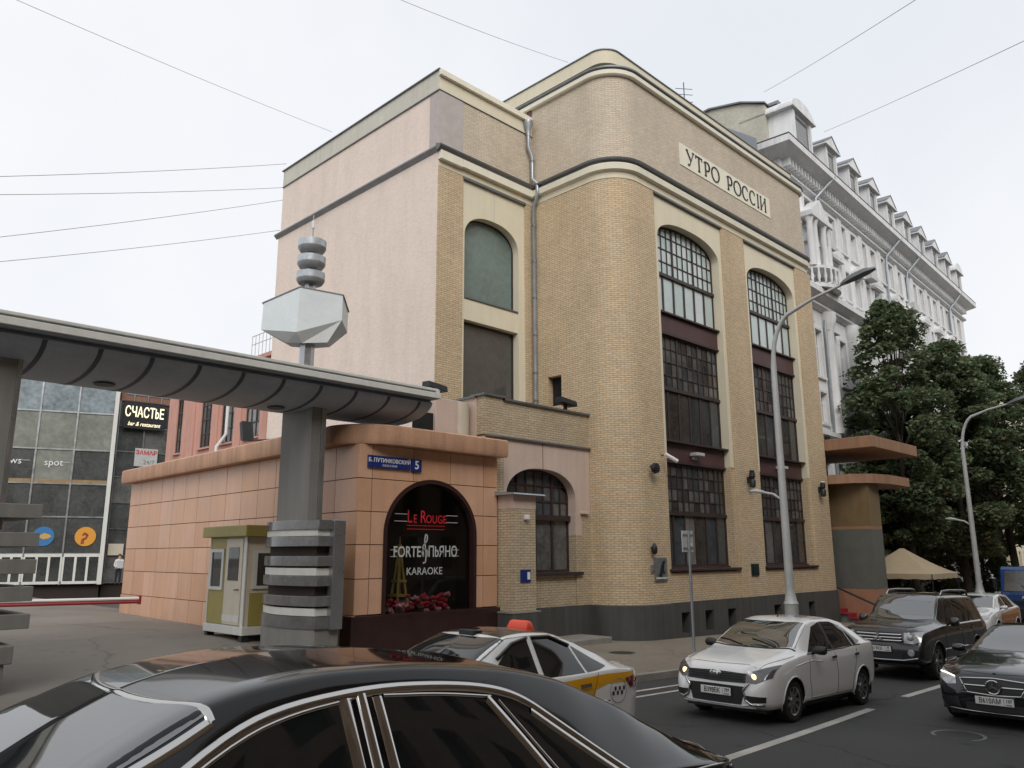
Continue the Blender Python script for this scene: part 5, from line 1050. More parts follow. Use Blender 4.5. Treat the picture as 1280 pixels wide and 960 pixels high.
# canvas tent
tt = thing('canvas_tent', 'beige square canvas tent with pointed top behind the parked cars', 'tent', (43, 14.4, -.35))
cx_, cy_, hw_, ez, tz = 42.9, 15.0, 1.9, 1.75, 2.95
cs = [(cx_-hw_, cy_-hw_), (cx_+hw_, cy_-hw_), (cx_+hw_, cy_+hw_), (cx_-hw_, cy_+hw_)]
mb = MB(); V = []
for j in range(7):
    f = j/6; z = ez+(tz-ez)*(f**1.25); V += [(cx_+(x-cx_)*(1-f*.96), cy_+(y-cy_)*(1-f*.96), z) for x, y in cs]
mb.mesh(V, [(j*4+i, j*4+(i+1) % 4, j*4+4+(i+1) % 4, j*4+4+i) for j in range(6) for i in range(4)]+[(24, 25, 26, 27)]); mb.build('roof', MT['tent'], tt)
mb = MB()
for i in range(4):
    a, b = cs[i], cs[(i+1) % 4]
    for k_ in range(10):
        p, q = [(a[0]+(b[0]-a[0])*f, a[1]+(b[1]-a[1])*f) for f in (k_/10, (k_+1)/10)]; mb.face([(p[0], p[1], ez), (q[0], q[1], ez), (q[0], q[1], ez-.26+.03*(k_ % 2)), (p[0], p[1], ez-.26+.03*((k_+1) % 2))])
mb.build('valance', MT['tent'], tt)
for x, y in cs: MB().tube([(x*.99+cx_*.01, y*.99+cy_*.01, -.5), (x*.99+cx_*.01, y*.99+cy_*.01, ez)], .03, 6).build('pole', MT['dark'], tt)

# ================================================================== STREET LAMPS, SIGN
def street_lamp(x, y, zt, arm_y, arm_z, label):
    zb = gz(x, y); t = thing('street_lamp', label, 'street lamp', (x, y, zb), 'street lamps along the kerb')
    MB().lathe([(.3, -.1), (.3, .1), (.24, .14), (.24, .5), (.27, .55), (.27, .62), (.2, .68), (.19, 1.2), (.21, 1.25), (.17, 1.32), (.14, 1.5), (.13, 1.6)], (x, y, zb), 20).build('base', MT['lampgrey'], t, 35)
    pts = [(x, y, zb+1.5), (x, y, zt-1.6)]+[(x, y-(y-arm_y)*.28*(1-math.cos(R(a))), zt-1.6+1.6*math.sin(R(a))) for a in range(15, 76, 12)]+[(x, y-(y-arm_y)*.5, zt+(arm_z-zt)*.45), (x, arm_y+.35, arm_z-.05)]
    MB().tube(pts, [.125, .085]+[.065]*(len(pts)-4)+[.045, .04], 12).build('pole', MT['lampgrey'], t, 40)
    mb = MB(); V = []
    for f, w_, h_ in ((0, .05, .04), (.1, .1, .06), (.4, .17, .09), (.75, .17, .08), (1, .08, .03)):
        Y = arm_y+.5-f*1.0; Z = arm_z-.1+f*.25; V += [(x-w_, Y, Z), (x+w_, Y, Z), (x+w_*.8, Y, Z+h_*1.5), (x-w_*.8, Y, Z+h_*1.5)]
    mb.mesh(V, [(j*4+i, j*4+(i+1) % 4, j*4+4+(i+1) % 4, j*4+4+i) for j in range(4) for i in range(4)]+[(3, 2, 1, 0), (16, 17, 18, 19)]); mb.build('lamp_head', MT['flash'], t, 40)
    zs2 = 4.25-zr(22)+zr(x); pts = [(x, y, zs2), (x, y+.3, zs2+.22), (x, y+.75, zs2+.32)]
    MB().tube(pts, .035, 8).build('side_arm', MT['lampgrey'], t, 40); MB().tube([(x, y+.6, zs2+.3), (x, y+.85, zs2+.34), (x, y+1.05, zs2+.35)], [.04, .07, .03], 8).build('side_lamp', MT['lampgrey'], t, 40)
street_lamp(22.35, 11.0, 9.9, 8.25, 10.45, 'tall grey street lamp on the pavement in front of the brick building')
street_lamp(40.4, 11.0, 8.9, 8.5, 9.3, 'further grey street lamp beyond the beige tent')
zb = gz(17.3, 11.1); t = thing('traffic_sign', 'grey back of a square traffic sign on a thin post', 'traffic sign', (17.35, 11.1, zb))
MB().tube([(17.35, 11.1, zb-.1), (17.35, 11.1, 3.3)], .035, 10).build('post', MT['zinc'], t, 40)
MB().box(17.1, 17.6, 11.13, 11.15, 2.78, 3.3).build('plate', MT['lampgrey'], t, False, .005)
MB().box(17.12, 17.58, 11.115, 11.13, 2.86, 2.9).build('rail', MT['zinc'], t); MB().box(17.12, 17.58, 11.115, 11.13, 3.18, 3.22).build('rail', MT['zinc'], t)
MB().box(17.43, 17.54, 11.122, 11.129, 2.93, 3.0).build('sticker', MT['signwhite'], t)
MB().lathe([(.045, 0), (.05, .05), (.045, .1)], (17.35, 11.1, 2.0), 10).build('clamp', MT['greytrim'], t)
t = thing('hanging_sign', 'grey back of a sign box hanging at the right edge of the picture', 'sign', (40.4, 8.2, 7.9))
MB().box(40.0, 40.9, 7.5, 7.62, 7.75, 8.75).build('board', MT['lampgrey'], t, False, .02); MB().tube([(40.4, 7.56, 8.7), (40.4, 8.2, 9.35)], .02, 6).build('hanger', MT['dark'], t)

# ================================================================== TREES
def tree(x, y, h, rx, ry, zlo, n, label, seed, lean=(0, 0), dry=.0, trunk_r=.2, ls=.22):
    r_ = np.random.RandomState(seed); zb = gz(x, y); t = thing('street_tree', label, 'tree', (x, y, zb), 'trees along the pavement')
    tr = MB(); top = Vector((x+lean[0], y+lean[1], zb+h*.8))
    pts = [Vector((x, y, zb-.2)), Vector((x+lean[0]*.15, y+lean[1]*.15, zb+h*.22)), Vector((x+lean[0]*.5+r_.uniform(-.2, .2), y+lean[1]*.5+r_.uniform(-.2, .2), zb+h*.5)), top]
    tr.tube(pts, [trunk_r, trunk_r*.75, trunk_r*.45, .03], 9)
    cl = []; zc = zb+(zlo+h)/2; hz_ = (h-zlo)/2
    for k_ in range(120):
        a = r_.uniform(0, 2*math.pi); v = r_.uniform(-.95, .97); rad = math.sqrt(max(0, 1-abs(v)**2.2))*(.5+.5*r_.rand()**.5)*(1 if v < -.1 else 1-.55*(v+.1))
        c_ = Vector((x+lean[0]*(.5+.4*v)+math.cos(a)*rad*rx, y+lean[1]*(.5+.4*v)+math.sin(a)*rad*ry, zc+v*hz_)); cl.append(c_)
        f = min(.95, max(.15, (c_.z-zb)/h*.75)); b0 = pts[1].lerp(top, max(0, (f-.22)/.6)) if f > .22 else pts[1]
        if k_ % 3 == 0: tr.tube([b0, b0.lerp(c_, .55)+Vector((0, 0, .25)), c_], [trunk_r*.28, trunk_r*.16, .015], 5)
    tr.build('trunk', MT['bark'], t, True)
    per = n//len(cl); P = []; 
    for c_ in cl:
        s_ = r_.uniform(.5, 1.25)
        q = r_.normal(0, 1, (per, 3)); q /= np.maximum(.6, np.linalg.norm(q, axis=1))[:, None]; q *= (r_.rand(per)**.45)[:, None]
        P.append(np.array(c_)+q*np.array([rx*.30, ry*.30, hz_*.075])*s_+np.array([0, 0, -.25])*(np.linalg.norm(q, axis=1)**2)[:, None])
    P = np.concatenate(P); m = len(P)
    d1 = r_.normal(0, 1, (m, 3)); d1[:, 2] *= .45; d1 /= np.linalg.norm(d1, axis=1)[:, None]; d2 = np.cross(d1, r_.normal(0, 1, (m, 3))*[.5, .5, 1]); d2 /= np.linalg.norm(d2, axis=1)[:, None]
    sz = ls*r_.uniform(.6, 1.3, m)[:, None]; a_, b_ = d1*sz*.6, d2*sz*.38
    V = np.stack([P-a_, P+b_, P+a_, P-b_], 1).reshape(-1, 3)-np.array([x, y, zb])
    me = bpy.data.meshes.new('crown'); me.vertices.add(4*m); me.vertices.foreach_set('co', V.astype('f').ravel()); me.loops.add(4*m); me.loops.foreach_set('vertex_index', np.arange(4*m, dtype='i'))
    me.polygons.add(m); me.polygons.foreach_set('loop_start', np.arange(0, 4*m, 4, dtype='i')); me.polygons.foreach_set('loop_total', np.full(m, 4, 'i'))
    me.materials.append(MT['leaf']); me.materials.append(MT['leaf2']); me.materials.append(MT['leafb']); zz = (P[:, 2]-zb)/h
    me.polygons.foreach_set('material_index', np.where(r_.rand(m) < dry*np.clip(1.4-zz*2, .1, 1), 1, np.where(r_.rand(m) < .3, 2, 0)).astype('i')); me.update(); me.validate()
    o = bpy.data.objects.new('crown', me); COL.objects.link(o); o.location = (x, y, zb); attach(o, t); return t
tree(45.6, 15.4, 17.4, 2.9, 2.7, 3.5, 26000, 'tall narrow dark green tree nearest the portico in front of the white building', 1, dry=.15, trunk_r=.22)
tree(51.5, 14.6, 15.8, 4.0, 3.2, 2.8, 44000, 'broad dark green tree behind the further street lamp', 2, dry=.35, trunk_r=.25)
tree(49, 17.0, 13.5, 3.2, 1.3, 2.2, 26000, 'lower bushy tree against the white facade between two taller trees', 3, dry=.3, trunk_r=.18)
tree(57.5, 13.4, 15.5, 4.6, 3.2, 3.6, 40000, 'dark green tree at the right edge with leaning trunk', 4, lean=(-2.0, .6), dry=.25, trunk_r=.28)
tree(66, 12.4, 17.0, 5.0, 3.4, 2.5, 26000, 'furthest tree down the street at the right edge', 5, dry=.2, trunk_r=.28)
tree(46.8, 16.6, 8.5, 2.8, 1.3, 1.2, 20000, 'low browning tree behind the beige tent', 6, dry=.75, trunk_r=.12)
tree(56, 16.8, 9.5, 5.5, 1.5, .4, 30000, 'low dark tree in the shade behind the blue truck', 8, dry=.4, trunk_r=.12)
tree(61.5, 16.4, 10.5, 3.4, 1.4, .6, 20000, 'low dark tree hiding the end of the white facade behind the further lamp', 9, dry=.3, trunk_r=.14)
t = thing('far_building', 'plain yellowish apartment building glimpsed behind the trees down the street', 'building', (92, 16, -1))
fZ = Fr(82, 19.5, R(3)); mb = MB(); hz2 = [(s, s+1.1) for s in [1+2.4*i for i in range(15)]]; facade_wall(fZ, mb, 0, 38, [(1+3.2*i, 2.8+3.2*i, hz2) for i in range(5)], -2, 18); mb.build('wall', MT['beige'], t); fZ.box(MB(), 0, 38, -10, -.45, -2, 17.9).build('core', MT['joint'], t); fZ.box(MB(), -.3, 38.3, -10, .5, 18, 18.5).build('cornice', MT['beige'], t)
# block across the street, out of view, made dark and tall to dim reflections
fO = Fr(90, -9.5, R(180)); t = thing('opposite_building', 'plain brown brick six storey block across the street, mirrored in the car windows', 'building', (15, -12, .5))
mb = MB(); hz3 = [(s, s+1.4) for s in [2+3.2*i for i in range(44)]]; facade_wall(fO, mb, 0, 145, [(1.8+3.4*i, 3.9+3.4*i, hz3) for i in range(6)], -2, 24); mb.build('wall', brick_mat('brown brick', (.26, .17, .10), (.20, .125, .075), (.2, .16, .12)), t); fO.box(MB(), 0, 145, -10, -.42, -2, 23.9).build('core', MT['joint'], t); fO.box(MB(), -1, 146, -10, .6, 24, 24.6).build('cornice', MT['beige'], t)

t = thing('reflection_block', 'brown brick block closing the far end of the street, mirrored in car paint', 'building', (130, 5, -1))  # unseen block put in only to darken what the car paint mirrors
fE = Fr(128, 40, R(-90)); mb = MB(); hz4 = [(s, s+1.4) for s in [2+3.2*i for i in range(17)]]; facade_wall(fE, mb, 0, 60, [(1.8+3.4*i, 3.9+3.4*i, hz4) for i in range(5)], -3, 21); mb.build('wall', bpy.data.materials['brown brick'], t); fE.box(MB(), 0, 60, -8, -.42, -3, 20.9).build('core', MT['joint'], t)

# ================================================================== OVERHEAD CABLES
def cable(a, b, sag, label, r=.014):
    a, b = Vector(a), Vector(b); pts = [a.lerp(b, i/16)+Vector((0, 0, -sag*4*(i/16)*(1-i/16))) for i in range(17)]
    MB().tube(pts, r, 5).build('overhead_cable', MT['wire'], None, True, label=label, cat='cable', group='overhead cables')
cable((-1.25, 25.53, 11.33), (14.7, 27.64, 18.4), 0.15, 'topmost of the four thin cables left of the pink wall', 0.010)
cable((-1.19, 25.58, 11.06), (14.86, 28.03, 17.54), 0.15, 'second cable from the top left of the pink wall', 0.010)
cable((-0.9, 26.13, 9.46), (14.96, 28.21, 17.08), 0.15, 'third cable from the top left of the pink wall', 0.010)
cable((-0.8, 26.19, 9.03), (15.14, 28.67, 15.94), 0.15, 'lowest of the four thin cables left of the pink wall', 0.010)
cable((-2.95, 19.18, 15.33), (15.42, 25.44, 19.23), 0.15, 'faint cable falling from the top left sky to the pink wall roof', 0.007)
cable((14.42, -0.45, 13.69), (35.73, 16.99, 26.23), 0.15, 'cable crossing the sky from the top edge to the corner attic', 0.010)
cable((13.58, -3.81, 11.33), (41.24, 16.27, 25.87), 0.15, 'cable crossing the sky from the right edge to the white cornice', 0.010)
cable((6.94, 15.01, 16.43), (20.24, 17.15, 20.65), 0.15, 'faint cable ending at the brick building parapet', 0.007)

# ================================================================== VEHICLES (local x runs from nose to tail, all drive towards -X)
def chaikin(P, n=2):
    for _ in range(n):
        Q = [P[0]]
        for a, b in zip(P[:-1], P[1:]): Q += [tuple(a[i]*.75+b[i]*.25 for i in range(len(a))), tuple(a[i]*.25+b[i]*.75 for i in range(len(a)))]
        Q.append(P[-1]); P = Q
    return P
class Car:
    def __init__(s, name, label, cat, X0, Yc, L, paintm, top, hw, belt, wr, zb, wheels, wr_r, wheel_w=.2, yaw=0, edge=.09, zoff=0, group=None, crown=.02, nst=110, pitch=None):
        xm = X0+L/2; sl = math.atan2(zr(X0+wheels[0])-zr(X0+wheels[1]), wheels[1]-wheels[0]) if pitch is None else pitch
        s.root = thing(name, label, cat, (X0, Yc, zr(X0+wheels[0])+wheels[0]*math.tan(sl)+zoff), group, (0, sl, yaw)); LOCALROOT.add(s.root.name)
        s.L = L; s.pm = paintm; s.top = pchip(top); s.hw = pchip(hw); s.belt = pchip(belt); s.wr = pchip(wr); s.zbf = pchip(zb); s.wheels = wheels; s.r = wr_r
        f_edge = pchip(edge) if isinstance(edge, list) else (lambda x: edge)
        keys = sorted(set([0, .015, .04, .08, .13, .2]+[L*i/nst for i in range(nst+1)]+[L-.2, L-.13, L-.08, L-.04, L-.015]))
        keys = [k_ for i, k_ in enumerate(keys) if i == 0 or k_-keys[i-1] > .004]
        rings = []
        for x in keys:
            W, zt, zsb, wr_, zb_ = s.hw(x), s.top(x), s.belt(x), s.wr(x), s.zbf(x); zs_ = min(zsb, zt-.03); ed = f_edge(x)
            ze = max(zs_+.005, zt-ed); H = zs_-zb_
            half = [(0, zb_), (W*.78, zb_), (W*.93, zb_+.03), (W*.985, zb_+H*.22), (W, zb_+H*.55), (W*.995, zb_+H*.82), (W*.965, zs_-.01), (W*.93, zs_+.012 if ze > zs_+.05 else zs_), (wr_, ze), (wr_*.93, zt-ed*.38), (wr_*.6, zt-crown*.5), (0, zt)]
            half = chaikin(half, 2); rings.append([(x, y, z) for y, z in half])
        n = len(rings[0]); V = [p for r_ in rings for p in r_]+[(p[0], -p[1], p[2]) for r_ in rings for p in r_]; o2 = len(rings)*n; F = []
        ra = wr_r*1.13; s.ra = ra
        def cut(idx):
            c_ = np.mean([V[i] for i in idx], 0)
            if abs(c_[1]) < .5*s.hw(c_[0]): return False
            return any((c_[0]-wx)**2+(c_[2]-wr_r)**2 < ra*ra for wx in wheels)
        for i in range(len(rings)-1):
            for j in range(n-1):
                a = (i*n+j, (i+1)*n+j, (i+1)*n+j+1, i*n+j+1)
                if not cut(a): F.append(a[::-1])
                b = tuple(o2+k_ for k_ in a)
                if not cut(b): F.append(b)
        for base in (0, (len(rings)-1)*n):
            for j in range(n-1): F.append((base+j, base+j+1, o2+base+j+1, o2+base+j))
        s.bvh = BVHTree.FromPolygons([Vector(v) for v in V], F)
        mb = MB(); mb.mesh(V, F); s.body = mb.build('body', paintm, s.root, 42)
        hwm = max(s.hw(wheels[0]), s.hw(wheels[1]))
        ub = MB(); ub.box(.25, L-.25, -hwm*.78, hwm*.78, s.zbf(L/2)-.03, s.zbf(L/2)+.12); ub.build('underbody', MT['plastic'], s.root)
        for wx in wheels:
            for sg in (-1, 1):
                w_ = s.hw(wx); a = MB(); V2 = []; m = 20
                for k_ in range(m+1):
                    t_ = R(-25+230*k_/m); x_, z_ = wx+ra*1.02*math.cos(t_), wr_r+ra*1.02*math.sin(t_); V2 += [(x_, sg*(w_-.03), z_), (x_, sg*(w_-.36), z_)]
                a.mesh(V2, [(2*k_, 2*k_+1, 2*k_+3, 2*k_+2) for k_ in range(m)]); a.face([(wx-ra, sg*(w_-.34), .1), (wx+ra, sg*(w_-.34), .1), (wx+ra, sg*(w_-.34), wr_r*2.15), (wx-ra, sg*(w_-.34), wr_r*2.15)])
                a.build('wheel_arch', MT['plastic'], s.root)
                lip = [];
                for k_ in range(25):
                    t_ = R(-18+216*k_/24); x_, z_ = wx+ra*math.cos(t_), wr_r+ra*math.sin(t_); h = s.hit((x_+.04*math.cos(t_), z_+.04*math.sin(t_)), 'L' if sg < 0 else 'R')
                    lip.append((x_, h[0].y if h else sg*w_, z_))
                MB().tube(lip, .014, 6).build('arch_lip', paintm, s.root, True)
    def hit(s, ab, d):
        a, b = ab
        o_, dr = {'L': ((a, -4, b), (0, 1, 0)), 'R': ((a, 4, b), (0, -1, 0)), 'F': ((-2, a, b), (1, 0, 0)), 'B': ((s.L+2, a, b), (-1, 0, 0)), 'T': ((a, b, 4), (0, 0, -1))}[d]
        h = s.bvh.ray_cast(Vector(o_), Vector(dr))
        if h[0] is None:
            h = s.bvh.find_nearest(Vector({'L': (a, -s.hw(a), b), 'R': (a, s.hw(a), b), 'F': (0, a, b), 'B': (s.L, a, b), 'T': (a, b, 1)}[d]))
        nrm = h[1]*(1 if h[1].dot(Vector(dr)) < 0 else -1)
        return h[0], nrm
    def patch(s, lo, hi, d, m_, name, eps=.005, nu=16, nv=6, parent=None, smooth=True, label=None):
        def res(P, n_):
            P = [Vector(p) for p in P]; L_ = [0]
            for a, b in zip(P[:-1], P[1:]): L_.append(L_[-1]+(b-a).length)
            out = []
            for i in range(n_+1):
                t_ = L_[-1]*i/n_; k_ = max(j for j in range(len(L_)) if L_[j] <= t_+1e-9); k_ = min(k_, len(P)-2); out.append(P[k_].lerp(P[k_+1], (t_-L_[k_])/max(1e-9, L_[k_+1]-L_[k_])))
            return out
        a, b = res(lo, nu), res(hi, nu); V = []
        for i in range(nu+1):
            for j in range(nv+1):
                q = a[i].lerp(b[i], j/nv); h, n_ = s.hit((q.x, q.y), d); V.append(h+n_*eps)
        F = [(i*(nv+1)+j, (i+1)*(nv+1)+j, (i+1)*(nv+1)+j+1, i*(nv+1)+j+1) for i in range(nu) for j in range(nv)]
        return MB().mesh(V, F).build(name, m_, parent or s.root, smooth, label=label)
    def trim(s, pts, d, r_, m_, name, eps=.004, n_=6, sub=8, parent=None):
        Q = []
        for a, b in zip(pts[:-1], pts[1:]):
            for i in range(sub): f = i/sub; Q.append((a[0]+(b[0]-a[0])*f, a[1]+(b[1]-a[1])*f))
        Q.append(pts[-1]); P = []
        for q in Q: h, nn = s.hit(q, d); P.append(h+nn*eps)
        return MB().tube(P, r_, n_).build(name, m_, parent or s.root, True)
    def strip(s, pts, wd, d, m_, name, eps=.008, sub=3, parent=None):
        Q = []; pts = chaikin(pts, 2) if len(pts) > 2 else [tuple(Vector(pts[0]).lerp(Vector(pts[1]), i/4)) for i in range(5)]
        for a, b in zip(pts[:-1], pts[1:]):
            for i in range(sub): f = i/sub; Q.append(Vector((a[0]+(b[0]-a[0])*f, a[1]+(b[1]-a[1])*f)))
        Q.append(Vector(pts[-1])); V = []; n_ = len(Q)
        for i, q in enumerate(Q):
            t_ = (Q[min(i+1, n_-1)]-Q[max(i-1, 0)]).normalized(); p = Vector((-t_.y, t_.x))*wd/2
            for k_ in (-1, -.6, .6, 1):
                r_ = q+p*k_; h, nn = s.hit((r_.x, r_.y), d); V.append(h+nn*(eps if abs(k_) < .9 else eps*.15))
        return MB().mesh(V, [(i*4+j, i*4+4+j, i*4+5+j, i*4+1+j) for i in range(n_-1) for j in range(3)]).build(name, m_, parent or s.root, True)
    def both(s, fn): fn('L', -1); fn('R', 1)
    def wheels_(s, spokes=8, ww=.2, rimf=.66, cap=None, alloy='alloy', inset=.03):
        for wx in s.wheels:
            for sg in (-1, 1):
                yo = sg*(s.hw(wx)-inset); r_ = s.r; e = bpy.data.objects.new('wheel', None); COL.objects.link(e); e.parent = s.root; e.location = (0, 0, 0); e.empty_display_size = .2
                P = lambda y_: yo-sg*y_
                def lathe(prof, nm, m_):
                    mb = MB(); V = []; n_ = 32
                    for rr, yy in prof:
                        for k_ in range(n_): t_ = 2*math.pi*k_/n_; V.append((wx+rr*math.cos(t_), P(yy), r_+rr*math.sin(t_)))
                    F = [(i*n_+k_, i*n_+(k_+1) % n_, (i+1)*n_+(k_+1) % n_, (i+1)*n_+k_) for i in range(len(prof)-1) for k_ in range(n_)]
                    mb.mesh(V, F); return mb.build(nm, m_, e, 40)
                lathe([(r_*rimf, .02), (r_*.82, 0), (r_*.95, .012), (r_, .04), (r_, ww-.04), (r_*.95, ww), (r_*.5, ww)], 'tyre', MT['rubber'])
                lathe([(0, .055), (r_*.55, .06), (r_*.57, .03), (r_*rimf, .012), (r_*rimf, .05), (0.001, .09)], 'rim_back', MT['plastic'])
                mb = MB()
                for k_ in range(spokes):
                    t_ = 2*math.pi*k_/spokes; c_, s_ = math.cos(t_), math.sin(t_); w0, w1 = r_*.10, r_*.075
                    pts = [(r_*.1, -w0), (r_*rimf, -w1), (r_*rimf, w1), (r_*.1, w0)]
                    Vv = [(wx+a*c_-b*s_, P(.018+(.02 if a < r_*.3 else 0)), r_+a*s_+b*c_) for a, b in pts]+[(wx+a*c_-b*s_, P(.06), r_+a*s_+b*c_) for a, b in pts]
                    mb.hexa(Vv)
                n_ = 28; V = []
                for rr, yy in ((r_*rimf*.94, .02), (r_*rimf*1.01, .008), (r_*rimf*1.01, .05)):
                    for k_ in range(n_): t_ = 2*math.pi*k_/n_; V.append((wx+rr*math.cos(t_), P(yy), r_+rr*math.sin(t_)))
                mb.mesh(V, [(i*n_+k_, i*n_+(k_+1) % n_, (i+1)*n_+(k_+1) % n_, (i+1)*n_+k_) for i in range(2) for k_ in range(n_)])
                V = [];
                for rr, yy in ((.001, .02), (r_*.16, .022), (r_*.18, .05)):
                    for k_ in range(n_): t_ = 2*math.pi*k_/n_; V.append((wx+rr*math.cos(t_), P(yy), r_+rr*math.sin(t_)))
                mb.mesh(V, [(i*n_+k_, i*n_+(k_+1) % n_, (i+1)*n_+(k_+1) % n_, (i+1)*n_+k_) for i in range(2) for k_ in range(n_)])
                mb.build('rim', MT[alloy], e, 40)
    def plate(s, z, txt, reg, d='F', off=.03, w_=.52, h_=.112, tilt=0):
        x = s.hit((0, z), d)[0].x; sg = -1 if d == 'F' else 1; X = x+sg*off
        mb = MB(); mb.box(min(X, X-sg*.015), max(X, X-sg*.015), -w_/2, w_/2, z-h_/2, z+h_/2); p = mb.build('number_plate', MT['plate'], s.root, False, .004)
        MB().box(min(X-sg*.03, X-sg*.012), max(X-sg*.03, X-sg*.012), -w_/2-.012, w_/2+.012, z-h_/2-.012, z+h_/2+.012).build('plate_holder', MT['plastic'], p)
        def put(tx, size, yc, zc, sx=.8):
            V, F = text_geo(tx, size, sx, .001, bold=.0012)     # seen from the front the car's +y runs to the left
            MB().mesh([(X+sg*(.002+c_), (yc+a)*sg, zc+b) for a, b, c_ in V], F).build('plate_character', MT['char'], p)
        put(txt, .105, -.06, z, .78); put(reg, .075, .195, z+.014, .75)
        MB().box(min(X, X+sg*.002), max(X, X+sg*.002), .128*sg-.002, .128*sg+.002, z-h_/2+.008, z+h_/2-.008).build('plate_divider', MT['char'], p)
        MB().box(min(X, X+sg*.002), max(X, X+sg*.002), *sorted((.15*sg, .235*sg)), z-h_/2+.012, z-h_/2+.03).build('plate_flag', MT['plaque'], p)
        return X
    def mirror(s, x, z, m_, w_=.2, h_=.14, glass=True):
        for sg, d in ((-1, 'L'), (1, 'R')):
            h, n_ = s.hit((x+.05, z-.06), d); y0 = h.y
            mb = MB(); V = []
            for f, sc in ((0, .55), (.15, .85), (.5, 1), (.85, .95), (1, .7)):
                y = y0+sg*(.05+f*w_); hx, hz_ = .075*sc, h_/2*sc
                V += [(x+hx*math.cos(t_)*(.7 if math.cos(t_) > 0 else 1.1), y, z+hz_*math.sin(t_)) for t_ in [2*math.pi*k_/12 for k_ in range(12)]]
            mb.mesh(V, [(i*12+k_, i*12+(k_+1) % 12, (i+1)*12+(k_+1) % 12, (i+1)*12+k_) for i in range(4) for k_ in range(12)]+[tuple(range(12)), tuple(range(48, 60))])
            o = mb.build('mirror', m_, s.root, 50); MB().tube([(x+.05, y0-sg*.03, z-.07), (x+.01, y0+sg*.1, z-.02)], .025, 8).build('mirror_stalk', MT['plastic'], o)

AG = MT['autoglass']; WS = MT['windscreen']; BK = MT['plastic']; CH = MT['chrome']
def gap(c, pts, d='L', r_=.004): return c.trim(pts, d, r_, BK, 'panel_gap', .001, 5, 6)

# ---- white compact saloon facing the viewer
wp = paint('white paint', (.80, .80, .79))
c = Car('white_saloon_car', 'white compact saloon driving towards the viewer with lit headlights', 'car', 11.45, 6.97, 4.41, wp,
  top=[(0, .60), (.02, .74), (.1, .84), (.3, .91), (.8, 1.0), (1.08, 1.05), (1.28, 1.14), (1.68, 1.37), (1.95, 1.465), (2.3, 1.505), (2.8, 1.505), (3.25, 1.45), (3.65, 1.29), (3.95, 1.165), (4.25, 1.13), (4.36, 1.03), (4.41, .75)],
  hw=[(0, .60), (.05, .70), (.15, .79), (.4, .86), (.9, .882), (2.2, .882), (3.5, .88), (4.0, .85), (4.25, .78), (4.37, .70), (4.41, .6)],
  belt=[(0, .5), (.3, .8), (.9, .93), (1.5, .975), (3.0, 1.0), (3.8, 1.05), (4.41, 1.03)],
  wr=[(0, .45), (.3, .62), (.9, .7), (1.25, .72), (1.7, .65), (2.1, .615), (2.9, .605), (3.4, .62), (3.9, .69), (4.41, .5)],
  zb=[(0, .27), (.3, .2), (1, .19), (3.6, .2), (4.1, .27), (4.41, .34)], wheels=(.86, 3.495), wr_r=.315, edge=[(0, .04), (.9, .05), (1.3, .05), (1.8, .085), (3.2, .085), (3.9, .04), (4.41, .04)])
c.wheels_(9)
c.patch([(1.22, -.73), (1.1, -.36), (1.07, 0), (1.1, .36), (1.22, .73)], [(1.92, -.605), (1.84, -.3), (1.82, 0), (1.84, .3), (1.92, .605)], 'T', WS, 'windscreen', .004, 24, 10)
c.trim([(1.18, -.75), (1.06, -.36), (1.03, 0), (1.06, .36), (1.18, .75)], 'T', .012, BK, 'cowl_seal')
def sw(d, sg):
    c.patch([(1.45, .985), (2.0, .995), (2.36, 1.0)], [(1.64, 1.1), (2.02, 1.36), (2.36, 1.425)], d, AG, 'front_window', .004)
    c.patch([(2.44, 1.0), (2.8, 1.01), (3.2, 1.02)], [(2.44, 1.43), (2.8, 1.42), (3.14, 1.345)], d, AG, 'rear_window', .004)
    c.patch([(3.24, 1.02), (3.45, 1.045), (3.55, 1.075)], [(3.18, 1.325), (3.33, 1.25), (3.55, 1.09)], d, AG, 'quarter_window', .004)
    c.patch([(2.37, 1.0), (2.43, 1.0)], [(2.37, 1.425), (2.43, 1.428)], d, BK, 'door_pillar', .005, 2, 6)
    c.trim([(1.4, .97), (2.0, .982), (2.8, .995), (3.5, 1.03)], d, .009, BK, 'belt_seal')
    gap(c, [(1.42, .9), (1.38, .6), (1.45, .3)], d); gap(c, [(2.40, .96), (2.44, .6), (2.42, .3)], d); gap(c, [(3.3, .97), (3.2, .75), (3.05, .45), (3.05, .3)], d); gap(c, [(1.45, .3), (3.05, .3)], d)
    for x in (2.2, 3.12): c.patch([(x, .855), (x+.19, .865)], [(x, .89), (x+.19, .9)], d, BK, 'door_handle', .03, 4, 2)
    c.patch([(1.3, .22), (3.05, .22)], [(1.3, .27), (3.05, .27)], d, BK, 'sill_trim', .004)
c.both(sw)
def fr(pts_lo, pts_hi, m_, nm, eps=.006, nu=14, nv=4): return c.patch(pts_lo, pts_hi, 'F', m_, nm, eps, nu, nv)
fr([(-.5, .6), (0, .59), (.5, .6)], [(-.54, .735), (0, .75), (.54, .735)], BK, 'grille'); fr([(-.42, .29), (0, .285), (.42, .29)], [(-.5, .55), (0, .555), (.5, .55)], BK, 'lower_grille')
for z in (.655, .69, .72): c.trim([(-.46, z), (0, z-.005), (.46, z)], 'F', .008, MT['dark'], 'grille_bar', .01)
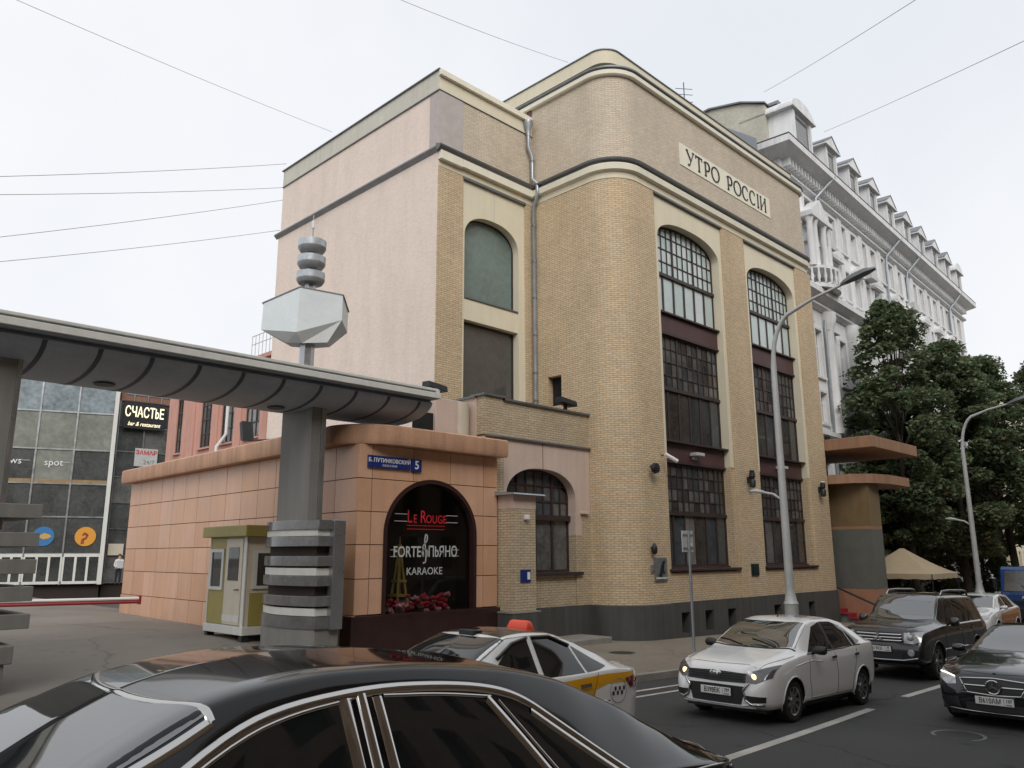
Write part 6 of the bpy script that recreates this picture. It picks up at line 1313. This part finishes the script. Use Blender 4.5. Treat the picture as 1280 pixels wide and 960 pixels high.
for sg in (-1, 1):
    hl = c.patch([(sg*.5, .61), (sg*.64, .60), (sg*.82, .69)], [(sg*.5, .74), (sg*.66, .80), (sg*.835, .86)], 'F', MT['lensdark'], 'headlight', .008, 12, 5)
    h, n_ = c.hit((sg*.6, .69), 'F'); MB().sphere(h+n_*.01, .045, 12, (.4, 1, 1)).build('bulb', MT['lamp'], hl, True)
    fr([(sg*.52, .33), (sg*.76, .34)], [(sg*.5, .43), (sg*.77, .42)], BK, 'fog_recess')
    c.trim([(sg*.55, .6), (sg*.46, .5), (sg*.5, .36), (sg*.58, .31), (sg*.74, .31)], 'F', .018, CH, 'chrome_hook', .01)
c.trim([(-.62, .26), (0, .25), (.62, .26)], 'F', .016, wp, 'bumper_lip', .008)
h, n_ = c.hit((0, .705), 'F'); em = MB().lathe([(.001, 0), (.095, 0), (.105, -.012), (.075, -.022)], (h.x-.005, 0, .705), 20, 'x'); [em.v.__setitem__(i, (v[0], v[1], .705+(v[2]-.705)*.6)) for i, v in enumerate(em.v)]; eo = em.build('emblem', CH, c.root, 40); MB().tube([(h.x-.03, -.04, .69), (h.x-.03, -.01, .72), (h.x-.03, .045, .7)], .008, 6).build('emblem_sail', CH, eo)
c.plate(.455, 'В398ВК', '797'); c.mirror(1.55, 1.03, BK)
MB().tube([(2.1, 0, 1.48), (2.2, 0, 1.58)], [.015, .008], 6).build('aerial', BK, c.root)
for y0 in (-.45, .15): c.trim([(1.12, y0), (1.24, y0+.28), (1.3, y0+.5)], 'T', .009, BK, 'wiper', .012)
gap(c, [(.18, -.6), (.12, 0), (.18, .6)], 'T'); gap(c, [(.2, -.64), (.8, -.78), (1.05, -.79)], 'T'); gap(c, [(.2, .64), (.8, .78), (1.05, .79)], 'T')
c.trim([(.95, .82), (1.5, .87), (1.9, .84)], 'L', .01, wp, 'body_crease', -.003)

# ---- dark grey off-road wagon
gp = paint('dark grey metallic paint', (.026, .025, .026), .4, .3, .03, 1.55)
c = Car('dark_offroad_car', 'dark grey boxy offroad car with chrome grille behind the white saloon', 'car', 18.75, 7.25, 4.9, gp,
  top=[(0, .88), (.02, 1.03), (.07, 1.09), (.3, 1.14), (1.0, 1.2), (1.3, 1.23), (1.48, 1.32), (1.86, 1.68), (2.08, 1.785), (2.6, 1.82), (4.2, 1.79), (4.6, 1.74), (4.78, 1.6), (4.85, 1.1), (4.9, .8)],
  hw=[(0, .84), (.04, .88), (.12, .91), (.5, .935), (4.3, .935), (4.75, .9), (4.9, .82)],
  belt=[(0, .7), (.2, .98), (.8, 1.07), (1.6, 1.12), (4.3, 1.15), (4.9, 1.1)],
  wr=[(0, .62), (.3, .74), (1.2, .78), (1.6, .74), (2.0, .7), (4.5, .68), (4.9, .66)],
  zb=[(0, .42), (.3, .33), (1, .32), (4.2, .33), (4.9, .42)], wheels=(.95, 3.73), wr_r=.385, edge=[(0, .05), (1.3, .05), (1.9, .1), (4.6, .1), (4.9, .05)])
c.wheels_(6, .25)
c.patch([(1.42, -.76), (1.34, -.38), (1.32, 0), (1.34, .38), (1.42, .76)], [(2.1, -.665), (2.06, -.3), (2.05, 0), (2.06, .3), (2.1, .665)], 'T', WS, 'windscreen', .004, 24, 10)
def sw(d, sg):
    c.patch([(1.75, 1.14), (2.2, 1.15), (2.62, 1.155)], [(1.95, 1.32), (2.25, 1.66), (2.62, 1.69)], d, AG, 'front_window', .004)
    c.patch([(2.72, 1.155), (3.2, 1.16), (3.6, 1.165)], [(2.72, 1.69), (3.2, 1.69), (3.6, 1.68)], d, AG, 'rear_window', .004)
    c.patch([(3.7, 1.165), (4.2, 1.17), (4.5, 1.18)], [(3.7, 1.68), (4.2, 1.66), (4.45, 1.62)], d, AG, 'cargo_window', .004)
    c.trim([(1.4, .62), (3.2, .62)], d, .022, CH, 'side_moulding', .004)
    c.trim([(1.3, .36), (3.3, .36)], d, .05, MT['alloy'], 'side_step', .02)
    gap(c, [(1.55, 1.1), (1.5, .7), (1.5, .42)], d); gap(c, [(2.67, 1.13), (2.67, .42)], d); gap(c, [(3.65, 1.13), (3.6, .9), (3.4, .5)], d)
    for x in (2.42, 3.4): c.patch([(x, 1.0), (x+.2, 1.0)], [(x, 1.04), (x+.2, 1.04)], d, CH, 'door_handle', .03, 4, 2)
    y = sg*.62; MB().tube([(2.35, y, 1.76), (2.5, y, 1.86), (3.0, y, 1.88), (4.0, y, 1.87), (4.3, y, 1.85), (4.4, y, 1.74)], .025, 8).build('roof_rail', MT['alloy'], c.root, True)
c.both(sw)
f = lambda lo, hi, m_, nm, e=.008, nu=12, nv=4: c.patch(lo, hi, 'F', m_, nm, e, nu, nv)
f([(-.5, .80), (0, .79), (.5, .80)], [(-.52, 1.0), (0, 1.01), (.52, 1.0)], BK, 'grille')
for z in (.84, .90, .965): c.trim([(-.5, z), (0, z-.004), (.5, z)], 'F', .024, CH, 'grille_bar', .014)
for sg in (-1, 1):
    hl = f([(sg*.54, .80), (sg*.72, .79), (sg*.86, .83)], [(sg*.54, 1.01), (sg*.72, 1.02), (sg*.87, 1.03)], MT['lens'], 'headlight', .012)
    h, n_ = c.hit((sg*.66, .91), 'F'); MB().sphere(h+n_*.012, .07, 12, (.35, 1, 1)).build('bulb', MT['lens'], hl, True)
    h, n_ = c.hit((sg*.66, .6), 'F'); MB().lathe([(.001, 0), (.06, 0), (.075, .02)], (h.x-.02, sg*.66, .6), 16, 'x').build('fog_lamp', MT['lens'], c.root, 40)
    MB().box(.0, .05, sg*.52-.02, sg*.52+.02, .8, 1.0).build('grille_edge', CH, c.root)
f([(-.45, .46), (0, .46), (.45, .46)], [(-.5, .6), (0, .6), (.5, .6)], BK, 'lower_grille')
c.trim([(-.8, .50), (-.5, .44), (0, .43), (.5, .44), (.8, .50)], 'F', .02, MT['alloy'], 'bumper_trim', .01)
h, n_ = c.hit((0, .9), 'F'); x = h.x-.035; e = MB()
for a in (90, 210, 330):
    d1 = Vector((math.cos(R(a)), math.sin(R(a)))); q = Vector((-d1.y, d1.x)); P = [(0, 0), d1*.065+q*.037, d1*.13, d1*.065-q*.037]; e.prism([(p[0], p[1]) for p in P], lambda p, q_, t_: (x-t_, p, .895+q_), 0, .015)
e.build('emblem', CH, c.root)
c.plate(.655, 'К319КК', '77', off=.04); c.mirror(1.85, 1.2, gp, .2, .2)
gap(c, [(.1, -.7), (.06, 0), (.1, .7)], 'T')

# ---- black saloon at the right edge, star emblem
bp_ = paint('black paint', (.008, .008, .012), .0, .2, .05, 1.55)
c = Car('black_saloon_car', 'black saloon with large round star grille at the right edge of the picture', 'car', 14.2, 3.85, 4.7, bp_,
  top=[(0, .55), (.03, .68), (.1, .78), (.3, .85), (.9, .95), (1.45, 1.03), (1.65, 1.1), (2.1, 1.31), (2.45, 1.42), (2.8, 1.44), (3.2, 1.42), (3.7, 1.27), (4.1, 1.1), (4.5, 1.06), (4.65, .95), (4.7, .7)],
  hw=[(0, .55), (.05, .68), (.15, .79), (.4, .87), (1, .905), (3.6, .905), (4.3, .86), (4.6, .76), (4.7, .62)],
  belt=[(0, .5), (.3, .74), (.9, .87), (1.7, .93), (3.2, .96), (4.0, .99), (4.7, .96)],
  wr=[(0, .42), (.3, .62), (1, .72), (1.6, .71), (2.1, .63), (2.6, .58), (3.3, .57), (3.9, .64), (4.7, .5)],
  zb=[(0, .24), (.3, .18), (1, .17), (4, .18), (4.7, .32)], wheels=(.82, 3.66), wr_r=.33, edge=[(0, .04), (1.5, .05), (2.2, .08), (3.4, .08), (4.0, .04), (4.7, .04)])
c.wheels_(10, .22)
c.patch([(1.62, -.73), (1.5, -.36), (1.47, 0), (1.5, .36), (1.62, .73)], [(2.36, -.58), (2.28, -.3), (2.26, 0), (2.28, .3), (2.36, .58)], 'T', WS, 'windscreen', .004, 24, 10)
def sw(d, sg):
    c.patch([(1.9, .96), (2.3, .965), (2.7, .97)], [(2.1, 1.1), (2.4, 1.32), (2.7, 1.37)], d, AG, 'front_window', .004); c.patch([(2.78, .97), (3.2, .975), (3.6, .99)], [(2.78, 1.37), (3.1, 1.36), (3.5, 1.26)], d, AG, 'rear_window', .004)
    gap(c, [(1.7, .9), (1.65, .6), (1.7, .3)], d); gap(c, [(2.74, .95), (2.76, .3)], d)
c.both(sw)
f = lambda lo, hi, m_, nm, e=.006, nu=14, nv=5: c.patch(lo, hi, 'F', m_, nm, e, nu, nv)
f([(-.36, .50), (0, .48), (.36, .50)], [(-.47, .69), (0, .72), (.47, .69)], BK, 'grille')
c.trim([(-.47, .69), (-.36, .5), (0, .48), (.36, .5), (.47, .69), (0, .72), (-.47, .69)], 'F', .012, CH, 'grille_frame', .01)
for y0, y1 in ((-.42, -.1), (.1, .42)): c.trim([(y0, .605), (y1, .60)], 'F', .016, CH, 'grille_bar', .014)
h, n_ = c.hit((0, .6), 'F'); x = h.x-.03; e = MB(); e.tube([(x, .098*math.cos(R(a)), .6+.098*math.sin(R(a))) for a in range(0, 361, 15)], .012, 6)
for a in (90, 210, 330): e.tube([(x, 0, .6), (x, .095*math.cos(R(a)), .6+.095*math.sin(R(a)))], [.018, .006], 6)
e.build('emblem', CH, c.root, 40)
MB().lathe([(.001, .002), (.022, 0)], (.12, 0, .8), 14).build('bonnet_badge', CH, c.root)
for sg in (-1, 1):
    hl = f([(sg*.52, .6), (sg*.66, .58), (sg*.80, .66)], [(sg*.54, .70), (sg*.68, .74), (sg*.82, .80)], MT['lens'], 'headlight', .008)
    c.trim([(sg*.55, .70), (sg*.7, .73), (sg*.8, .74)], 'F', .01, MT['lampw'], 'daytime_light', .016, parent=hl)
    f([(sg*.48, .27), (sg*.74, .29)], [(sg*.5, .42), (sg*.74, .42)], BK, 'air_intake')
f([(-.4, .25), (0, .24), (.4, .25)], [(-.4, .36), (0, .36), (.4, .36)], BK, 'lower_grille')
c.trim([(-.7, .25), (0, .23), (.7, .25)], 'F', .01, CH, 'bumper_trim', .01)
c.plate(.4, 'В610АМ', '197', off=.03); c.mirror(1.95, 1.0, bp_)
MB().box(2.3, 2.42, -.1, .1, 1.3, 1.37).build('sensor_housing', BK, c.root, False, .01)
gap(c, [(.16, -.6), (.1, 0), (.16, .6)], 'T')

# ---- white and yellow taxi seen from behind
c = Car('white_yellow_taxi', 'white taxi saloon with yellow side stripe, black roof wrap and red roof sign', 'taxi', 4.4, 7.2, 4.4, wp,
  top=[(0, .55), (.03, .68), (.12, .78), (.3, .85), (.8, .95), (1.2, 1.03), (1.4, 1.12), (1.85, 1.35), (2.15, 1.45), (2.5, 1.475), (2.8, 1.465), (3.2, 1.38), (3.6, 1.22), (3.9, 1.10), (4.25, 1.06), (4.33, .98), (4.4, .7)],
  hw=[(0, .58), (.05, .70), (.15, .78), (.4, .85), (.9, .865), (3.4, .865), (3.95, .84), (4.2, .78), (4.35, .68), (4.4, .56)],
  belt=[(0, .5), (.3, .75), (.9, .88), (1.5, .94), (3.0, .985), (3.8, 1.02), (4.4, .99)],
  wr=[(0, .45), (.3, .62), (.9, .7), (1.3, .70), (1.8, .62), (2.3, .575), (2.9, .565), (3.4, .59), (3.8, .66), (4.4, .5)],
  zb=[(0, .26), (.3, .2), (1, .18), (3.6, .2), (4.1, .27), (4.4, .34)], wheels=(.84, 3.44), wr_r=.315, edge=[(0, .04), (1.3, .05), (1.85, .085), (3.2, .085), (3.8, .04), (4.4, .04)])
c.wheels_(10)
ye = paint('taxi yellow film', (.72, .35, .01), 0, .3)
roofm = paint('black roof film', (.015, .015, .016), 0, .35)
c.patch([(2.05, -.56), (2.6, -.55), (3.25, -.54)], [(2.05, .56), (2.6, .55), (3.25, .54)], 'T', roofm, 'roof_film', .003, 20, 14)
c.patch([(1.3, -.70), (1.2, -.35), (1.17, 0), (1.2, .35), (1.3, .70)], [(2.05, -.565), (1.98, -.3), (1.96, 0), (1.98, .3), (2.05, .565)], 'T', AG, 'windscreen', .004, 24, 10)
c.patch([(3.3, -.54), (3.26, 0), (3.3, .54)], [(3.82, -.62), (3.86, 0), (3.82, .62)], 'T', AG, 'rear_screen', .004, 18, 8)
def sw(d, sg):
    c.patch([(1.55, .955), (2.0, .965), (2.4, .975)], [(1.75, 1.07), (2.1, 1.32), (2.4, 1.395)], d, AG, 'front_window', .004)
    c.patch([(2.48, .975), (2.8, .985), (3.18, 1.0)], [(2.48, 1.40), (2.8, 1.38), (3.1, 1.3)], d, AG, 'rear_window', .004)
    c.patch([(3.22, 1.0), (3.45, 1.02), (3.6, 1.05)], [(3.15, 1.29), (3.3, 1.22), (3.6, 1.06)], d, AG, 'quarter_window', .004)
    for a, b in (((1.85, 1.19), (2.4, 1.39)), ((2.48, 1.395), (3.1, 1.29))): c.trim([a, ((a[0]+b[0])/2, max(a[1], b[1])+.002 if b[1] < a[1] else (a[1]+b[1])/2+.045), b], d, .022, roofm, 'wind_deflector', .012)
    c.patch([(1.0, .62), (2.4, .70), (3.3, .80), (3.55, .86), (4.2, .86)], [(1.0, .84), (2.4, .90), (3.3, .955), (3.55, .97), (4.2, .97)], d, ye, 'yellow_stripe', .0035, 30, 4)
    c.patch([(2.44, .3), (3.0, .3), (3.1, .5), (3.3, .74)], [(2.44, .72), (3.0, .77), (3.1, .78), (3.32, .81)], d, ye, 'yellow_door', .003, 18, 8)
    gap(c, [(2.44, .95), (2.45, .6), (2.43, .3)], d, .005); gap(c, [(3.4, .99), (3.28, .75), (3.1, .45)], d, .005)
    for x in (2.2, 3.02): c.patch([(x, .835), (x+.2, .845)], [(x, .875), (x+.2, .885)], d, MT['chrome'], 'door_handle', .03, 4, 2)
    for i in range(6):
        for j in range(2):
            if (i+j) % 2 == 0: x = 3.64+i*.045; c.patch([(x, .72+j*.05-(.0)), (x+.042, .72+j*.05)], [(x, .765+j*.05), (x+.042, .765+j*.05)], d, BK, 'checker_square', .004, 2, 2)
    MB().tube([tuple(c.hit((3.77+.17*math.cos(R(a)), .77+.14*math.sin(R(a))), d)[0]+c.hit((3.77+.17*math.cos(R(a)), .77+.14*math.sin(R(a))), d)[1]*.004) for a in range(0, 361, 20)], .003, 5).build('checker_ring', MT['plaque'], c.root)
    c.patch([(4.02, .80), (4.2, .78), (4.33, .79)], [(3.92, .9), (4.2, .93), (4.33, .92)], d, MT['redlens'], 'tail_lamp', .012, 12, 5)
c.both(sw)
for sg in (-1, 1): c.patch([(sg*.45, .79), (sg*.72, .79)], [(sg*.42, .9), (sg*.72, .92)], 'B', MT['redlens'], 'tail_lamp', .012, 10, 4)
c.patch([(-.6, .5), (0, .5), (.6, .5)], [(-.6, .53), (0, .53), (.6, .53)], 'B', BK, 'bumper_gap', .004)
c.plate(.62, 'М417УХ', '777', d='B', off=.02); c.mirror(1.66, .99, wp)
mb = MB(); mb.hexa([(2.86, -.14, 1.44), (3.04, -.14, 1.41), (3.04, .24, 1.41), (2.86, .24, 1.44), (2.9, -.1, 1.56), (3.0, -.1, 1.55), (3.0, .2, 1.55), (2.9, .2, 1.56)]); ts = mb.build('roof_sign', MT['taxiorange'], c.root, True, .03)
for i in range(4): MB().box(3.0, 3.022, -.06+i*.07, -.025+i*.07, 1.48, 1.52).build('checker_square', BK, ts)
MB().box(1.98, 2.12, -.14, .12, 1.40, 1.46).build('roof_box', BK, c.root, False, .01)
MB().tube([(3.0, .1, 1.41), (3.16, .12, 1.6)], [.012, .006], 6).build('aerial', BK, c.root)

# ---- long black limousine in the foreground
lb = paint('deep black paint', (.006, .006, .007), .0, .12, .05, 1.45)
c = Car('black_limousine', 'long black limousine with chrome window frames filling the foreground', 'car', -1.03, 3.665, 5.75, lb,
  top=[(0, .62), (.05, .8), (.2, .93), (.6, 1.03), (1.5, 1.11), (1.72, 1.17), (2.05, 1.36), (2.32, 1.485), (2.6, 1.555), (2.95, 1.6), (3.3, 1.61), (3.8, 1.59), (4.2, 1.535), (4.6, 1.41), (4.95, 1.26), (5.2, 1.165), (5.45, 1.12), (5.62, 1.05), (5.7, .92), (5.75, .62)],
  hw=[(0, .7), (.1, .86), (.4, .96), (1, 1.0), (4.2, 1.0), (4.9, .96), (5.4, .89), (5.62, .8), (5.75, .68)],
  belt=[(0, .5), (.3, .84), (1, .98), (1.8, 1.03), (3.3, 1.05), (4.6, 1.07), (5.75, 1.02)],
  wr=[(0, .55), (.4, .75), (1.4, .83), (1.8, .79), (2.3, .66), (2.8, .63), (3.9, .62), (4.4, .64), (4.8, .70), (5.2, .76), (5.75, .6)],
  zb=[(0, .26), (.4, .2), (5.2, .2), (5.75, .34)], wheels=(1.0, 4.4), wr_r=.36, edge=[(0, .05), (1.7, .06), (2.3, .07), (4.3, .07), (5.0, .05), (5.75, .05)], yaw=R(-1.5), pitch=.0743, crown=.035, nst=160)
c.root.location.z = .932
c.wheels_(14, .25)
c.patch([(1.72, -.80), (1.58, -.4), (1.53, 0), (1.58, .4), (1.72, .80)], [(2.33, -.645), (2.23, -.33), (2.2, 0), (2.23, .33), (2.33, .645)], 'T', WS, 'windscreen', .004, 30, 14)
c.strip([(2.35, -.665), (2.25, -.34), (2.22, 0), (2.25, .34), (2.35, .665)], .032, 'T', CH, 'windscreen_trim', .005)
for sg in (-1, 1): c.strip([(1.68, sg*.825), (2.02, sg*.745), (2.35, sg*.665)], .03, 'T', CH, 'windscreen_trim', .005)
c.patch([(4.35, -.5), (4.22, 0), (4.35, .5)], [(4.98, -.62), (5.08, 0), (4.98, .62)], 'T', AG, 'rear_screen', .004, 24, 12)
def sw(d, sg):
    c.patch([(2.0, 1.075), (2.4, 1.08), (2.89, 1.085)], [(2.14, 1.18), (2.5, 1.37), (2.89, 1.45)], d, AG, 'front_window', .005)
    c.patch([(3.07, 1.085), (3.5, 1.09), (3.9, 1.095)], [(3.07, 1.46), (3.4, 1.455), (3.66, 1.43)], d, AG, 'rear_window', .005)
    c.patch([(4.0, 1.095), (4.18, 1.1), (4.36, 1.11)], [(3.75, 1.42), (3.82, 1.4), (3.93, 1.355)], d, AG, 'quarter_window', .005)
    top_ = [(1.85, 1.06), (2.12, 1.2), (2.43, 1.375), (2.66, 1.445), (3.05, 1.495), (3.4, 1.498), (3.7, 1.478), (3.9, 1.43), (4.08, 1.32), (4.3, 1.18), (4.46, 1.08)]
    c.strip(top_, .04, d, CH, 'window_frame', .012)
    c.strip([(1.95, 1.075), (2.14, 1.19), (2.45, 1.355), (2.67, 1.42), (2.93, 1.46)], .016, d, CH, 'window_frame', .008); c.strip([(3.09, 1.468), (3.4, 1.464), (3.7, 1.44)], .016, d, CH, 'window_frame', .008)
    c.strip([(2.895, 1.462), (2.905, 1.07)], .07, d, CH, 'window_frame', .01); c.strip([(2.98, 1.475), (2.99, 1.07)], .05, d, CH, 'pillar_trim', .016); c.strip([(3.06, 1.465), (3.07, 1.07)], .05, d, CH, 'window_frame', .01)
    c.strip([(3.67, 1.435), (3.81, 1.26), (3.93, 1.09)], .055, d, CH, 'window_frame', .01); c.strip([(3.74, 1.425), (3.88, 1.24), (3.99, 1.09)], .014, d, CH, 'window_frame', .008)
    c.strip([(3.93, 1.37), (4.14, 1.235), (4.37, 1.09)], .05, d, CH, 'window_frame', .008)
    c.strip([(1.8, 1.055), (2.9, 1.06), (4.0, 1.07), (4.46, 1.08)], .03, d, CH, 'belt_trim', .01)
    gap(c, [(3.05, 1.04), (3.08, .3)], d); gap(c, [(1.7, 1.02), (1.7, .3)], d); gap(c, [(4.2, 1.06), (4.0, .7), (3.9, .35)], d)
    for x in (2.75, 3.75): c.patch([(x, .93), (x+.22, .93)], [(x, .97), (x+.22, .97)], d, CH, 'door_handle', .03, 4, 2)
c.both(sw)
c.patch([(-.75, .8), (0, .8), (.75, .8)], [(-.75, .9), (0, .92), (.75, .9)], 'B', MT['redlens'], 'tail_lamp', .01); c.trim([(-.8, .98), (0, 1.01), (.8, .98)], 'B', .014, CH, 'boot_trim', .006)
c.both(lambda d, sg: c.strip([(4.8, 1.03), (5.3, 1.035), (5.62, 1.0)], .014, d, CH, 'rear_wing_trim', .008))
gap(c, [(5.1, -.72), (5.4, -.74), (5.58, -.7)], 'T'); gap(c, [(5.1, .72), (5.4, .74), (5.58, .7)], 'T')
c.trim([(-.5, .5), (.5, .5)], 'F', .02, CH, 'bumper_trim'); c.patch([(-.4, .45), (.4, .45)], [(-.4, .88), (.4, .88)], 'F', BK, 'grille'); c.mirror(2.0, 1.1, lb)

# ---- white and orange car further back
c = Car('white_orange_car', 'white hatchback with orange side panel queued behind the dark offroad car', 'car', 32.0, 9.35, 4.3, wp,
  top=[(0, .6), (.03, .75), (.12, .86), (.3, .92), (.9, 1.02), (1.1, 1.08), (1.6, 1.38), (1.95, 1.5), (2.5, 1.55), (3.4, 1.5), (4.0, 1.3), (4.25, 1.0), (4.3, .7)],
  hw=[(0, .6), (.05, .72), (.2, .83), (.6, .88), (3.8, .88), (4.2, .78), (4.3, .66)], belt=[(0, .55), (.3, .82), (1, .95), (2, 1.0), (4.3, 1.05)],
  wr=[(0, .48), (.4, .66), (1.1, .72), (1.7, .64), (2.2, .6), (3.6, .58), (4.3, .5)], zb=[(0, .27), (.4, .2), (4, .22), (4.3, .34)], wheels=(.85, 3.42), wr_r=.32, nst=80)
c.wheels_(8)
c.patch([(1.15, -.72), (1.03, 0), (1.15, .72)], [(1.85, -.6), (1.78, 0), (1.85, .6)], 'T', WS, 'windscreen', .004, 20, 8)
og = paint('orange film', (.55, .19, .02), 0, .3)
def sw(d, sg):
    c.patch([(1.45, 1.0), (2.3, 1.02)], [(1.75, 1.25), (2.3, 1.45)], d, AG, 'front_window', .004); c.patch([(2.38, 1.02), (3.3, 1.05)], [(2.38, 1.45), (3.2, 1.4)], d, AG, 'rear_window', .004)
    c.patch([(1.2, .4), (2.4, .4), (3.6, .5)], [(1.3, .85), (2.4, .93), (3.8, 1.0)], d, og, 'orange_panel', .004)
c.both(sw); c.patch([(-.45, .62), (.45, .62)], [(-.5, .78), (.5, .78)], 'F', BK, 'grille')
for sg in (-1, 1): c.patch([(sg*.5, .66), (sg*.76, .7)], [(sg*.52, .8), (sg*.79, .86)], 'F', MT['lens'], 'headlight')
c.mirror(1.5, 1.08, wp)

# ---- blue lorry cab
bl = paint('blue lorry paint', (.012, .055, .20), 0, .35, .1)
tk = thing('blue_lorry', 'blue lorry cab with white lettering at the right edge behind the white car', 'lorry', (41, 8.9, zr(41))); zt_ = zr(41); LOCALROOT.discard(tk.name)
x0, y0, y1 = 41.0, 8.3, 10.35
def loft(mb, secs):
    V = []
    for (xa, w0, z) in secs: pass
pf = [(0.0, .55), (-.02, 1.3), (.03, 1.42), (.28, 2.38), (.42, 2.5), (1.7, 2.52), (1.75, .55)]
MB().prism(pf, lambda p, q, t_: (x0+p, t_, zt_+q), y0, y1).build('cab', bl, tk, False, .05)
ws = [(-.025, 1.45), (.24, 2.3)]
mb = MB(); mb.hexa([(x0+.0, y0+.14, zt_+1.45), (x0+.06, y0+.14, zt_+1.45), (x0+.06, y1-.14, zt_+1.45), (x0+.0, y1-.14, zt_+1.45), (x0+.225, y0+.2, zt_+2.3), (x0+.28, y0+.2, zt_+2.3), (x0+.28, y1-.2, zt_+2.3), (x0+.225, y1-.2, zt_+2.3)]); mb.build('windscreen', MT['glasscurt'], tk, False, .02)
V, F = text_geo('AUTOTRUCK'[:4]+'', .16, 1.1, .004, bold=.004); MB().mesh([(x0-.03-d_, 9.3-a, zt_+1.2+b) for a, b, d_ in V], F).build('lettering', MT['signwhite'], tk)
MB().box(x0-.06, x0+.1, y0, y1, zt_+.35, zt_+.75).build('bumper', MT['plastic'], tk, False, .03)
for y in (y0+.3, y1-.3): MB().lathe([(.001, -.02), (.11, -.01), (.13, .03)], (x0-.07, y, zt_+.58), 16, 'x').build('headlight', MT['lens'], tk, 40)
MB().box(x0-.03, x0+.02, y0+.3, y1-.3, zt_+.85, zt_+1.05).build('grille', MT['plastic'], tk)
MB().box(x0+1.9, x0+6, y0-.05, y1+.05, zt_+.9, zt_+2.4).build('cargo_body', MT['lampgrey'], tk, False, .02); MB().box(x0+.5, x0+6, y0+.4, y1-.4, zt_+.5, zt_+.75).build('chassis', MT['plastic'], tk)
for x in (x0+.75, x0+4.6):
    for y in (y0+.12, y1-.12): MB().lathe([(.2, -.12), (.42, -.12), (.45, -.08), (.45, .08), (.42, .12), (.2, .12)], (x, y, zt_+.45), 24, 'y').build('wheel', MT['rubber'], tk, 40)
for y, s_ in ((y0, -1), (y1, 1)):
    m_ = MB().box(x0-.1, x0+.05, min(y+s_*.08, y+s_*.25), max(y+s_*.08, y+s_*.25), zt_+1.55, zt_+2.0).build('mirror', MT['plastic'], tk, False, .03); MB().tube([(x0+.1, y, zt_+1.9), (x0, y+s_*.15, zt_+1.9)], .02, 6).build('mirror_arm', MT['plastic'], m_)
for yy in (8.3, 9.2): MB().tube([(x0-.01, yy, zt_+1.46), (x0+.05, yy+.35, zt_+1.72)], .012, 6).build('wiper', MT['plastic'], tk)
